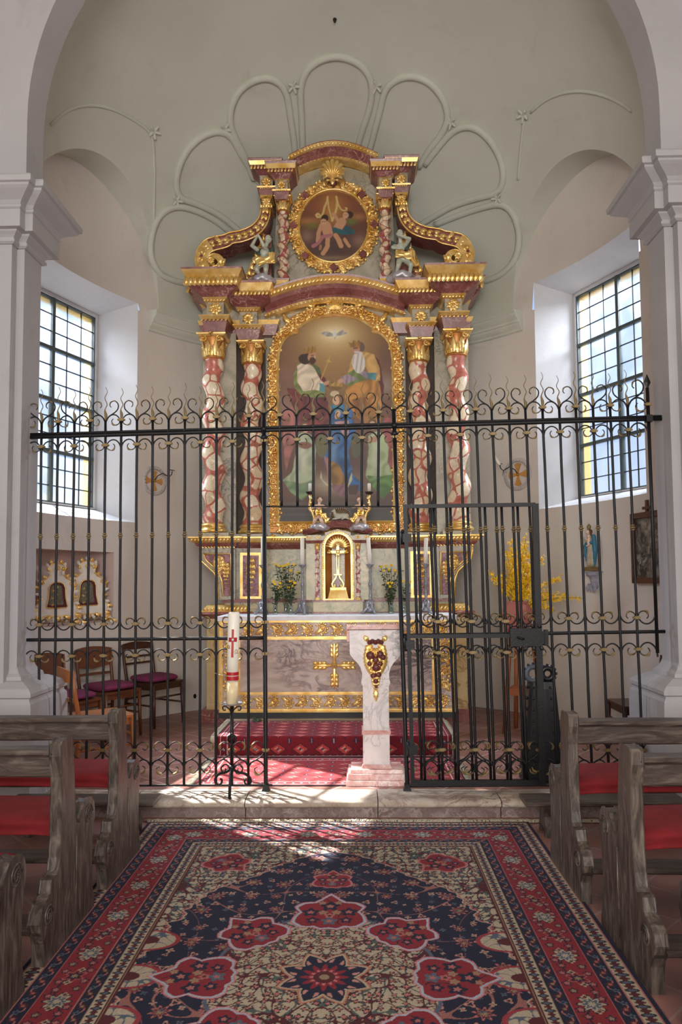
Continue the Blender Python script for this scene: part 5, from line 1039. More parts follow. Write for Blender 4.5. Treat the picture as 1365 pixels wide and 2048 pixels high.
# ---- roses ----
def rose(m, c, r=.014):
    for ring, n, rr, zz in ((0, 5, 1.0, 0), (1, 4, .7, .3)):
        for k in range(n):
            a = 2*pi*k/n+ring*.5; d = Vector((cos(a), sin(a), 0)); p = Vector(c)+d*r*.35*rr; t = Vector((-d.y, d.x, 0)); rows = []
            for i in range(4):
                v = i/3; rows.append([tuple(p+d*r*(.75*sin(v*1.6))*rr*(1-.25*abs(u))+t*r*.75*u*sin(.5+v*1.7)*rr+Vector((0, 0, r*(v*1.7-.6)))) for u in (-1, -.4, .4, 1)])
            m.grid(rows)
    m.ell((c[0], c[1], c[2]+r*.2), r*.55, r*.55, r*.8, None, 8, 6)
def bouquet(vx, vyb, hv, blooms, Y, lab, labv):
    x, _ = U(vx, vyb, Y); zb = MT+.0125; v = MB(GLASSV); v.lathe((x, Y, zb), [(.001, .002), (.026, .002), (.028, .01), (.022, .05), (.024, hv), (.027, hv+.01), (.025, hv+.01), (.021, hv), (.019, .05), (.024, .014), (.001, .012)], None, 18); tag(v.build('glass_vase'), labv, 'vase')
    r = empty('rose_bunch', (x, Y, zb+.02), lab, 'bouquet'); st = MB(LEAFM); lf = MB(LEAFM)
    for (bx, by) in blooms:
        q_ = U(bx, by, Y); dy = random.uniform(-.05, .05); p = (q_[0], Y+dy, q_[1]); a = (x+random.uniform(-.01, .01), Y+random.uniform(-.01, .01), zb+.016); mid = (x*.75+p[0]*.25, Y+dy*.3, zb+hv+.01)
        st.tube([a, mid, ((mid[0]+p[0])/2+.004, (mid[1]+p[1])/2, (mid[2]+p[2])/2), (p[0], p[1], p[2]-.008)], .0024, None, 5)
        for k in range(16):
            t = random.uniform(.15, .98); c = Vector(mid)+(Vector(p)-Vector(mid))*t+Vector([random.gauss(0, .016) for _ in range(3)]); u = Vector((random.uniform(-1, 1), random.uniform(-1, 1), random.uniform(-.6, .5))).normalized()*.022; w = u.orthogonal().normalized()*.009; lf.add([tuple(c-u), tuple(c+w), tuple(c+u), tuple(c-w)], [(0, 1, 2, 3)])
        b = MB(ROSEY); rose(b, p); b.build('rose_bloom', r, recalc=False)
    st.build('stems', r); tag(lf.build('leaves', r, recalc=False), kind='stuff')
bouquet(572, 1215, .10, [(551.5, 1129.5), (560, 1133), (566, 1133), (572, 1131), (577, 1129), (589, 1130), (596.5, 1146), (569, 1140), (582, 1142)], 7.72, 'tall dark-leaved bunch of yellow roses left of the tabernacle', 'clear glass vase behind, holding the tall left roses')
bouquet(551, 1215, .085, [(549, 1164), (551, 1169), (560, 1167), (562.5, 1174), (556, 1178)], 7.56, 'low bunch of yellow roses furthest left on the altar table', 'clear glass vase with low roses, furthest left')
bouquet(582, 1215, .085, [(582, 1164), (590, 1166.5), (586, 1172), (577, 1176)], 7.52, 'low bunch of yellow roses beside the candlestick left of the tabernacle', 'clear glass vase beside the candlestick left of the tabernacle')
bouquet(781, 1215, .10, [(763, 1134), (772, 1133), (784, 1131.5), (802, 1137), (778, 1140), (790, 1142), (768, 1142), (796, 1146)], 7.72, 'tall dark-leaved bunch of yellow roses right of the tabernacle', 'clear glass vase holding the tall right roses')
bouquet(783, 1215, .085, [(777, 1167), (784, 1167), (781, 1174)], 7.54, 'low bunch of yellow roses in front of the tall right bunch', 'clear glass vase with low roses in front of the tall right bunch')
bouquet(808, 1216, .085, [(806, 1163), (821, 1165), (813, 1172)], 7.58, 'low bunch of yellow roses behind the gate hinge post', 'clear glass vase behind the gate hinge post')
# ================= WROUGHT IRON GRILLE =================
YG = 5.33
grille = empty('iron_grille', (-.1, YG, FZ), 'tall black wrought iron altar grille spanning the chancel, with gilded leaf scrolls and wavy spikes', 'grille')
LB = list(zip([83, 116, 149, 180, 211, 242.5, 274, 305.5, 337.5, 370, 401.5, 433.5, 465, 498], [76, 107, 140, 172, 205, 237, 269, 301.5, 335, 368, 400, 432, 464, 497]))
RB = list(zip([822, 855, 887.5, 920.5, 953, 985.5, 1019.5, 1053, 1087, 1120.5, 1154, 1188, 1222.7, 1257.5], [844, 880, 913, 947, 983, 1016.5, 1050, 1083, 1117, 1152, 1186, 1220, 1255, 1289]))
MBR = list(zip([560, 593.5, 627, 660.5, 692, 724.5, 757.5], [563.4, 595.7, 627, 659.5, 693, 724, 757]))
def yrail(x): return 873-(x-38)*38/1294
def ymid(x): return 1280-(x-42)*16/1280
class Bar: pass
bars = []
def mkbar(xt, xb, yt_ref, yb_ref, ybot, kind):
    b = Bar(); b.p = U(xt, yt_ref, YG); b.q = U(xb, yb_ref, YG); b.zb = U(xb, ybot, YG)[1]; b.kind = kind; b.zr = U(xt, yrail(xt), YG)[1]
    b.x = lambda z, b=b: b.q[0]+(b.p[0]-b.q[0])*(z-b.q[1])/(b.p[1]-b.q[1]); b.tilt = atan2(b.p[0]-b.q[0], b.p[1]-b.q[1]); b.px = xt; bars.append(b); return b
for a, b in LB: mkbar(a, b, 865, 1569, 1571, 'bar')
mkbar(528, 532, 860, 1568, 1572, 'post')
for a, b in MBR: mkbar(a, b, 855, 1013, 1013, 'short')
mkbar(789, 815, 850, 1570, 1572, 'post')
for a, b in RB: mkbar(a, b, 850, 1570, 1571, 'bar')
mkbar(1298, 1315.5, 840, 1290, 1306, 'end')
SCR = dict(
 arch=([(0, -.42), (.03, -.15), (.12, .09), (.3, .27), (.5, .33), (.7, .27), (.85, .12), (.92, -.04), (.9, -.16), (.82, -.27), (.65, -.34), (.48, -.29), (.4, -.15), (.42, -.02), (.5, .06)], [((.90, -.16), (.80, -.28), (.62, -.35), (.46, -.28), (.40, -.12))]),
 tier=([(.03, -.12), (.2, .2), (.55, .44), (.77, .68), (.80, .98), (.6, 1.2), (.36, 1.14), (.27, .93), (.36, .80)], [((.68, 1.14), (.52, 1.22), (.34, 1.15), (.26, .95))]),
 baseu=([(0, -.98), (.15, -.73), (.5, -.53), (.8, -.3), (.92, -.05), (.87, .25), (.58, .48), (.30, .40), (.2, .17), (.34, -.02), (.5, .08)], [((.46, .47), (.30, .41), (.19, .20), (.28, .0))]),
 basel=([(0, -.98), (.25, -.65), (.55, -.60), (.87, -.85), (.92, -1.13), (.65, -1.38), (.40, -1.30), (.36, -1.07), (.52, -.97)], [((.84, -1.27), (.65, -1.40), (.42, -1.32), (.35, -1.1))]))
def spl(P, k=4):
    out = []
    for i in range(len(P)-1):
        a, b, c, d = P[max(i-1, 0)], P[i], P[i+1], P[min(i+2, len(P)-1)]
        for j in range(k):
            t = j/k; out.append(tuple(0.5*((2*b[m_])+(-a[m_]+c[m_])*t+(2*a[m_]-5*b[m_]+4*c[m_]-d[m_])*t*t+(-a[m_]+3*b[m_]-3*c[m_]+d[m_])*t**3) for m_ in range(len(b))))
    out.append(tuple(P[-1])); return out
def scroll_mesh(keys, flip=1):
    m = MB(IRON, LEAFG)
    for k in keys:
        P, L = SCR[k]; pts = spl(P); n = len(pts); r = [.048*(1-.45*i/n) for i in range(n)]; m.tube([(x, 0, z*flip) for x, z in pts], r, 0, 7)
        for lf in L:
            q = spl(lf, 4); n = len(q); rows = []
            for i, (x, z) in enumerate(q):
                t = i/(n-1); w = .09*sin(pi*(.08+.84*t))*(1.15 if i % 2 else .85); rows.append([(x+cos(a)*w*.75, sin(a)*w*1.3, (z+sin(a*1.0)*0+cos(a)*0)*flip+sin(a)*0+w*.5*sin(a+.8)*flip) for a in [2*pi*j/8 for j in range(8)]])
            m.grid(rows, 1, True, True, True)
    o = m.build('tmp'); me = o.data; bpy.data.objects.remove(o); return me
ME = {'arch': scroll_mesh(['arch']), 'archf': scroll_mesh(['arch'], -1), 'crest': scroll_mesh(['arch', 'tier']), 'base': scroll_mesh(['baseu', 'basel'])}
def inst(name, me, par, loc, scale, ry=0.0):
    o = bpy.data.objects.new(name, me); SC.collection.objects.link(o); o.parent = par; o.location = Vector(loc)-(par.location if par.parent is None else par.parent.location); o.scale = scale; o.rotation_euler = (0, ry, 0); return o
m = MB(LEAFG); m.box(-.016, .016, -.014, .014, -.011, .011); m.box(-.026, .026, -.012, .012, -.006, .006); o = m.build('tmp'); COLL = o.data; bpy.data.objects.remove(o)
m = MB(LEAFG, IRON); n = 22; P = []; R = []
for i in range(n+1):
    t = i/n; P.append((.010*sin(t*pi*5.2)*min(1, t*2.2)*(1-.2*t), 0, t*.245)); R.append((.0055+.006*sin(pi*min(1, t*3.4))) if t < .29 else .0052*(1-.6*t))
m.tube(P, R, 0, 6); o = m.build('tmp'); FLAME = o.data; bpy.data.objects.remove(o)
def bar_mesh(par, b, z0, z1, r, zk=None, name='bar', Y=YG):
    m = MB(IRON, LEAFG); n = 12; P = []; 
    for i in range(n+1): z = z0+(z1-z0)*i/n; P.append((b.x(z)+.0012*sin(z*9+b.px), Y, z))
    m.tube(P, r, 0, 8)
    if zk:
        for dz, rr, h in ((0, 1.9, .008), (.016, 1.5, .005), (-.016, 1.5, .005)): z = zk+dz; x = b.x(z); m.tube([(x, Y, z-h), (x, Y, z-h*.4), (x, Y, z+h*.4), (x, Y, z+h)], [r*1.1, r*rr, r*rr, r*1.1], 1, 8)
    return m.build(name, par)
for i, b in enumerate(bars):
    if b.kind in ('bar', 'short'):
        zk = U(b.px, 1074-(b.px-80)*.016, YG)[1] if b.kind == 'bar' else None; b.o = bar_mesh(grille, b, b.zb, b.zr+.10, .0098, zk)
    elif b.kind == 'post':
        m = MB(IRON); P = [(b.x(z), YG, z) for z in (b.zb-.0, b.zb+.02, b.zr+.12)]; m.tube(P, .0155, 0, 8); x, z = b.x(b.zb), b.zb; m.frust(x-.03, x+.03, YG-.03, YG+.03, FZ, FZ+.02, 0, -.01); m.box(x-.02, x+.02, YG-.022, YG+.022, FZ+.02, FZ+.05)
        for dz in (-.06, .0): xx = b.x(b.zr+dz); m.ell((xx, YG, b.zr+dz), .026, .024, .022)
        b.o = m.build('post', grille)
    else:
        m = MB(IRON); zt = b.zr+.22; m.tube([(b.x(z), YG, z) for z in (b.zb, zt)], .013, 0, 6); m.box(b.x(b.zr)-.022, b.x(b.zr)+.022, YG-.024, YG+.024, b.zr-.03, b.zr+.02); xx = b.x(zt); m.grid([[(xx+sx_*w, YG+sy*w*.35, z) for sx_, sy in ((-1, 0), (0, -1), (1, 0), (0, 1))] for w, z in ((.008, zt-.02), (.010, zt+.01), (.026, zt+.04), (.014, zt+.07), (.002, zt+.10))], 0, True, False, True)
        m.build('end_post', grille)
def rail(px0, py0, px1, py1, r, name, sq=True, Y=YG, par=grille, sag=0):
    a = U(px0, py0, Y); b = U(px1, py1, Y); m = MB(IRON); L = [(a[0]+(b[0]-a[0])*t, Y, a[1]+(b[1]-a[1])*t-sag*sin(pi*t)) for t in np.linspace(0, 1, 16)]; m.tube(L, r, 0, 8, .8 if sq else None); return m.build(name, par)
rail(38, 875, 1332, 837, .0155, 'top_rail'); rail(40, 869, 1332, 832, .009, 'top_rail_bead', False)
rail(41, 1280, 532, 1276, .0125, 'middle_rail'); rail(806, 1271, 1331, 1263, .0125, 'middle_rail'); rail(80, 1572, 545, 1570, .0075, 'bottom_rail'); rail(812, 1573, 1290, 1569, .0075, 'bottom_rail'); rail(530, 1013, 800, 1013, .0055, 'lintel_rod')
def place_rows(B, par, rows, Y=YG, parity=0, zoff={}):
    for row in rows:
        for i in range(-1, len(B)):
            # each gap between bar i and i+1
            if i == -1:
                if row == 'x' or B[0].kind != 'bar' or par is not grille: continue
                L = None; Rr = B[0]
            elif i+1 < len(B): L, Rr = B[i], B[i+1]
            else: continue
            ref = L or Rr; k = i+parity   # global index parity of the left bar
            ycol = {'low': yrail(ref.px)+22, 'crest': yrail(ref.px)-28, 'ma': ymid(ref.px)-30, 'mb': ymid(ref.px)+33, 'base': 1500}[row]
            if row != 'low' and row != 'crest' and (ref.kind == 'short' or Rr.kind == 'short' or (L and L.kind == 'post' and Rr.kind == 'short')): continue
            z = U(ref.px, ycol, Y)[1]
            xl = L.x(z) if L else Rr.x(z)-.113; xr = Rr.x(z); g = xr-xl
            evenA = (row != 'crest'); leftIsA = ((k % 2) == 0) == evenA
            if leftIsA: xo, sg = xr, -1
            else: xo, sg = xl, 1
            key = {'low': 'arch', 'crest': 'crest', 'ma': 'archf', 'mb': 'arch', 'base': 'base'}[row]; nm = {'low': 'top_row_scroll', 'crest': 'crest_scroll', 'ma': 'middle_row_scroll', 'mb': 'middle_row_scroll', 'base': 'base_scroll'}[row]
            inst(nm, ME[key], par, (xo, Y, z), (sg*g, g, g), ref.tilt)
            A = L if leftIsA else Rr
            if A is not None and A is Rr or (i == 0 and A is L and par is not grille): inst('collar', COLL, par, (A.x(z), Y, z), (1, 1, 1), A.tilt)
place_rows(bars, grille, ['low', 'crest', 'ma', 'mb', 'base'])
for i, b in enumerate(bars):
    if b.kind != 'end': z = b.zr+.10+(.004 if i % 2 else 0); inst('flame_finial', FLAME, b.o, (b.x(z), YG, z), (1, 1, 1.0+.06*sin(i*2.3)), b.tilt+.03*sin(i*1.7))
# ---- the open gate, folded back against the right section ----
YQ = 5.23; gate = empty('iron_gate', (U(815, 1566, YQ)[0], YQ, FZ+.01), 'open black iron gate leaf folded back against the right part of the grille', 'gate')
save = bars; bars = []
GB = list(zip([836, 868, 901, 936, 970, 1004, 1036], [850.5, 886.7, 918.8, 954, 990, 1022.5, 1055]))
def gbar(xt, xb, kind='bar'):
    b = Bar(); b.p = U(xt, 1013, YQ); b.q = U(xb, 1566, YQ); b.kind = kind; b.px = xt; b.x = lambda z, b=b: b.q[0]+(b.p[0]-b.q[0])*(z-b.q[1])/(b.p[1]-b.q[1]); b.tilt = atan2(b.p[0]-b.q[0], b.p[1]-b.q[1]); b.zb = b.q[1]; b.zt = b.p[1]; bars.append(b); return b
ls = gbar(811, 826); 
for a, b in GB: gbar(a, b)
rs_ = gbar(1071, 1086)
for b in bars[1:-1]: bar_mesh(gate, b, b.zb, b.zt, .0098, U(b.px, 1058, YQ)[1], 'gate_bar', YQ)
def stile(b, w, name):
    m = MB(IRON); z0, z1 = b.zb-.02, b.zt+(.02 if w > .02 else .012); m.grid([[(b.x(z)+sx_*w, YQ+sy*.016, z) for sx_, sy in ((-1, -1), (1, -1), (1, 1), (-1, 1))] for z in np.linspace(z0, z1, 8)], 0, True, False, True); return m.build(name, gate)
stile(ls, .013, 'hinge_stile'); stile(rs_, .0215, 'lock_stile')
def grail(ya, yb, h, name):
    a = U(811, ya, YQ); b = U(1074, yb, YQ); za, zb = a[1], b[1]; xa, xb_ = ls.x(za), rs_.x(zb); m = MB(IRON); m.add([(xa, YQ-.014, za-h), (xb_, YQ-.014, zb-h), (xb_, YQ+.014, zb-h), (xa, YQ+.014, za-h), (xa, YQ-.014, za+h), (xb_, YQ-.014, zb+h), (xb_, YQ+.014, zb+h), (xa, YQ+.014, za+h)], [(3, 2, 1, 0), (4, 5, 6, 7), (0, 1, 5, 4), (1, 2, 6, 5), (2, 3, 7, 6), (3, 0, 4, 7)], 0, False); m.build(name, gate)
grail(1013, 1009, .013, 'gate_top_rail'); grail(1273, 1271, .0135, 'gate_middle_rail'); grail(1566, 1565, .020, 'gate_bottom_rail')
for row, y0, key in (('ma', 1243, 'archf'), ('mb', 1305, 'arch'), ('base', 1499, 'base')):
    for i in range(len(bars)-1):
        L, Rr = bars[i], bars[i+1]; z = U(900, y0, YQ)[1]; xl, xr = L.x(z), Rr.x(z); g = xr-xl; lA = (i % 2) == 0 and i > 0
        lA = i in (2, 4, 6) 
        if i == 7: xo, sg = xl, 1
        elif lA: xo, sg = xr, -1
        else: xo, sg = xl, 1
        if i == 0: continue
        inst('gate_scroll', ME[key], gate, (xo, YQ, z), (sg*g, g, g), L.tilt)
    for i in (2, 4, 6): inst('gate_collar', COLL, gate, (bars[i].x(z), YQ, z), (1, 1, 1), bars[i].tilt)
for y in (1076, 1290, 1500):
    x, z = U(810+(y-1013)*.03, y, YQ); m = MB(IRON); m.tube([(x-.018, YQ+.035, z-.045), (x-.018, YQ+.035, z+.045)], .017, 0, 10); m.box(x-.02, x+.04, YQ-.018, YQ+.03, z-.03, z+.03); m.ell((x-.018, YQ+.035, z+.05), .014); m.build('hinge', gate)
m = MB(IRON); x0, z0 = U(1020, 1292, YQ); x1, z1 = U(1080, 1256, YQ); m.box(x0, x1, YQ-.03, YQ+.03, z0, z1); f = planar(YQ-.028)
for k in range(5): x = x0+(x1-x0)*k/4; leaf(m, f, (x, z0), -pi/2+(k-2)*.2, .035, .012, .012, .3, 0, 5); leaf(m, f, (x, z1), pi/2+(k-2)*.2, .035, .012, .012, .3, 0, 5)
m.box(x1-.01, x1+.05, YQ-.012, YQ+.012, (z0+z1)/2-.05, (z0+z1)/2+.04); m.box(x1+.03, x1+.055, YQ-.02, YQ+.02, (z0+z1)/2-.06, (z0+z1)/2+.05); m.tube([(x0+.05, YQ-.03, (z0+z1)/2), (x0+.05, YQ-.06, (z0+z1)/2), (x0+.09, YQ-.065, (z0+z1)/2-.01)], .007, 0, 7); m.build('lock_box', gate)
bars = save
# ================= PEWS =================
def pew_profile():
    return [(-.17, 0), (-.165, .10), (-.18, .14), (-.205, .165), (-.215, .20), (-.205, .24), (-.175, .262), (-.14, .27), (-.115, .285), (-.105, .315), (-.10, .335), (-.045, .335), (-.03, .35), (-.015, .40), (-.005, .47), (0, .56), (0, .74), (-.012, .80), (-.022, .835), (-.022, .885), (-.01, .897), (.085, .897), (.102, .885), (.108, .86), (.112, .80), (.128, .70), (.135, .60), (.145, .52), (.165, .485), (.195, .475), (.222, .49), (.245, .525), (.275, .553), (.315, .562), (.355, .55), (.385, .52), (.398, .48), (.395, .44), (.38, .41), (.37, .36), (.365, .25), (.372, .14), (.39, .08), (.405, .04), (.405, 0)]
def pew_end(x0, x1, y0, name, par):
    m = MB(WOODP); P = pew_profile(); n = len(P); b = .007; s = 1 if x1 > x0 else -1
    cen = (.1, .45)
    def ring(x, ins): return [(x, y0+y+(cen[0]-y)*ins, z+(cen[1]-z)*ins*.5) for y, z in P]
    def ring2(x, d):
        out = []
        for i in range(n):
            a, q, c = P[i-1], P[i], P[(i+1) % n]; v = Vector((c[0]-a[0], c[1]-a[1])); v = v.normalized() if v.length > 0 else v; nx, nz = v.y, -v.x; out.append((x, y0+q[0]-nx*d*-1, max(0, q[1]-nz*d*-1)))
        return out
    rows = [ring2(x0, -b), ring2(x0+s*b*.3, -b*.3), ring2(x0+s*b, 0), ring2(x1-s*b, 0), ring2(x1-s*b*.3, -b*.3), ring2(x1, -b)]
    m.grid(rows, 0, True, False, True)
    for fx in (x0, x1):      # carved volutes on both faces of the arm and the foot
        for (cy, cz, r) in ((.318, .485, .05), (-.135, .205, .045)):
            out = 1 if fx == max(x0, x1) else -1; sp = []
            for i in range(30): t = i/29; a = t*4.2*pi; rr = r*(1-.8*t); sp.append((fx+out*.001, y0+cy+cos(a)*rr, cz+sin(a)*rr))
            m.tube(sp, .0045, 0, 5)
        o_ = 1 if fx == max(x0, x1) else -1; m.tube([(fx+o_*.001, y0+.165, .44), (fx+o_*.001, y0+.17, .25), (fx+o_*.001, y0+.16, .06)], .0035, 0, 5)
    return m.build(name, par)
def pew(side, xin, xout, y0, labs, kneeler=True):
    s = -1 if side == 'l' else 1; r = empty('church_pew', ((xin+xout)/2, y0+.1, 0), labs[0], 'pew', None); T_ = .055
    pew_end(xin, xin+s*T_, y0, 'pew_end', r)
    xa, xb_ = sorted((xin+s*T_*.8, xout)); m = MB(WOODL)
    def board(m, y, z, prof): m.grid([[(x, y+a, z+b+.0015*sin(x*11+a*40)) for a, b in prof] for x in np.linspace(xa, xb_, 16)], 0, True, False, True)
    def bev(w, h, b=.008): return [(b, 0), (w-b, 0), (w, b), (w, h-b), (w-b, h), (b, h), (0, h-b), (0, b)]
    board(m, y0+.01, .735, bev(.028, .105)); m.build('back_board', r); m = MB(WOODL); board(m, y0-.022, .832, bev(.115, .030, .012)); m.build('back_rail', r)
    m = MB(WOODL); board(m, y0+.06, .470, bev(.315, .03)); m.build('seat_board', r)
    m = MB(WOODL); board(m, y0-.235, .165, bev(.15, .026)); m.build('kneeling_board', r)
    c = MB(REDC); prof = [(.02, .398), (-.004, .395), (-.014, .385), (-.016, .38), (-.012, .376), (.004, .376), (.06, .4), (.37, .4), (.385, .41), (.385, .428), (.36, .442), (.2, .448), (.06, .447), (.01, .44), (-.012, .42)]
    xs_ = np.linspace(xa+(.012 if s > 0 else .01), xb_-.012, 24); c.grid([[(x, y0+.045+a, b+.105+.003*sin(x*9)+(.0 if 0 < i < 23 else -.008)) for a, b in prof] for i, x in enumerate(xs_)], 0, True, True, True)
    tag(c.build('seat_cushion'), labs[1], 'cushion'); return r
LN = {0: ('weathered grey wooden pew at left, nearest the altar grille', 'red seat cushion on the left pew nearest the grille'), 1: ('weathered grey wooden pew at left, second from the grille', 'red seat cushion on the second left pew'), 2: ('weathered grey wooden pew at left, nearest the camera, only its rounded arm showing', 'red seat cushion on the nearest left pew, mostly out of the frame')}
RN = {0: ('weathered grey wooden pew at right, nearest the altar grille', 'red seat cushion on the right pew nearest the grille'), 1: ('weathered grey wooden pew at right, second from the grille', 'red seat cushion on the second right pew'), 2: ('weathered grey wooden pew at right, nearest the camera, cut by the frame edge', 'red seat cushion on the nearest right pew')}
for k, (y0) in enumerate((4.08, 3.31, 2.55)): pew('l', -1.315, -3.4, y0, LN[k])
for k, (y0, xi) in enumerate(((3.95, 1.085), (3.15, 1.115), (2.33, 1.13))): pew('r', xi, 3.3, y0, RN[k])
def kneeler(x0, x1, y0, lab):
    r = empty('kneeling_bench', ((x0+x1)/2, y0+.1, 0), lab, 'kneeler', 'kneeling benches'); m = MB(WOODL); m.grid([[(x, y0+a, .192+b) for a, b in ((.008, 0), (.20, 0), (.21, .01), (.21, .022), (.2, .03), (.008, .03), (0, .022), (0, .008))] for x in np.linspace(x0, x1, 10)], 0, True, False, True); m.build('kneeling_board', r)
    for x in (x0+.12, x1-.16):
        m = MB(WOODP); P = [(y0+.02, 0), (y0+.05, 0), (y0+.075, .05), (y0+.135, .05), (y0+.16, 0), (y0+.19, 0), (y0+.18, .06), (y0+.165, .12), (y0+.19, .193), (y0+.02, .193), (y0+.045, .12), (y0+.03, .06)]; m.prism(P, lambda a, b: (x, a, b), lambda a, b: (x+.04, a, b)); m.build('foot', r)
kneeler(-2.24, -1.30, 4.70, 'low wooden kneeling bench before the first left pew, under the grille'); kneeler(1.03, 2.03, 4.70, 'low wooden kneeling bench before the first right pew, under the grille')
# ================= CARPET =================
def big_carpet():
    hw, hl = 1.26, 1.925; cx, cy = -.15, 3.075; res = .0034
    ys_lo, ys_hi = -1.0, hl   # only the half that can be seen is finely divided
    xs_ = np.arange(-hw, hw+1e-6, res); ys_ = np.concatenate([np.arange(-hl, ys_lo, .012), np.arange(ys_lo, hl+1e-6, res*1.1)]); X, Y = np.meshgrid(xs_, ys_); C = np.zeros(X.shape+(3,)); rng = np.random.RandomState(3)
    NAVY, RED, CREAM, TAN, PINK, BLUEG, DK, WINE = '10122c', '7c1a26', 'a5967f', '8a7458', 'a05e58', '4c5564', '1c151e', '4c121a'
    def put(M, c): mix2(C, np.asarray(M, float), c)
    put(np.ones(X.shape), NAVY)
    ax, ay = np.abs(X), np.abs(Y); d = np.minimum(hw-ax, hl-ay)      # distance from edge
    along_ = np.where(hw-ax < hl-ay, Y, X); U_ = along_
    put((d > .022) & (d < .030), PINK); put((d >= .030) & (d < .095), CREAM); put((d >= .095) & (d < .100), PINK); put((d > .1) & (d < .165), NAVY); put((d >= .165) & (d < .170), PINK)
    put((d >= .17) & (d < .325), RED); put((d >= .325) & (d < .33), PINK); put((d >= .33) & (d < .385), NAVY); put((d >= .385) & (d < .39), TAN); put((d >= .39) & (d < .44), CREAM); put((d >= .44) & (d < .462), WINE); put((d >= .448) & (d < .452), TAN)
    # corner mitres: motifs repeat along each border
    def motif(dc, per, r, cols, ph=0.0, n=6, M0=None):
        u = (U_/per+ph) % 1-.5; u = u*per; v = d-dc; a = np.arctan2(v, u); rr = np.sqrt(u*u+v*v); R_ = r*(.78+.22*np.cos(n*a))
        for k, c in cols: put((rr < R_*k), c)
    motif(.0625, .055, .030, [(1, DK), (.62, BLUEG)], 0, 4); motif(.0625, .055, .022, [(1, WINE)], .5, 4)
    u = U_; put((np.abs(d-.133-.016*np.sin(u*2*pi/.085)) < .0035), PINK); motif(.133, .085, .020, [(1, WINE), (.5, PINK)], 0, 5); motif(.125, .085, .016, [(1, BLUEG), (.45, NAVY)], .5, 5)
    put((np.abs(d-.2475-.038*np.sin(u*2*pi/.36)) < .004), DK)
    motif(.2475, .36, .062, [(1, DK), (.86, CREAM), (.6, BLUEG), (.3, CREAM)], 0, 8); motif(.2475, .36, .050, [(1, PINK), (.84, RED), (.62, NAVY), (.32, TAN)], .5, 6)
    for dv, ph in ((.205, .25), (.29, .75), (.285, .22), (.21, .78), (.2, .62), (.298, .38), (.30, .6), (.196, .4), (.3, .1), (.2, .9)): motif(dv, .36, .022, [(1, NAVY), (.62, TAN if ph in (.25, .75) else PINK)], ph, 5)
    for dv, ph in ((.235, .13), (.26, .87), (.235, .63), (.26, .37)): motif(dv, .36, .017, [(1, CREAM), (.55, WINE)], ph, 4)
    put((np.abs(d-.358-.014*np.sin(u*2*pi/.085)) < .0035), PINK); motif(.358, .085, .018, [(1, WINE), (.5, TAN)], 0, 5); motif(.352, .085, .015, [(1, BLUEG), (.45, NAVY)], .5, 4)
    motif(.415, .05, .023, [(1, DK), (.55, BLUEG)], 0, 4); motif(.415, .05, .017, [(1, WINE)], .5, 4)
    F_ = d >= .462; fx, fy = hw-.462, hl-.462
    put(F_, CREAM)
    def gnoise(s, seed):
        r = np.random.RandomState(seed); gx_ = np.floor(X/s).astype(int); gy_ = np.floor(Y/s).astype(int); return gx_, gy_
    def scatter(M, s, r, cols, seed, n=5, vine=None, mirror=True):
        r_ = np.random.RandomState(seed); XX = np.abs(X) if mirror else X; YY = Y
        gx_ = np.floor(XX/s).astype(int); gy_ = np.floor(YY/s).astype(int); tab_ = r_.rand(97, 4); hsh = (gx_*31+gy_*57+seed*7) % 97
        ox = (tab_[hsh, 0]-.5)*s*.4; oy = (tab_[hsh, 1]-.5)*s*.4; u = XX-(gx_+.5)*s-ox; v = YY-(gy_+.5)*s-oy; a = np.arctan2(v, u)+tab_[hsh, 2]*6; rr = np.sqrt(u*u+v*v)/(r*(.7+.6*tab_[hsh, 3])); R_ = .72+.28*np.cos(n*a)
        for i, (k, c) in enumerate(cols): put(M & (rr < R_*k), c)
    def vines(M, sc, w, c, seed):
        p = seed*1.3; f = np.sin(np.abs(X)*sc+2.0*np.sin(Y*sc*.6+p))+np.sin(Y*sc*1.1+2.2*np.sin(np.abs(X)*sc*.7+p)); put(M & (np.abs(f) < w), c)
    vines(F_, 42, .26, '46524e', 1); vines(F_, 37, .22, WINE, 2); scatter(F_, .052, .019, [(1, DK), (.55, BLUEG)], 4, 4); scatter(F_, .066, .018, [(1, WINE), (.5, PINK)], 5, 5); scatter(F_, .041, .008, [(1, DK)], 12, 3)
    # navy lobed ground
    yb_ = np.array([0, .12, .22, .30, .40, .47, .52, .60, .68, .80, .90, .99, 1.06, 1.15, 1.22, 1.27, 1.34, 1.38]); xb_ = np.array([.80, .80, .76, .70, .73, .745, .68, .70, .66, .63, .55, .44, .37, .33, .24, .21, .10, .0])
    xlim = np.interp(np.abs(Y), yb_, xb_)+.008*np.cos(np.abs(Y)*95); N_ = F_ & (ax < xlim); put(F_ & (ax < xlim+.014), 'a8545a'); put(F_ & (ax < xlim+.007), CREAM); put(N_, NAVY)
    vines(N_, 13, .030, '8a5850', 3); scatter(N_, .17, .036, [(1, PINK), (.72, WINE), (.4, TAN)], 7, 8); scatter(N_, .125, .020, [(1, 'a87868'), (.5, NAVY)], 8, 3); scatter(N_, .092, .013, [(1, BLUEG), (.4, NAVY)], 9, 4); scatter(N_, .145, .016, [(1, CREAM), (.6, '9a5248')], 14, 4)
    # cream cartouches at the sides
    for sy in (0, .30):
        for s in ((1,) if sy == 0 else (-1, 1)):
            e = ((ax-.80)/.13)**2+((Y-s*sy)/.085)**2; M = F_ & (e < 1.25); put(M, '8a2a34'); M2 = F_ & (e < .92); put(M2, CREAM); vines(M2, 60, .25, BLUEG, 9); put(F_ & (e < .16), WINE)
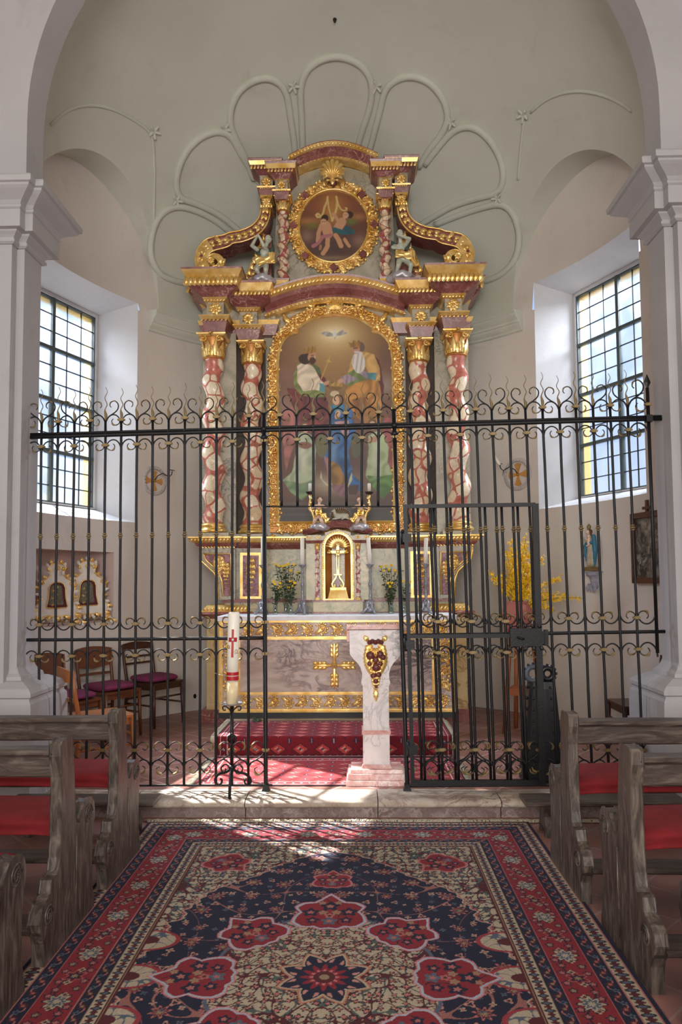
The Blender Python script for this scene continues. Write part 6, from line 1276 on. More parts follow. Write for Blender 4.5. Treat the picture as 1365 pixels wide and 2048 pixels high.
    # medallion
    an = np.arctan2(Y/1.12, X); rad_ = np.sqrt(X*X+(Y/1.12)**2); lob = .44+.028*np.cos(8*an+pi); Md = rad_ < lob; put(rad_ < lob+.016, BLUEG); put(Md, CREAM); vines(Md, 48, .32, '46524e', 11); vines(Md, 40, .24, WINE, 13); scatter(Md, .05, .019, [(1, DK), (.55, 'b56a62')], 15, 4); scatter(Md, .062, .017, [(1, WINE), (.45, CREAM)], 16, 5)
    def palm(px_, py_, r, ang, big=True):
        c, s = cos(ang), sin(ang); u = (X-px_)*c+(Y-py_)*s; v = -(X-px_)*s+(Y-py_)*c; a = np.arctan2(v, u); rr = np.sqrt(u*u+v*v); R_ = r*np.interp(np.abs(a)*180/pi, [0, 6, 16, 30, 46, 64, 80, 98, 116, 134, 150, 165, 180], [1.36, 1.2, 1.0, .90, 1.06, 1.10, .84, .98, 1.12, 1.08, .86, .92, .84])
        put(rr < R_*1.13, 'b86e74'); put(rr < R_*1.08, '9aa0a8' if big else PINK); put(rr < R_, RED)
        M = rr < R_*.9
        put(M & (np.abs(np.sin(a*2.5)*rr/r-.33*np.sin(rr/r*7)) < .05), DK)
        for (du, dv, q, col) in ((.55, 0, .24, NAVY), (.15, .58, .22, NAVY), (.15, -.58, .22, NAVY), (-.45, .0, .2, BLUEG), (-.38, .5, .16, NAVY), (-.38, -.5, .16, NAVY), (.12, .2, .12, TAN), (.12, -.2, .12, TAN), (-.1, 0, .13, PINK), (.8, .25, .1, TAN), (.8, -.25, .1, TAN)):
            e2 = np.sqrt((u-du*r)**2+(v-dv*r)**2); aa = np.arctan2(v-dv*r, u-du*r); RR = q*r*1.25*(.85+.2*np.cos(5*aa)); put(e2 < RR, col); put(e2 < RR*.42, PINK if col != PINK else WINE)
    for (x_, y_, r, a) in ((0, .56, .158, pi/2), (.335, .375, .135, pi*.27), (.50, 0, .145, 0)):
        for sx_ in ((-1, 1) if x_ else (1,)):
            for sy in ((-1, 1) if y_ else (1,)):
                palm(x_*sx_, y_*sy, r, atan2(sin(a)*sy, cos(a)*sx_ if x_ else 0))
    for sy in (-1, 1):
        palm(0, .96*sy, .095, sy*pi/2, False)
        for sx_ in (-1, 1): palm(.61*sx_, 1.21*sy, .115, atan2(-sy, -sx_), False)
    a8 = np.arctan2(Y, X); r8 = np.sqrt(X*X+Y*Y); st = .150+.034*(1-2*np.abs(((a8*8/(2*pi)) % 1)*2-1)); put(r8 < st+.022, 'a86a50'); put(r8 < st+.012, CREAM); put(r8 < st, NAVY); put(r8 < .10*(.8+.2*np.cos(12*a8)), RED); put(r8 < .062*(.8+.2*np.cos(12*a8)), 'b86a6c'); put(r8 < .045, WINE); put(r8 < .02, TAN); vines(r8 > 9, 1, 1, RED, 1)
    ring = (r8 > .10) & (r8 < st-.01); put(ring & (np.abs(np.sin(a8*8)) > .86) & (r8 > .115), 'b07a70')
    # wear and weave
    nz = rng.rand(*X.shape)[..., None]; C *= .82+.32*nz; wv = (.94+.06*np.sin(Y*2*pi/.0115))[..., None]; C *= wv; C = C.clip(0, 1)
    Z = .011+.0015*np.sin(X*6+1)*np.sin(Y*4.1)+.0008*np.sin(X*17)*np.sin(Y*13); Z[:, 0] = Z[:, -1] = 0.001; Z[0] = Z[-1] = .001
    root = empty('persian_carpet', (cx, cy, 0), 'large red and navy patterned carpet with a cream and red medallion, lying in the aisle', 'carpet')
    vmesh('pile', X+cx, Y+cy, Z, C, vcol('carpet_wool', .95, .5, 420), root); m = MB(FRINGE); rnd = random.Random(4)
    for i in range(700):
        x = cx-hw+2*hw*i/519; y = cy+hl; L = rnd.uniform(.04, .075); a = rnd.uniform(-1.3, 1.3); m.tube([(x, y-.004, .008), (x+sin(a)*L*.3, y+L*.35, .013+rnd.uniform(0, .006)), (x+sin(a)*L*.8, y+L*.7, .006+rnd.uniform(0, .008)), (x+sin(a*1.7)*L, y+L*.8, .003)], [.0034, .0038, .0034, .002], None, 4)
    tag(m.build('fringe', root), kind='stuff')
big_carpet()
# ---- red rugs in the chancel ----
def rugpaint(X, Y, hw, hl, base, seed):
    C = np.zeros(X.shape+(3,)); C[:] = np.array(lin(base)[:3]); r = np.random.RandomState(seed)
    d = np.minimum(hw-np.abs(X), hl-np.abs(Y)); U_ = np.where(hw-np.abs(X) < hl-np.abs(Y), Y, X)
    def put(M, c): mix2(C, np.asarray(M, float), c)
    put(d < .012, '2a1418'); put((d > .03) & (d < .036), 'c8a89a'); put((d > .036) & (d < .09) & (np.abs(((U_/.06) % 1)-.5)+np.abs((d-.063)/.06) < .34), '2c2f4c'); put((d > .036) & (d < .09) & (np.abs(((U_/.06) % 1)-.5)+np.abs((d-.063)/.06) < .16), 'd6b8a8'); put((d > .09) & (d < .096), 'c8a89a')
    F_ = d > .11; u = ((X/.19) % 1)-.5; v = ((Y/.13) % 1)-.5; g_ = np.abs(u)*1.0+np.abs(v); put(F_ & (g_ < .40), '2a1a2c'); put(F_ & (g_ < .34), 'a83a38'); put(F_ & (g_ < .2) & (u*v > 0), 'c08a78'); put(F_ & (g_ < .08), '2a2a44'); u2 = (((X+.095)/.19) % 1)-.5; v2 = (((Y+.065)/.13) % 1)-.5; put(F_ & (np.abs(u2) < .04) & (np.abs(v2) < .2), '2c2840'); put(F_ & (np.abs(v2) < .05) & (np.abs(u2) < .12), '2c2840'); put(F_ & (np.abs(u2) < .015) & (np.abs(v2) < .1), 'c08a78')
    C *= .8+.4*r.rand(*X.shape)[..., None]; return C.clip(0, 1)
RUGM = vcol('rug_wool', .95, .5, 420)
# dark runner laid crosswise over the platform, hanging over its front edge
hx, Lr = 1.0, .95; s_ = np.linspace(0, Lr, 170); xs_ = np.linspace(-hx, hx, 420); X, S_ = np.meshgrid(xs_, s_); rx = AX+.02
top_len = .68; yy = np.where(S_ < top_len, 7.07-S_, 0); bend = np.clip((S_-top_len)/.06, 0, 1); Yr = np.where(S_ < top_len, 7.07-S_, 6.39-.022*np.sin(bend*pi/2)); Zr = np.where(S_ < top_len, PZ+.009+.002*np.sin(X*9)*np.sin(S_*14), PZ+.009-.02*(1-np.cos(bend*pi/2))-np.clip(S_-top_len-.03, 0, .135)); Yr = Yr-np.clip(S_-top_len-.18, 0, 1)*1.0
root = empty('altar_step_rug', (rx, 6.4, PZ), 'dark red patterned rug draped over the altar step', 'rug'); vmesh('pile', X+rx, Yr, Zr, rugpaint(X, S_-Lr/2, hx, Lr/2, '6e1420', 5), RUGM, root)
for sgn in (-1, 1):
    m = MB(FRINGE); rnd = random.Random(9+sgn)
    for i in range(110):
        y = 7.06-.66*i/109; L = rnd.uniform(.03, .055); a = rnd.uniform(-.8, .8); x = rx+sgn*hx; m.tube([(x, y, PZ+.010), (x+sgn*L*.5, y+sin(a)*L*.5, PZ+.012), (x+sgn*L, y+sin(a)*L, PZ+.004)], [.0022, .002, .001], None, 4)
    m.build('fringe', root)
X, Y = np.meshgrid(np.linspace(-1.0, 1.0, 420), np.linspace(-.42, .42, 220)); ry = 5.86; root = empty('chancel_floor_rug', (rx, ry, FZ), 'brighter red patterned rug on the tiles between the altar step and the stone threshold', 'rug')
Z = FZ+.009+.0015*np.sin(X*8)*np.sin(Y*9); Z[0] = Z[-1] = FZ+.001; vmesh('pile', X+rx, Y+ry, Z, rugpaint(X, Y, 1.0, .42, '8c2226', 8), RUGM, root)
for sgn in (-1, 1):
    m = MB(FRINGE); rnd = random.Random(77+sgn)
    for i in range(120):
        y = ry-.42+.84*i/119; L = rnd.uniform(.04, .07); a = rnd.uniform(-.8, .8); m.tube([(rx+sgn, y, FZ+.009), (rx+sgn*(1+L*.5), y+sin(a)*L*.5, FZ+.01), (rx+sgn*(1+L), y+sin(a)*L, FZ+.003)], [.0024, .002, .001], None, 4)
    m.build('fringe', root)
m = MB(LEAFM)
# fallen leaf on the altar step
lx_, lz_ = U(516, 1435, 7.1); f = lambda u, v, w: (u, v, PZ+.012+w)
leaf(m, f, (lx_, 7.02), .4, .055, .02, .02, .6); leaf(m, f, (lx_-.01, 7.02), 2.2, .05, .02, .03, .6); leaf(m, f, (lx_, 7.0), 4.0, .04, .016, .025, .6); tag(m.build('fallen_leaf'), 'small green leaf lying on the dark red rug before the altar', 'leaf')
# ================= AMBO =================
YA = 5.46
def A_(px, py, Y=YA): return U(px, py, Y)
acx = A_(753, 1400)[0]; ambo = empty('marble_lectern', (acx, YA+.15, FZ), 'white veined marble lectern with rose marble base and a gilded fruit festoon', 'lectern')
def aw(px): return abs(A_(753+px, 1400)[0]-A_(753, 1400)[0])
z_ = lambda y: A_(753, y)[1]
m = MB(ROSEM); w = aw(62)
for (h, k, ya, yb) in ((0, 1.0, FZ, FZ+.035), (1, .95, FZ+.035, FZ+.075), (2, .86, FZ+.075, FZ+.10)): m.frust(acx-w*k, acx+w*k, YA-.02+.03*h, YA+.36-.03*h, ya, yb, 0, -.006, None, -.004)
m.build('stepped_base', ambo)
m = MB(AMBOM, ROSEM); wl = aw(26.5); m.box(acx-wl*1.02, acx+wl*1.02, YA+.10, YA+.27, FZ+.10, z_(1474), 0); m.frust(acx-wl*1.06, acx+wl*1.06, YA+.09, YA+.28, FZ+.10, FZ+.125, .01, 0, 1, .01); m.frust(acx-wl*1.1, acx+wl*1.1, YA+.085, YA+.285, z_(1474), z_(1466), 0, 0, 1); m.build('lower_shaft', ambo)
P = [(-26.5, 1466), (-26.5, 1376), (-29.5, 1371), (-29.5, 1367), (-27.5, 1360), (-27.5, 1350), (-31, 1338), (-37, 1329), (-45, 1321), (-52.5, 1311), (-53, 1262), (53, 1262), (52.5, 1311), (45, 1321), (37, 1329), (31, 1338), (27.5, 1350), (27.5, 1360), (29.5, 1367), (29.5, 1371), (26.5, 1376), (26.5, 1466)]
m = MB(AMBOM); PP_ = [((-1 if a < 0 else 1)*aw(a)+acx, z_(b)) for a, b in P]; m.prism(PP_, lambda x, z: (x, YA+.10, z), lambda x, z: (x, YA+.26, z)); o = m.build('shaped_upper_shaft', ambo)
m = MB(ROSEM); w = aw(58); zt = z_(1250); zb = z_(1260); m.add([(acx-w, YA-.02+.1, zt), (acx+w, YA+.08, zt), (acx+w, YA+.5, zt-.07), (acx-w, YA+.5, zt-.07), (acx-w, YA+.08, zb), (acx+w, YA+.08, zb), (acx+w, YA+.5, zb-.07), (acx-w, YA+.5, zb-.07)], [(0, 1, 2, 3), (7, 6, 5, 4), (4, 5, 1, 0), (5, 6, 2, 1), (6, 7, 3, 2), (7, 4, 0, 3)], None, False)
m.box(acx-aw(59), acx-aw(52), YA+.14, YA+.42, z_(1286), z_(1258)); m.build('sloping_top', ambo)
m = MB(GOLD, plain('maroon_fruit', '6a3430', .4)); f = planar(YA+.10); x0 = acx+.0
zt_, zb_ = z_(1292), z_(1388)
for k in range(15):
    t = k/14; w = .104*(1-.80*t)*(.85+.3*sin(pi*min(1, t*1.8))); zz = zt_+(zb_-zt_)*t
    for s in (-1, 1):
        leaf(m, f, (x0+s*w*.25, zz), -pi/2+s*(1.0-.3*t), w*.95, w*.27, .028, -s*.7, 0, 6)
        if k % 2: leaf(m, f, (x0, zz), -pi/2+s*.45, w*.95, w*.25, .042, s*.4, 0, 6)
for k in range(5): dome(m, f, (x0+(k-2)*.022, z_(1287)+.008*(k % 2)), .02, .035, 1)
for (dx, y, r) in ((-.038, 1313, .033), (.033, 1311, .029), (.055, 1317, .022), (.0, 1322, .027), (-.045, 1330, .018), (.035, 1330, .02), (.004, 1337, .033), (-.018, 1354, .021), (.02, 1352, .022), (.0, 1365, .019), (.002, 1376, .013)): m.ell((x0+dx, YA+.075, z_(y)), r, r*.8, r, 1, 12, 8)
leaf(m, f, (x0, z_(1380)), -pi/2, .10, .018, .03); leaf(m, f, (x0-.055, z_(1284)), 2.2, .05, .018, .03); leaf(m, f, (x0+.055, z_(1284)), .9, .05, .018, .03); m.build('gilded_festoon', ambo)
# ================= PASCHAL CANDLE =================
YC = 5.16; cxp = U(464, 1500, YC)[0]; stand = empty('iron_candle_stand', (cxp, YC, FZ), 'tall wrought iron stand with three scrolled legs before the grille, holding the paschal candle', 'candle stand')
zc = lambda y: U(464, y, YC)[1]; m = MB(IRON); m.tube([(cxp, YC, zc(1545)), (cxp, YC, zc(1410))], .0125, 0, 8)
m.ell((cxp, YC, zc(1535)), .022, .022, .02)
for s in (-1, 1): m.tube([(cxp, YC, zc(1467)), (cxp+s*.022, YC, zc(1473)), (cxp+s*.026, YC, zc(1480)), (cxp+s*.006, YC, zc(1488))], [.006, .009, .008, .006], 0, 7)
m.tube([(cxp, YC-.014, zc(1465)), (cxp+.018, YC-.02, zc(1472)), (cxp-.006, YC-.022, zc(1480)), (cxp, YC-.014, zc(1489))], .006, 0, 7); m.build('twisted_pole', stand)
for s in (-1, 1):
    L = [(464+s*2, 1538), (464+s*12, 1545), (464+s*25, 1549), (464+s*33, 1556), (464+s*36, 1566), (464+s*31, 1574), (464+s*24, 1571), (464+s*23, 1564), (464+s*27, 1562)]; m = MB(IRON); pts = spl([U(a, b, YC) for a, b in L]); pts = [(x, YC+.055*min(1, i/len(pts)*1.6), max(z, FZ+.012)) for i, (x, z) in enumerate(pts)]; m.tube(pts, .0095, 0, 8, .6)
    sp = spl([U(464+s*a, b, YC) for a, b in ((3, 1540), (9, 1530), (17, 1530), (22, 1537), (18, 1544), (12, 1541), (13, 1536))]); m.tube([(x, YC, z) for x, z in sp], [.006*(1-.5*i/len(sp)) for i in range(len(sp))], 0, 6); m.build('scrolled_leg', stand)
m = MB(IRON); m.tube([(cxp, YC-.01, zc(1538)), (cxp, YC-.05, zc(1542)), (cxp-.002, YC-.075, FZ+.05), (cxp-.003, YC-.07, FZ+.018), (cxp-.003, YC-.05, FZ+.012)], .0105, 0, 8); m.build('scrolled_leg', stand)
for s in (-1, 1): m = MB(IRON); sp = spl([U(464+s*a, b, YC) for a, b in ((1, 1430), (4, 1420), (12, 1413), (18, 1414), (17, 1420), (12, 1420))]); m.tube([(x, YC, z) for x, z in sp], .0045, 0, 6); m.build('bracket_scroll', stand)
m = MB(PEWT, IRON); cz = zc(1408); n = 36; rows = []
for r_, dz in ((.012, -.014), (.05, -.006), (.068, 0), (.076, .006), (.072, .008), (.04, .0), (.01, .0)): rows.append([(cxp+r_*(1+(.04 if r_ > .06 and j % 2 else 0))*cos(2*pi*j/n), YC+r_*(1+(.04 if r_ > .06 and j % 2 else 0))*sin(2*pi*j/n), cz+dz) for j in range(n)])
m.grid(rows, 0, True, True, True); m.build('drip_plate', stand)
pc_ = empty('paschal_candle', (cxp, YC, cz+.002), 'thick white paschal candle with a red wax cross and red bands on the iron stand', 'candle'); ctop = zc(1223); H_ = ctop-cz-.002; lean = .0135; rc = .0405
def cl(t, a, dr=0.0): return (cxp+lean*t+(rc+dr)*sin(a), YC-(rc+dr)*cos(a), cz+.002+H_*t)
def csect(m, t0, t1, a0, a1, dr, mat=0):
    m.grid([[cl(t, a, dr) for a in np.linspace(a0, a1, 14)] for t in (t0, (t0+t1)/2, t1)], mat); m.grid([[cl(t0, a, 0), cl(t0, a, dr)] for a in np.linspace(a0, a1, 14)], mat); m.grid([[cl(t1, a, 0), cl(t1, a, dr)] for a in np.linspace(a0, a1, 14)], mat); m.grid([[cl(t, a0, 0), cl(t, a0, dr)] for t in (t0, t1)], mat); m.grid([[cl(t, a1, 0), cl(t, a1, dr)] for t in (t0, t1)], mat)
n = 28; m = MB(WAX, WAXC); m.grid([[cl(t, 2*pi*j/n) for j in range(n)] for t in (0, .24)], 1, True, True, True); m.grid([[cl(t, 2*pi*j/n) for j in range(n)] for t in (.24, .6, .975)]+[[cl(.995, 2*pi*j/n, -.008) for j in range(n)], [cl(.985, 2*pi*j/n, -.03) for j in range(n)]], 0, True, True, True); x, y, z = cl(.985, 0, -.04); m.tube([(x, y, z-.004), (x+.002, y, z+.012)], .002, IRON, 5); m.build('wax_body', pc_)
def ty(y): return (1407-y)/(1407-1223.0)
m = MB(REDX); csect(m, ty(1314), ty(1258), -.13, .24, .003); csect(m, ty(1283), ty(1274.5), -.62, .75, .0035); m.build('red_cross', pc_)
m = MB(REDX); csect(m, ty(1350), ty(1343.5), -pi, pi, .0025); csect(m, ty(1360), ty(1352), -pi, pi, .0025); m.build('red_band', pc_)
m = MB(BRASS, SILV); c = cl(ty(1279), .06, .006); m.ell(c, .010, .004, .010, 1); m.build('wreath_disc', pc_)
m = MB(BRASS)
A1 = [(.012, -.018), (-.004, -.006), (-.013, .004), (-.008, .014), (.0, .010), (.006, -.002), (.014, -.014)]; m.tube([cl(ty(1293)+dz/H_*1.0, -.62+dx/rc, .002) for dx, dz in [(.010, .012), (-.002, -.012), (-.012, -.008), (-.012, .006), (-.003, .012), (.010, -.012)]], .0022, 0, 5); m.tube([cl(ty(1303)+dz/H_, .70+dx/rc, .002) for dx, dz in [(-.012, -.012), (-.004, -.011), (-.010, .002), (-.005, .014), (.005, .014), (.010, .002), (.004, -.011), (.012, -.012)]], .0022, 0, 5); m.build('gold_letter', pc_)
m = MB(FRINGE); x0_, z0_ = U(429, 1345, 5.33); x1_, z1_ = cl(ty(1351), -1.2)[0], cl(ty(1351), 0)[2]; m.tube([(x0_, 5.31, z0_), ((x0_+x1_)/2, 5.24, (z0_+z1_)/2-.006), (x1_, YC-.01, z1_)], .0014, 0, 5); tag(m.build('candle_tie_thread'), 'thin pale thread tying the paschal candle to a grille bar', 'thread')
# ================= CHAIRS =================
def chair(kind, x, y, rot, mat, lab, cush=None, clab=None, tilt=0):
    r = empty('wooden_chair', (0, 0, 0), lab, 'chair'); W_, D_, SH = .21, .205, .45
    def leg(pts, r_): m = MB(mat); m.tube(pts, r_, 0, 6); m.build('leg', r)
    for s in (-1, 1): leg([(s*(W_-.01), -D_-.02, 0), (s*(W_-.015), -D_, SH-.02)], [.014, .021]); 
    for s in (-1, 1): leg([(s*(W_-.02), D_+.05, 0), (s*(W_-.02), D_, SH*.6), (s*(W_-.02), D_, SH), (s*(W_-.015), D_+.035, .64), (s*(W_-.005), D_+.06, .82)], [.015, .018, .019, .017, .013])
    m = MB(mat); m.box(-W_, W_, -D_-.02, D_+.01, SH-.02, SH); m.box(-W_+.02, W_-.02, -D_+.005, -D_+.025, SH-.075, SH-.02); m.box(-W_+.02, W_-.02, D_-.03, D_-.01, SH-.075, SH-.02)
    for s in (-1, 1): m.box(s*(W_-.03)-.01, s*(W_-.03)+.01, -D_+.02, D_-.02, SH-.075, SH-.02)
    m.build('seat', r); m = MB(mat)
    for s in (-1, 1): m.tube([(s*(W_-.015), -D_, .22), (s*(W_-.02), D_+.02, .22)], .010, 0, 6)
    m.tube([(-W_+.02, D_+.02, .26), (W_-.02, D_+.02, .26)], .010, 0, 6); m.tube([(-W_+.02, -D_, .30), (W_-.02, -D_, .30)], .010, 0, 6); m.build('stretcher', r)
    def slat(z0, z1, bow, name):
        m = MB(mat); rows = []
        for i in range(11):
            u = -1+i/5; xx = u*(W_-.012); yb = D_+.03+.16*(z0-.62)+bow*(1-u*u); yt = D_+.03+.16*(z1-.62)+bow*(1-u*u); zt = z1+(.02*(1-u*u) if z1 > .81 else 0); zb = z0-(.03*(1-abs(u)) if kind == 'solid' and z1 > .81 else 0); rows.append([(xx, yb, zb), (xx, yt, zt), (xx, yt+.014, zt), (xx, yb+.014, zb)])
        m.grid(rows, 0, True, False, True); m.build(name, r)
    if kind == 'solid': slat(.655, .825, .035, 'backrest'); slat(.565, .59, .025, 'back_slat')
    elif kind == 'ladder': slat(.765, .825, .02, 'backrest'); slat(.68, .70, .02, 'back_slat'); slat(.61, .63, .02, 'back_slat')
    else: slat(.73, .82, .03, 'backrest'); slat(.58, .61, .02, 'back_slat')
    r.location = (x, y, FZ); r.rotation_euler = (0, 0, rot)
    if cush:
        c = MB(cush); n = 30; rows = []
        for k in range(9):
            a = -pi/2+pi*k/8; rr = .165+.045*cos(a); rows.append([((rr*(abs(cos(2*pi*j/n))**.6)*(1 if cos(2*pi*j/n) > 0 else -1))*1.03, (rr*(abs(sin(2*pi*j/n))**.6)*(1 if sin(2*pi*j/n) > 0 else -1)), .030+.029*sin(a)+(.004*sin(6*pi*j/n))) for j in range(n)])
        c.grid(rows, 0, True, True, True); o = c.build('seat_pad'); o.location = (x, y, FZ+SH+.002); o.rotation_euler = (0, 0, rot); tag(o, clab, 'cushion')
    return r
# rot: chair faces -y when 0; +x when pi/2
chair('ladder', -2.16, 7.83, rad(58), CHD, 'dark ladder-back chair by the left wall, nearest the altar', CUSH, 'purple seat pad on the ladder-back chair nearest the altar')
chair('solid', -2.43, 7.22, rad(55), CHW, 'brown chair with a solid curved backrest, middle of the left wall row', CUSH, 'purple seat pad on the middle chair with solid backrest')
chair('solid', -2.60, 6.60, rad(66), CHW, 'brown solid-back chair at left, mostly hidden behind the pier base', CUSH, 'purple seat pad on the solid-back chair nearest the pier')
chair('plain', -2.06, 5.86, rad(128), CHL, 'lighter orange-brown chair seen from behind, standing by the left pier base')
chair('plain', 2.36, 6.32, rad(-90), CHD, 'dark wooden chair by the right wall, half hidden behind the right pier base')
# ================= RELIQUARIES IN THE NICHE =================
na_, nb_, nn, nz0, nz1 = NICHE; td = (nb_-na_).normalized()
def reliquary(px, lab, yb=1238, ht=122):
    # stands inside the niche; find its foot along the niche back
    d = ray(px, 1200); best = None
    for k in np.linspace(0, 1, 200):
        p = na_+(nb_-na_)*k+nn*.14
        e = abs(p.x*d.y-p.y*d.x)
        if best is None or e < best[0]: best = (e, p)
    p = best[1]; sc = ht*p.y/F; fw = -nn; r = empty('reliquary', (p.x, p.y, nz0), lab, 'reliquary'); T_ = (Vector((td.x, td.y, 0))*1.0+Vector((1.0, 0, 0))).normalized(); O = Vector((p.x, p.y, nz0)); Nn = Vector((T_.y, -T_.x, 0))
    f = lambda u, v, w: tuple(O+T_*u*1.18+Vector((0, 0, v))+Nn*w)
    half = [(.0, 1.0), (.07, .98), (.12, .93), (.10, .86), (.09, .80), (.15, .74), (.22, .69), (.25, .60), (.24, .50), (.22, .42), (.25, .33), (.30, .26), (.29, .20), (.27, .15), (.31, .06), (.38, .02), (.34, -.0), (.26, .04), (.20, .10), (.12, .13), (.06, .11), (0, .12)]
    PO = [(-a*sc, b*sc) for a, b in half]+[(a*sc, b*sc) for a, b in reversed(half[1:-1])]
    inn = [(0, .70), (.07, .695), (.12, .66), (.145, .60), (.15, .5), (.155, .42), (.175, .32), (.19, .26), (.165, .235), (0, .23)]; inn = [(p*.74, .46+(q-.46)*.9) for p, q in inn]; PI_ = [(-a*sc, b*sc) for a, b in inn]+[(a*sc, b*sc) for a, b in reversed(inn[1:-1])]
    m = MB(plain('ivory_paint', 'ece4d8', .5, 0, .15) if not bpy.data.materials.get('ivory_paint') else bpy.data.materials['ivory_paint'], GOLD); 
    m.prism(PO, lambda a, b: f(a, b, -.02), lambda a, b: f(a, b, .02), 0)
    m.tube([f(a*.97, b, .022) for a, b in PO[1:]+PO[:1]], .009, 1, 6, closed=True)
    for i in range(0, len(PO), 1):
        a, b = PO[i]; g_ = lambda u, v, w: f(u, v, .02+w); leaf(m, g_, (a*.9, b*.99), atan2(b-.45*sc, a)+.6, .055, .014, .02, -.9, 1 if i % 2 else 0, 5)
    spiral(m, lambda u, v, w: f(u, v, .02+w), (0, .9*sc), 0, .028, 1.2, 1, .007, .014, 1)
    for s in (-1, 1): spiral(m, lambda u, v, w: f(u, v, .02+w), (s*.27*sc, .06*sc), 0, .03, 1.2, s, .008, .014, 1); spiral(m, lambda u, v, w: f(u, v, .02+w), (s*.2*sc, .66*sc), 0, .022, 1.2, -s, .007, .014, 1)
    m.build('rococo_frame', r); m = MB(plain('maroon_velvet', '5c1f28', .8) if not bpy.data.materials.get('maroon_velvet') else bpy.data.materials['maroon_velvet'], plain('olive_relic_cloth', '77705a', .7, 0, .5, 60) if not bpy.data.materials.get('olive_relic_cloth') else bpy.data.materials['olive_relic_cloth'], GOLD)
    m.prism(PI_, lambda a, b: f(a, b, -.0), lambda a, b: f(a, b, .022), 0); m.prism([(a*.74-.008, .30*sc+(b-.25*sc)*.80) for a, b in PI_], lambda a, b: f(a, b, .02), lambda a, b: f(a, b, .026), 1); m.tube([f(a, b, .024) for a, b in PI_+PI_[:1]], .006, 2, 6)
    for k in range(6): spiral(m, lambda u, v, w: f(u, v, .026+w), ((-.06+.05*(k % 2))*sc, (.3+.06*k)*sc), k, .012, 1.1, 1, .003, .003, 2)
    m.build('relic_panel', r); m = MB(DKW); m.box(O.x-.1, O.x+.1, O.y-.03, O.y+.03, nz0, nz0+.0); 
reliquary(113, 'white and gold rococo reliquary frame in the wall niche, the left one'); reliquary(175, 'white and gold rococo reliquary frame in the wall niche, the right one')
# ================= WALL ITEMS =================
def wallframe(px, py):
    t, z, p = wallhit(px, py); n = Enorm(t); T_ = Vector((-n.y, n.x, 0)); 
    if T_.x < 0: T_ = -T_
    O = Vector(p); return O, T_, n, (lambda u, v, w: tuple(O+T_*u+Vector((0, 0, v))+n*w))
def medallion(px, py, rpx, lab, mir, candle):
    O, T_, n, f = wallframe(px, py); R_ = rpx*O.y/F; r = empty('consecration_cross', tuple(O), lab, 'wall cross')
    m = MB(STUC); 
    rows = [[f(R_*k*cos(a), R_*k*sin(a), w) for a in [2*pi*j/40 for j in range(40)]] for k, w in ((.80, .004), (.82, .02), (.9, .03), (.98, .022), (1.0, .0))]; m.grid(rows, 0, True)
    for j in range(24): a = 2*pi*j/24; leaf(m, lambda u, v, w: f(u, v, .018+w), (R_*.9*cos(a), R_*.9*sin(a)), a+pi/2+.4, R_*.26, R_*.08, .022, .3, None, 5)
    m.build('leaf_wreath', r); m = MB(OCHRE)
    for k in range(4):
        a = k*pi/2+.0; c, s = cos(a), sin(a); P = [(.04, -.06), (.25, -.10), (.45, -.17), (.60, -.25), (.68, -.12), (.70, 0), (.68, .12), (.60, .25), (.45, .17), (.25, .10), (.04, .06)]; m.prism([(R_*(u*c-v*s), R_*(u*s+v*c)) for u, v in P], lambda u, v: f(u, v, .0), lambda u, v: f(u, v, .008), 0)
    m.build('painted_cross', r); m = MB(IRON, BRASS); k = mir
    m.ell(f(0, 0, .01), .016, .016, .016, 1); m.tube([f(0, 0, .01), f(.0, .05, .06), f(k*.035, .08, .11), f(k*.07, .055, .14), f(k*.09, .04, .15), f(k*.12, .07, .16), f(k*.13, .11, .16)], .0055, 0, 6); m.tube([f(k*.09, .04, .15), f(k*.10, -.02, .155)], [.005, .002], 0, 5); m.tube([f(k*.13-.03, .12, .16), f(k*.13+.03, .12, .16)], .005, 0, 5); m.build('candle_arm', r)
    if candle: m = MB(WAX); a = Vector(f(k*.13, .11, .16)); b = Vector(f(k*.13-.07, .22, .16)); m.tube([tuple(a), tuple(b)], .017, 0, 12); tag(m.build('tilted_candle'), 'short white candle tilting left on the right wall cross arm', 'candle')
medallion(308, 962, 30, 'stucco wreath with an ochre cross and iron arm, left of the altar', 1, False); medallion(1037, 949, 33, 'stucco wreath with an ochre cross and iron arm, right of the altar', -1, True)
# Madonna on a console
O, T_, n, f = wallframe(1192, 1143); k = O.y/F; con = empty('wall_console', tuple(O), 'bluish grey stucco console on the right wall carrying the statue', 'console'); m = MB(CONS)
rows = []
for r_, z in ((.004, -36), (5, -34), (8, -30), (10, -24), (11, -16), (13, -11), (18, -8), (19, -5), (17, -4), (21, -2), (21, 0), (1, 0)): rows.append([f(r_*k*cos(a), z*k, max(0, r_*k*.95*sin(a))) for a in [pi*j/16 for j in range(17)]])
m.grid(rows, 0, caps=True); m.build('shelf', con)
m = MB(CONS)
for u in (-.6, 0, .6): leaf(m, lambda a, b, w: f(a, b, .05+w), (u*.05, -.12), -pi/2+u*.5, .09, .022, .03)
m.build('carved_leaves', con)
st = empty('madonna_statue', f(0, .003, .055), 'painted statue of a crowned woman with a child and sceptre, on the right wall console', 'statue'); q = lambda x, y, w=0.0: f((x-1190)*k, (1143-y)*k, .055+w)
m = MB(DKW, LEAFG); m.obox(q(1190, 1140), tuple(T_*15*k), tuple(n*.05), (0, 0, 2*k), 1); m.obox(q(1190, 1136), tuple(T_*12*k), tuple(n*.04), (0, 0, 2*k), 1); m.build('base', st)
m = MB(CREAMP)
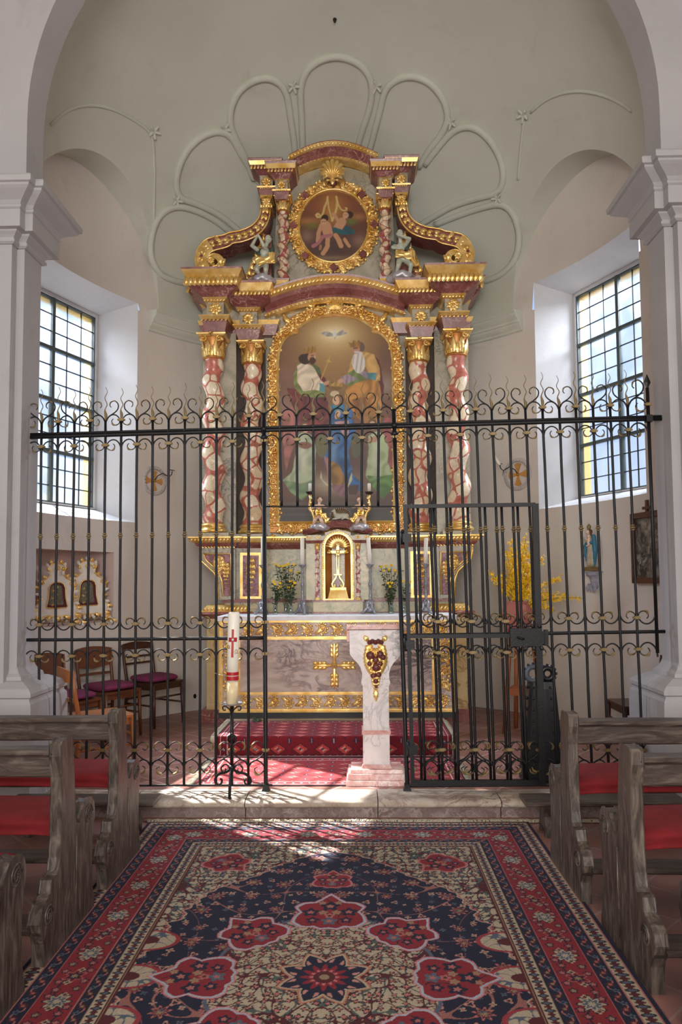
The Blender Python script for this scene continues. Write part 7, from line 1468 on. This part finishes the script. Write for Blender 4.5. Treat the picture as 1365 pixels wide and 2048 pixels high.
for (a, b, r0, r1) in (((1190, 1128), (1191, 1098), 9, 7.5), ((1191, 1098), (1190, 1078), 7.5, 6.5), ((1190, 1078), (1188, 1070), 6.5, 3), ((1194, 1128), (1196, 1105), 7, 6)): m.cap(q(*a), q(*b), r0*k, r1*k, None, 12)
m.cap(q(1182, 1084, .01), q(1178, 1076, .03), 3*k, 2.6*k); smooth_join(m.build('cream_robe', st), .006, 3)
m = MB(BLUE)
for (a, b, r0, r1) in (((1182, 1088, .015), (1178, 1112, .015), 4, 3), ((1182, 1092, .03), (1184, 1122, .03), 4, 2), ((1200, 1074, 0), (1203, 1104, 0), 4.5, 5), ((1203, 1104, 0), (1200, 1130, 0), 5, 2.5), ((1186, 1092, .035), (1198, 1086, .03), 2.5, 3)): m.cap(q(*a), q(*b), r0*k, r1*k, None, 10)
smooth_join(m.build('blue_mantle', st), .006, 3)
m = MB(SKIN); m.ell(q(1186, 1065, .01), 4.0*k, 4.0*k, 5.2*k); m.cap(q(1187, 1070), q(1187, 1074), 2*k, 2.4*k); m.ell(q(1186, 1065.5, .035), 1*k, 1*k, 1.2*k)
m.cap(q(1178, 1076, .03), q(1176, 1069, .04), 1.6*k, 1.2*k); m.ell(q(1176, 1067, .04), 1.6*k, 1.3*k, 2*k); smooth_join(m.build('face_and_hands', st), .0035, 2)
m = MB(SKIN); m.ell(q(1194, 1074, .035), 3.2*k, 3.2*k, 3.8*k); m.cap(q(1194, 1079, .035), q(1193, 1087, .035), 3*k, 3.2*k); m.cap(q(1191, 1081, .045), q(1187, 1078, .05), 1.3*k, 1*k); m.cap(q(1196, 1089, .04), q(1190, 1093, .05), 1.8*k, 1.2*k); smooth_join(m.build('child', st), .0035, 2)
m = MB(HAIR); m.ell(q(1188, 1064, -.01), 4.6*k, 4.4*k, 5.2*k); m.cap(q(1191, 1066, -.005), q(1193, 1074, 0), 2.5*k, 2*k); m.build('hair', st)
m = MB(LEAFG, GOLD); m.lathe(q(1187, 1060), [(3.4*k, 0), (3.2*k, 2*k), (4.6*k, 6*k), (3.4*k, 9*k), (.6*k, 11*k), (.6*k, 13*k)], 0, 12); m.build('crown', st)
m = MB(REDX, GOLD); m.tube([q(1177, 1070, .05), q(1172, 1057, .05)], 1.0*k, 0, 6); m.ell(q(1171.5, 1056, .05), 1.7*k, None, None, 1); m.build('sceptre', st)
# framed picture and small crucifix beyond the right pier
O, T_, n, f = wallframe(1291, 1098); k = O.y/F; a = wallhit(1273, 1100)[0]; w_ = .20; h_ = .36; pic = empty('framed_picture', tuple(O), 'dark brown framed grey print on the right wall, cut off by the pier', 'picture')
xl = -(Vector(wallhit(1273, 1100)[2])-O).length; m = MB(FRW)
for (u0, u1, v0, v1) in ((xl, xl+.05, -.31, .33), (xl+.42, xl+.47, -.31, .33), (xl, xl+.47, -.31, -.26), (xl, xl+.47, .28, .33)): m.obox(f((u0+u1)/2, (v0+v1)/2, .035), tuple(T_*(u1-u0)/2), tuple(n*.02), (0, 0, (v1-v0)/2))
m.build('frame', pic); m = MB(marble('grey_print', '3c3a38', '9c968c', '24201e', 9, .12, .3, 1)); m.obox(f(xl+.235, .01, .025), tuple(T_*.20), tuple(n*.006), (0, 0, .285)); m.build('print', pic)
O, T_, n, f = wallframe(1299, 1022); m = MB(FRW); m.obox(f(0, -.02, .02), tuple(T_*.014), tuple(n*.01), (0, 0, .12)); m.obox(f(0, .03, .022), tuple(T_*.06), tuple(n*.01), (0, 0, .012)); tag(m.build('wall_crucifix'), 'small dark wooden cross above the framed picture, by the right pier', 'cross')
# vent hole near the altar
O, T_, n, f = wallframe(389, 1392); m = MB(IRON); m.grid([[f(r_*cos(a), r_*sin(a)*1.3, w) for a in [2*pi*j/14 for j in range(14)]] for r_, w in ((.02, .012), (.012, .014), (.001, .004))], 0, True); tag(m.build('wall_outlet'), 'small black round outlet low on the wall left of the altar', 'outlet')
# ================= FLOWER STAND =================
YF = 7.38; fx = U(1041, 1300, YF)[0]; fs = empty('flower_stand', (fx, YF, FZ), 'tall orange-brown wooden stand holding the pot of yellow branches', 'plant stand'); zt = FZ+.93
for (dx, dy) in ((-.17, -.10), (.17, -.10), (-.02, .14)): m = MB(STW); m.tube([(fx+dx*1.15, YF+dy*1.2, FZ), (fx+dx*.62, YF+dy*.7, zt-.02)], .021, 0, 4); m.build('leg', fs)
m = MB(STW); m.prism([(fx-.145, YF-.10), (fx+.145, YF-.10), (fx+.02, YF+.13), (fx-.05, YF+.13)], lambda x, y: (x, y, FZ+.40), lambda x, y: (x, y, FZ+.43)); m.box(fx-.13, fx+.13, YF-.105, YF-.085, FZ+.36, FZ+.41); m.build('shelf', fs)
m = MB(STW); m.lathe((fx, YF, zt-.02), [(.01, 0), (.15, 0), (.155, .01), (.15, .022), (.01, .022)], 0, 28); m.build('top_plate', fs)
m = MB(TERR); pz = zt+.003; px_ = fx-.02
m.lathe((px_, YF, pz), [(.02, .0), (.09, .0), (.10, .02), (.135, .12), (.15, .20), (.14, .26), (.11, .30), (.10, .315), (.108, .33), (.10, .335), (.085, .315), (.01, .25)], 0, 28)
tag(m.build('terracotta_pot'), 'rounded terracotta pot on the wooden stand, holding the yellow branches', 'pot')
fo = empty('forsythia_branches', (px_, YF, pz+.30), 'tall spray of yellow forsythia branches in the terracotta pot right of the altar', 'branches'); rnd = random.Random(12)
BR = [(985, 1157), (981, 1140), (988, 1170), (1000, 1150), (1013, 1100), (1012, 1125), (1022, 1078), (1020, 1110), (1030, 1092), (1034, 1120), (1042, 1085), (1044, 1110), (1054, 1072), (1055, 1090), (1060, 1105), (1062, 1130), (1066, 1110), (1068, 1150), (1074, 1125), (1086, 1114), (1125, 1158), (1120, 1160), (1168, 1197), (1140, 1190), (1133, 1202), (1112, 1222), (1105, 1216), (1098, 1185), (1005, 1140), (1026, 1140), (1048, 1130), (1056, 1150), (1038, 1150), (1070, 1180)]
for i, (bx, by) in enumerate(BR):
    dy = rnd.uniform(-.22, .16); ex, ez = U(bx, by, YF+dy); s0 = Vector((px_+rnd.uniform(-.05, .05), YF+rnd.uniform(-.05, .05), pz+.24)); e = Vector((ex, YF+dy, ez)); mid = s0*.5+e*.5+Vector((-(ex-px_)*.12, 0, .10*(1 if by > 1150 else .3))); pts = []
    for k in range(13): t = k/12; pts.append(s0*(1-t)**2+mid*2*t*(1-t)+e*t*t)
    m = MB(STEMB); m.tube([tuple(p) for p in pts], [.0045*(1-.7*k/12) for k in range(13)], 0, 5); br = m.build('branch', fo)
    m = MB(ROSEY); L = (e-s0).length
    for k in range(int(62*L)+12):
        t = rnd.uniform(.28, 1.0); c = pts[min(11, int(t*12))].lerp(pts[min(12, int(t*12)+1)], t*12-int(t*12))+Vector([rnd.gauss(0, .012) for _ in range(3)]); a0 = rnd.uniform(0, 6.3); ax_ = Vector([rnd.uniform(-1, 1) for _ in range(3)]).normalized(); u = ax_.orthogonal().normalized(); v = ax_.cross(u)
        for j in range(4): d = u*cos(a0+j*pi/2)+v*sin(a0+j*pi/2); w = ax_.cross(d); m.add([tuple(c), tuple(c+d*.012+w*.006+ax_*.004), tuple(c+d*.023+ax_*.008), tuple(c+d*.012-w*.006+ax_*.004)], [(0, 1, 2, 3)])
    tag(m.build('blossoms', br, recalc=False), kind='stuff')
# ================= BLACK CARRIER =================
Yk = 5.62; bx0 = U(1082, 1450, Yk)[0]; ht = U(1082, 1362, Yk)[1]-FZ; bb = empty('black_folded_barrier', (bx0, Yk, FZ), 'black studded tapering plastic carrier with a grey top ring, behind the open gate', 'carrier')
m = MB(BLK); rows = []
for t, wx, wy in ((0, .152, .10), (.03, .155, .105), (.5, .125, .085), (.93, .098, .07), (1, .09, .062)): rows.append([(bx0-.0+.01*t+a*wx, Yk+b*wy, FZ+ht*t) for a, b in ((-1, -.7), (-.8, -1), (.8, -1), (1, -.7), (1, .7), (.8, 1), (-.8, 1), (-1, .7))])
m.grid(rows, 0, True, False, True)
for k in range(9):
    for s in (-1, 1): z = FZ+ht*(k+.5)/9; w = .150-.055*(k+.5)/9; m.ell((bx0+s*w*.62, Yk-.098+.035*(k/9), z), .012, .012, .010, None, 8, 5); m.ell((bx0+s*w, Yk-.02, z), .012, .02, .012, None, 8, 5)
m.build('ribbed_body', bb); m = MB(GRYP, BLK)
for cx_, r_, mm in ((-.045, .052, 0), (.06, .042, 1)):
    m.tube([(bx0+cx_+r_*cos(a), Yk, FZ+ht+.055+r_*sin(a)) for a in [2*pi*j/24 for j in range(24)]], .022, mm, 8, closed=True)
    for j in range(12): a = 2*pi*j/12; m.ell((bx0+cx_+(r_+.022)*cos(a), Yk, FZ+ht+.055+(r_+.022)*sin(a)), .011, .014, .011, 1, 8, 5)
m.build('top_ring', bb)
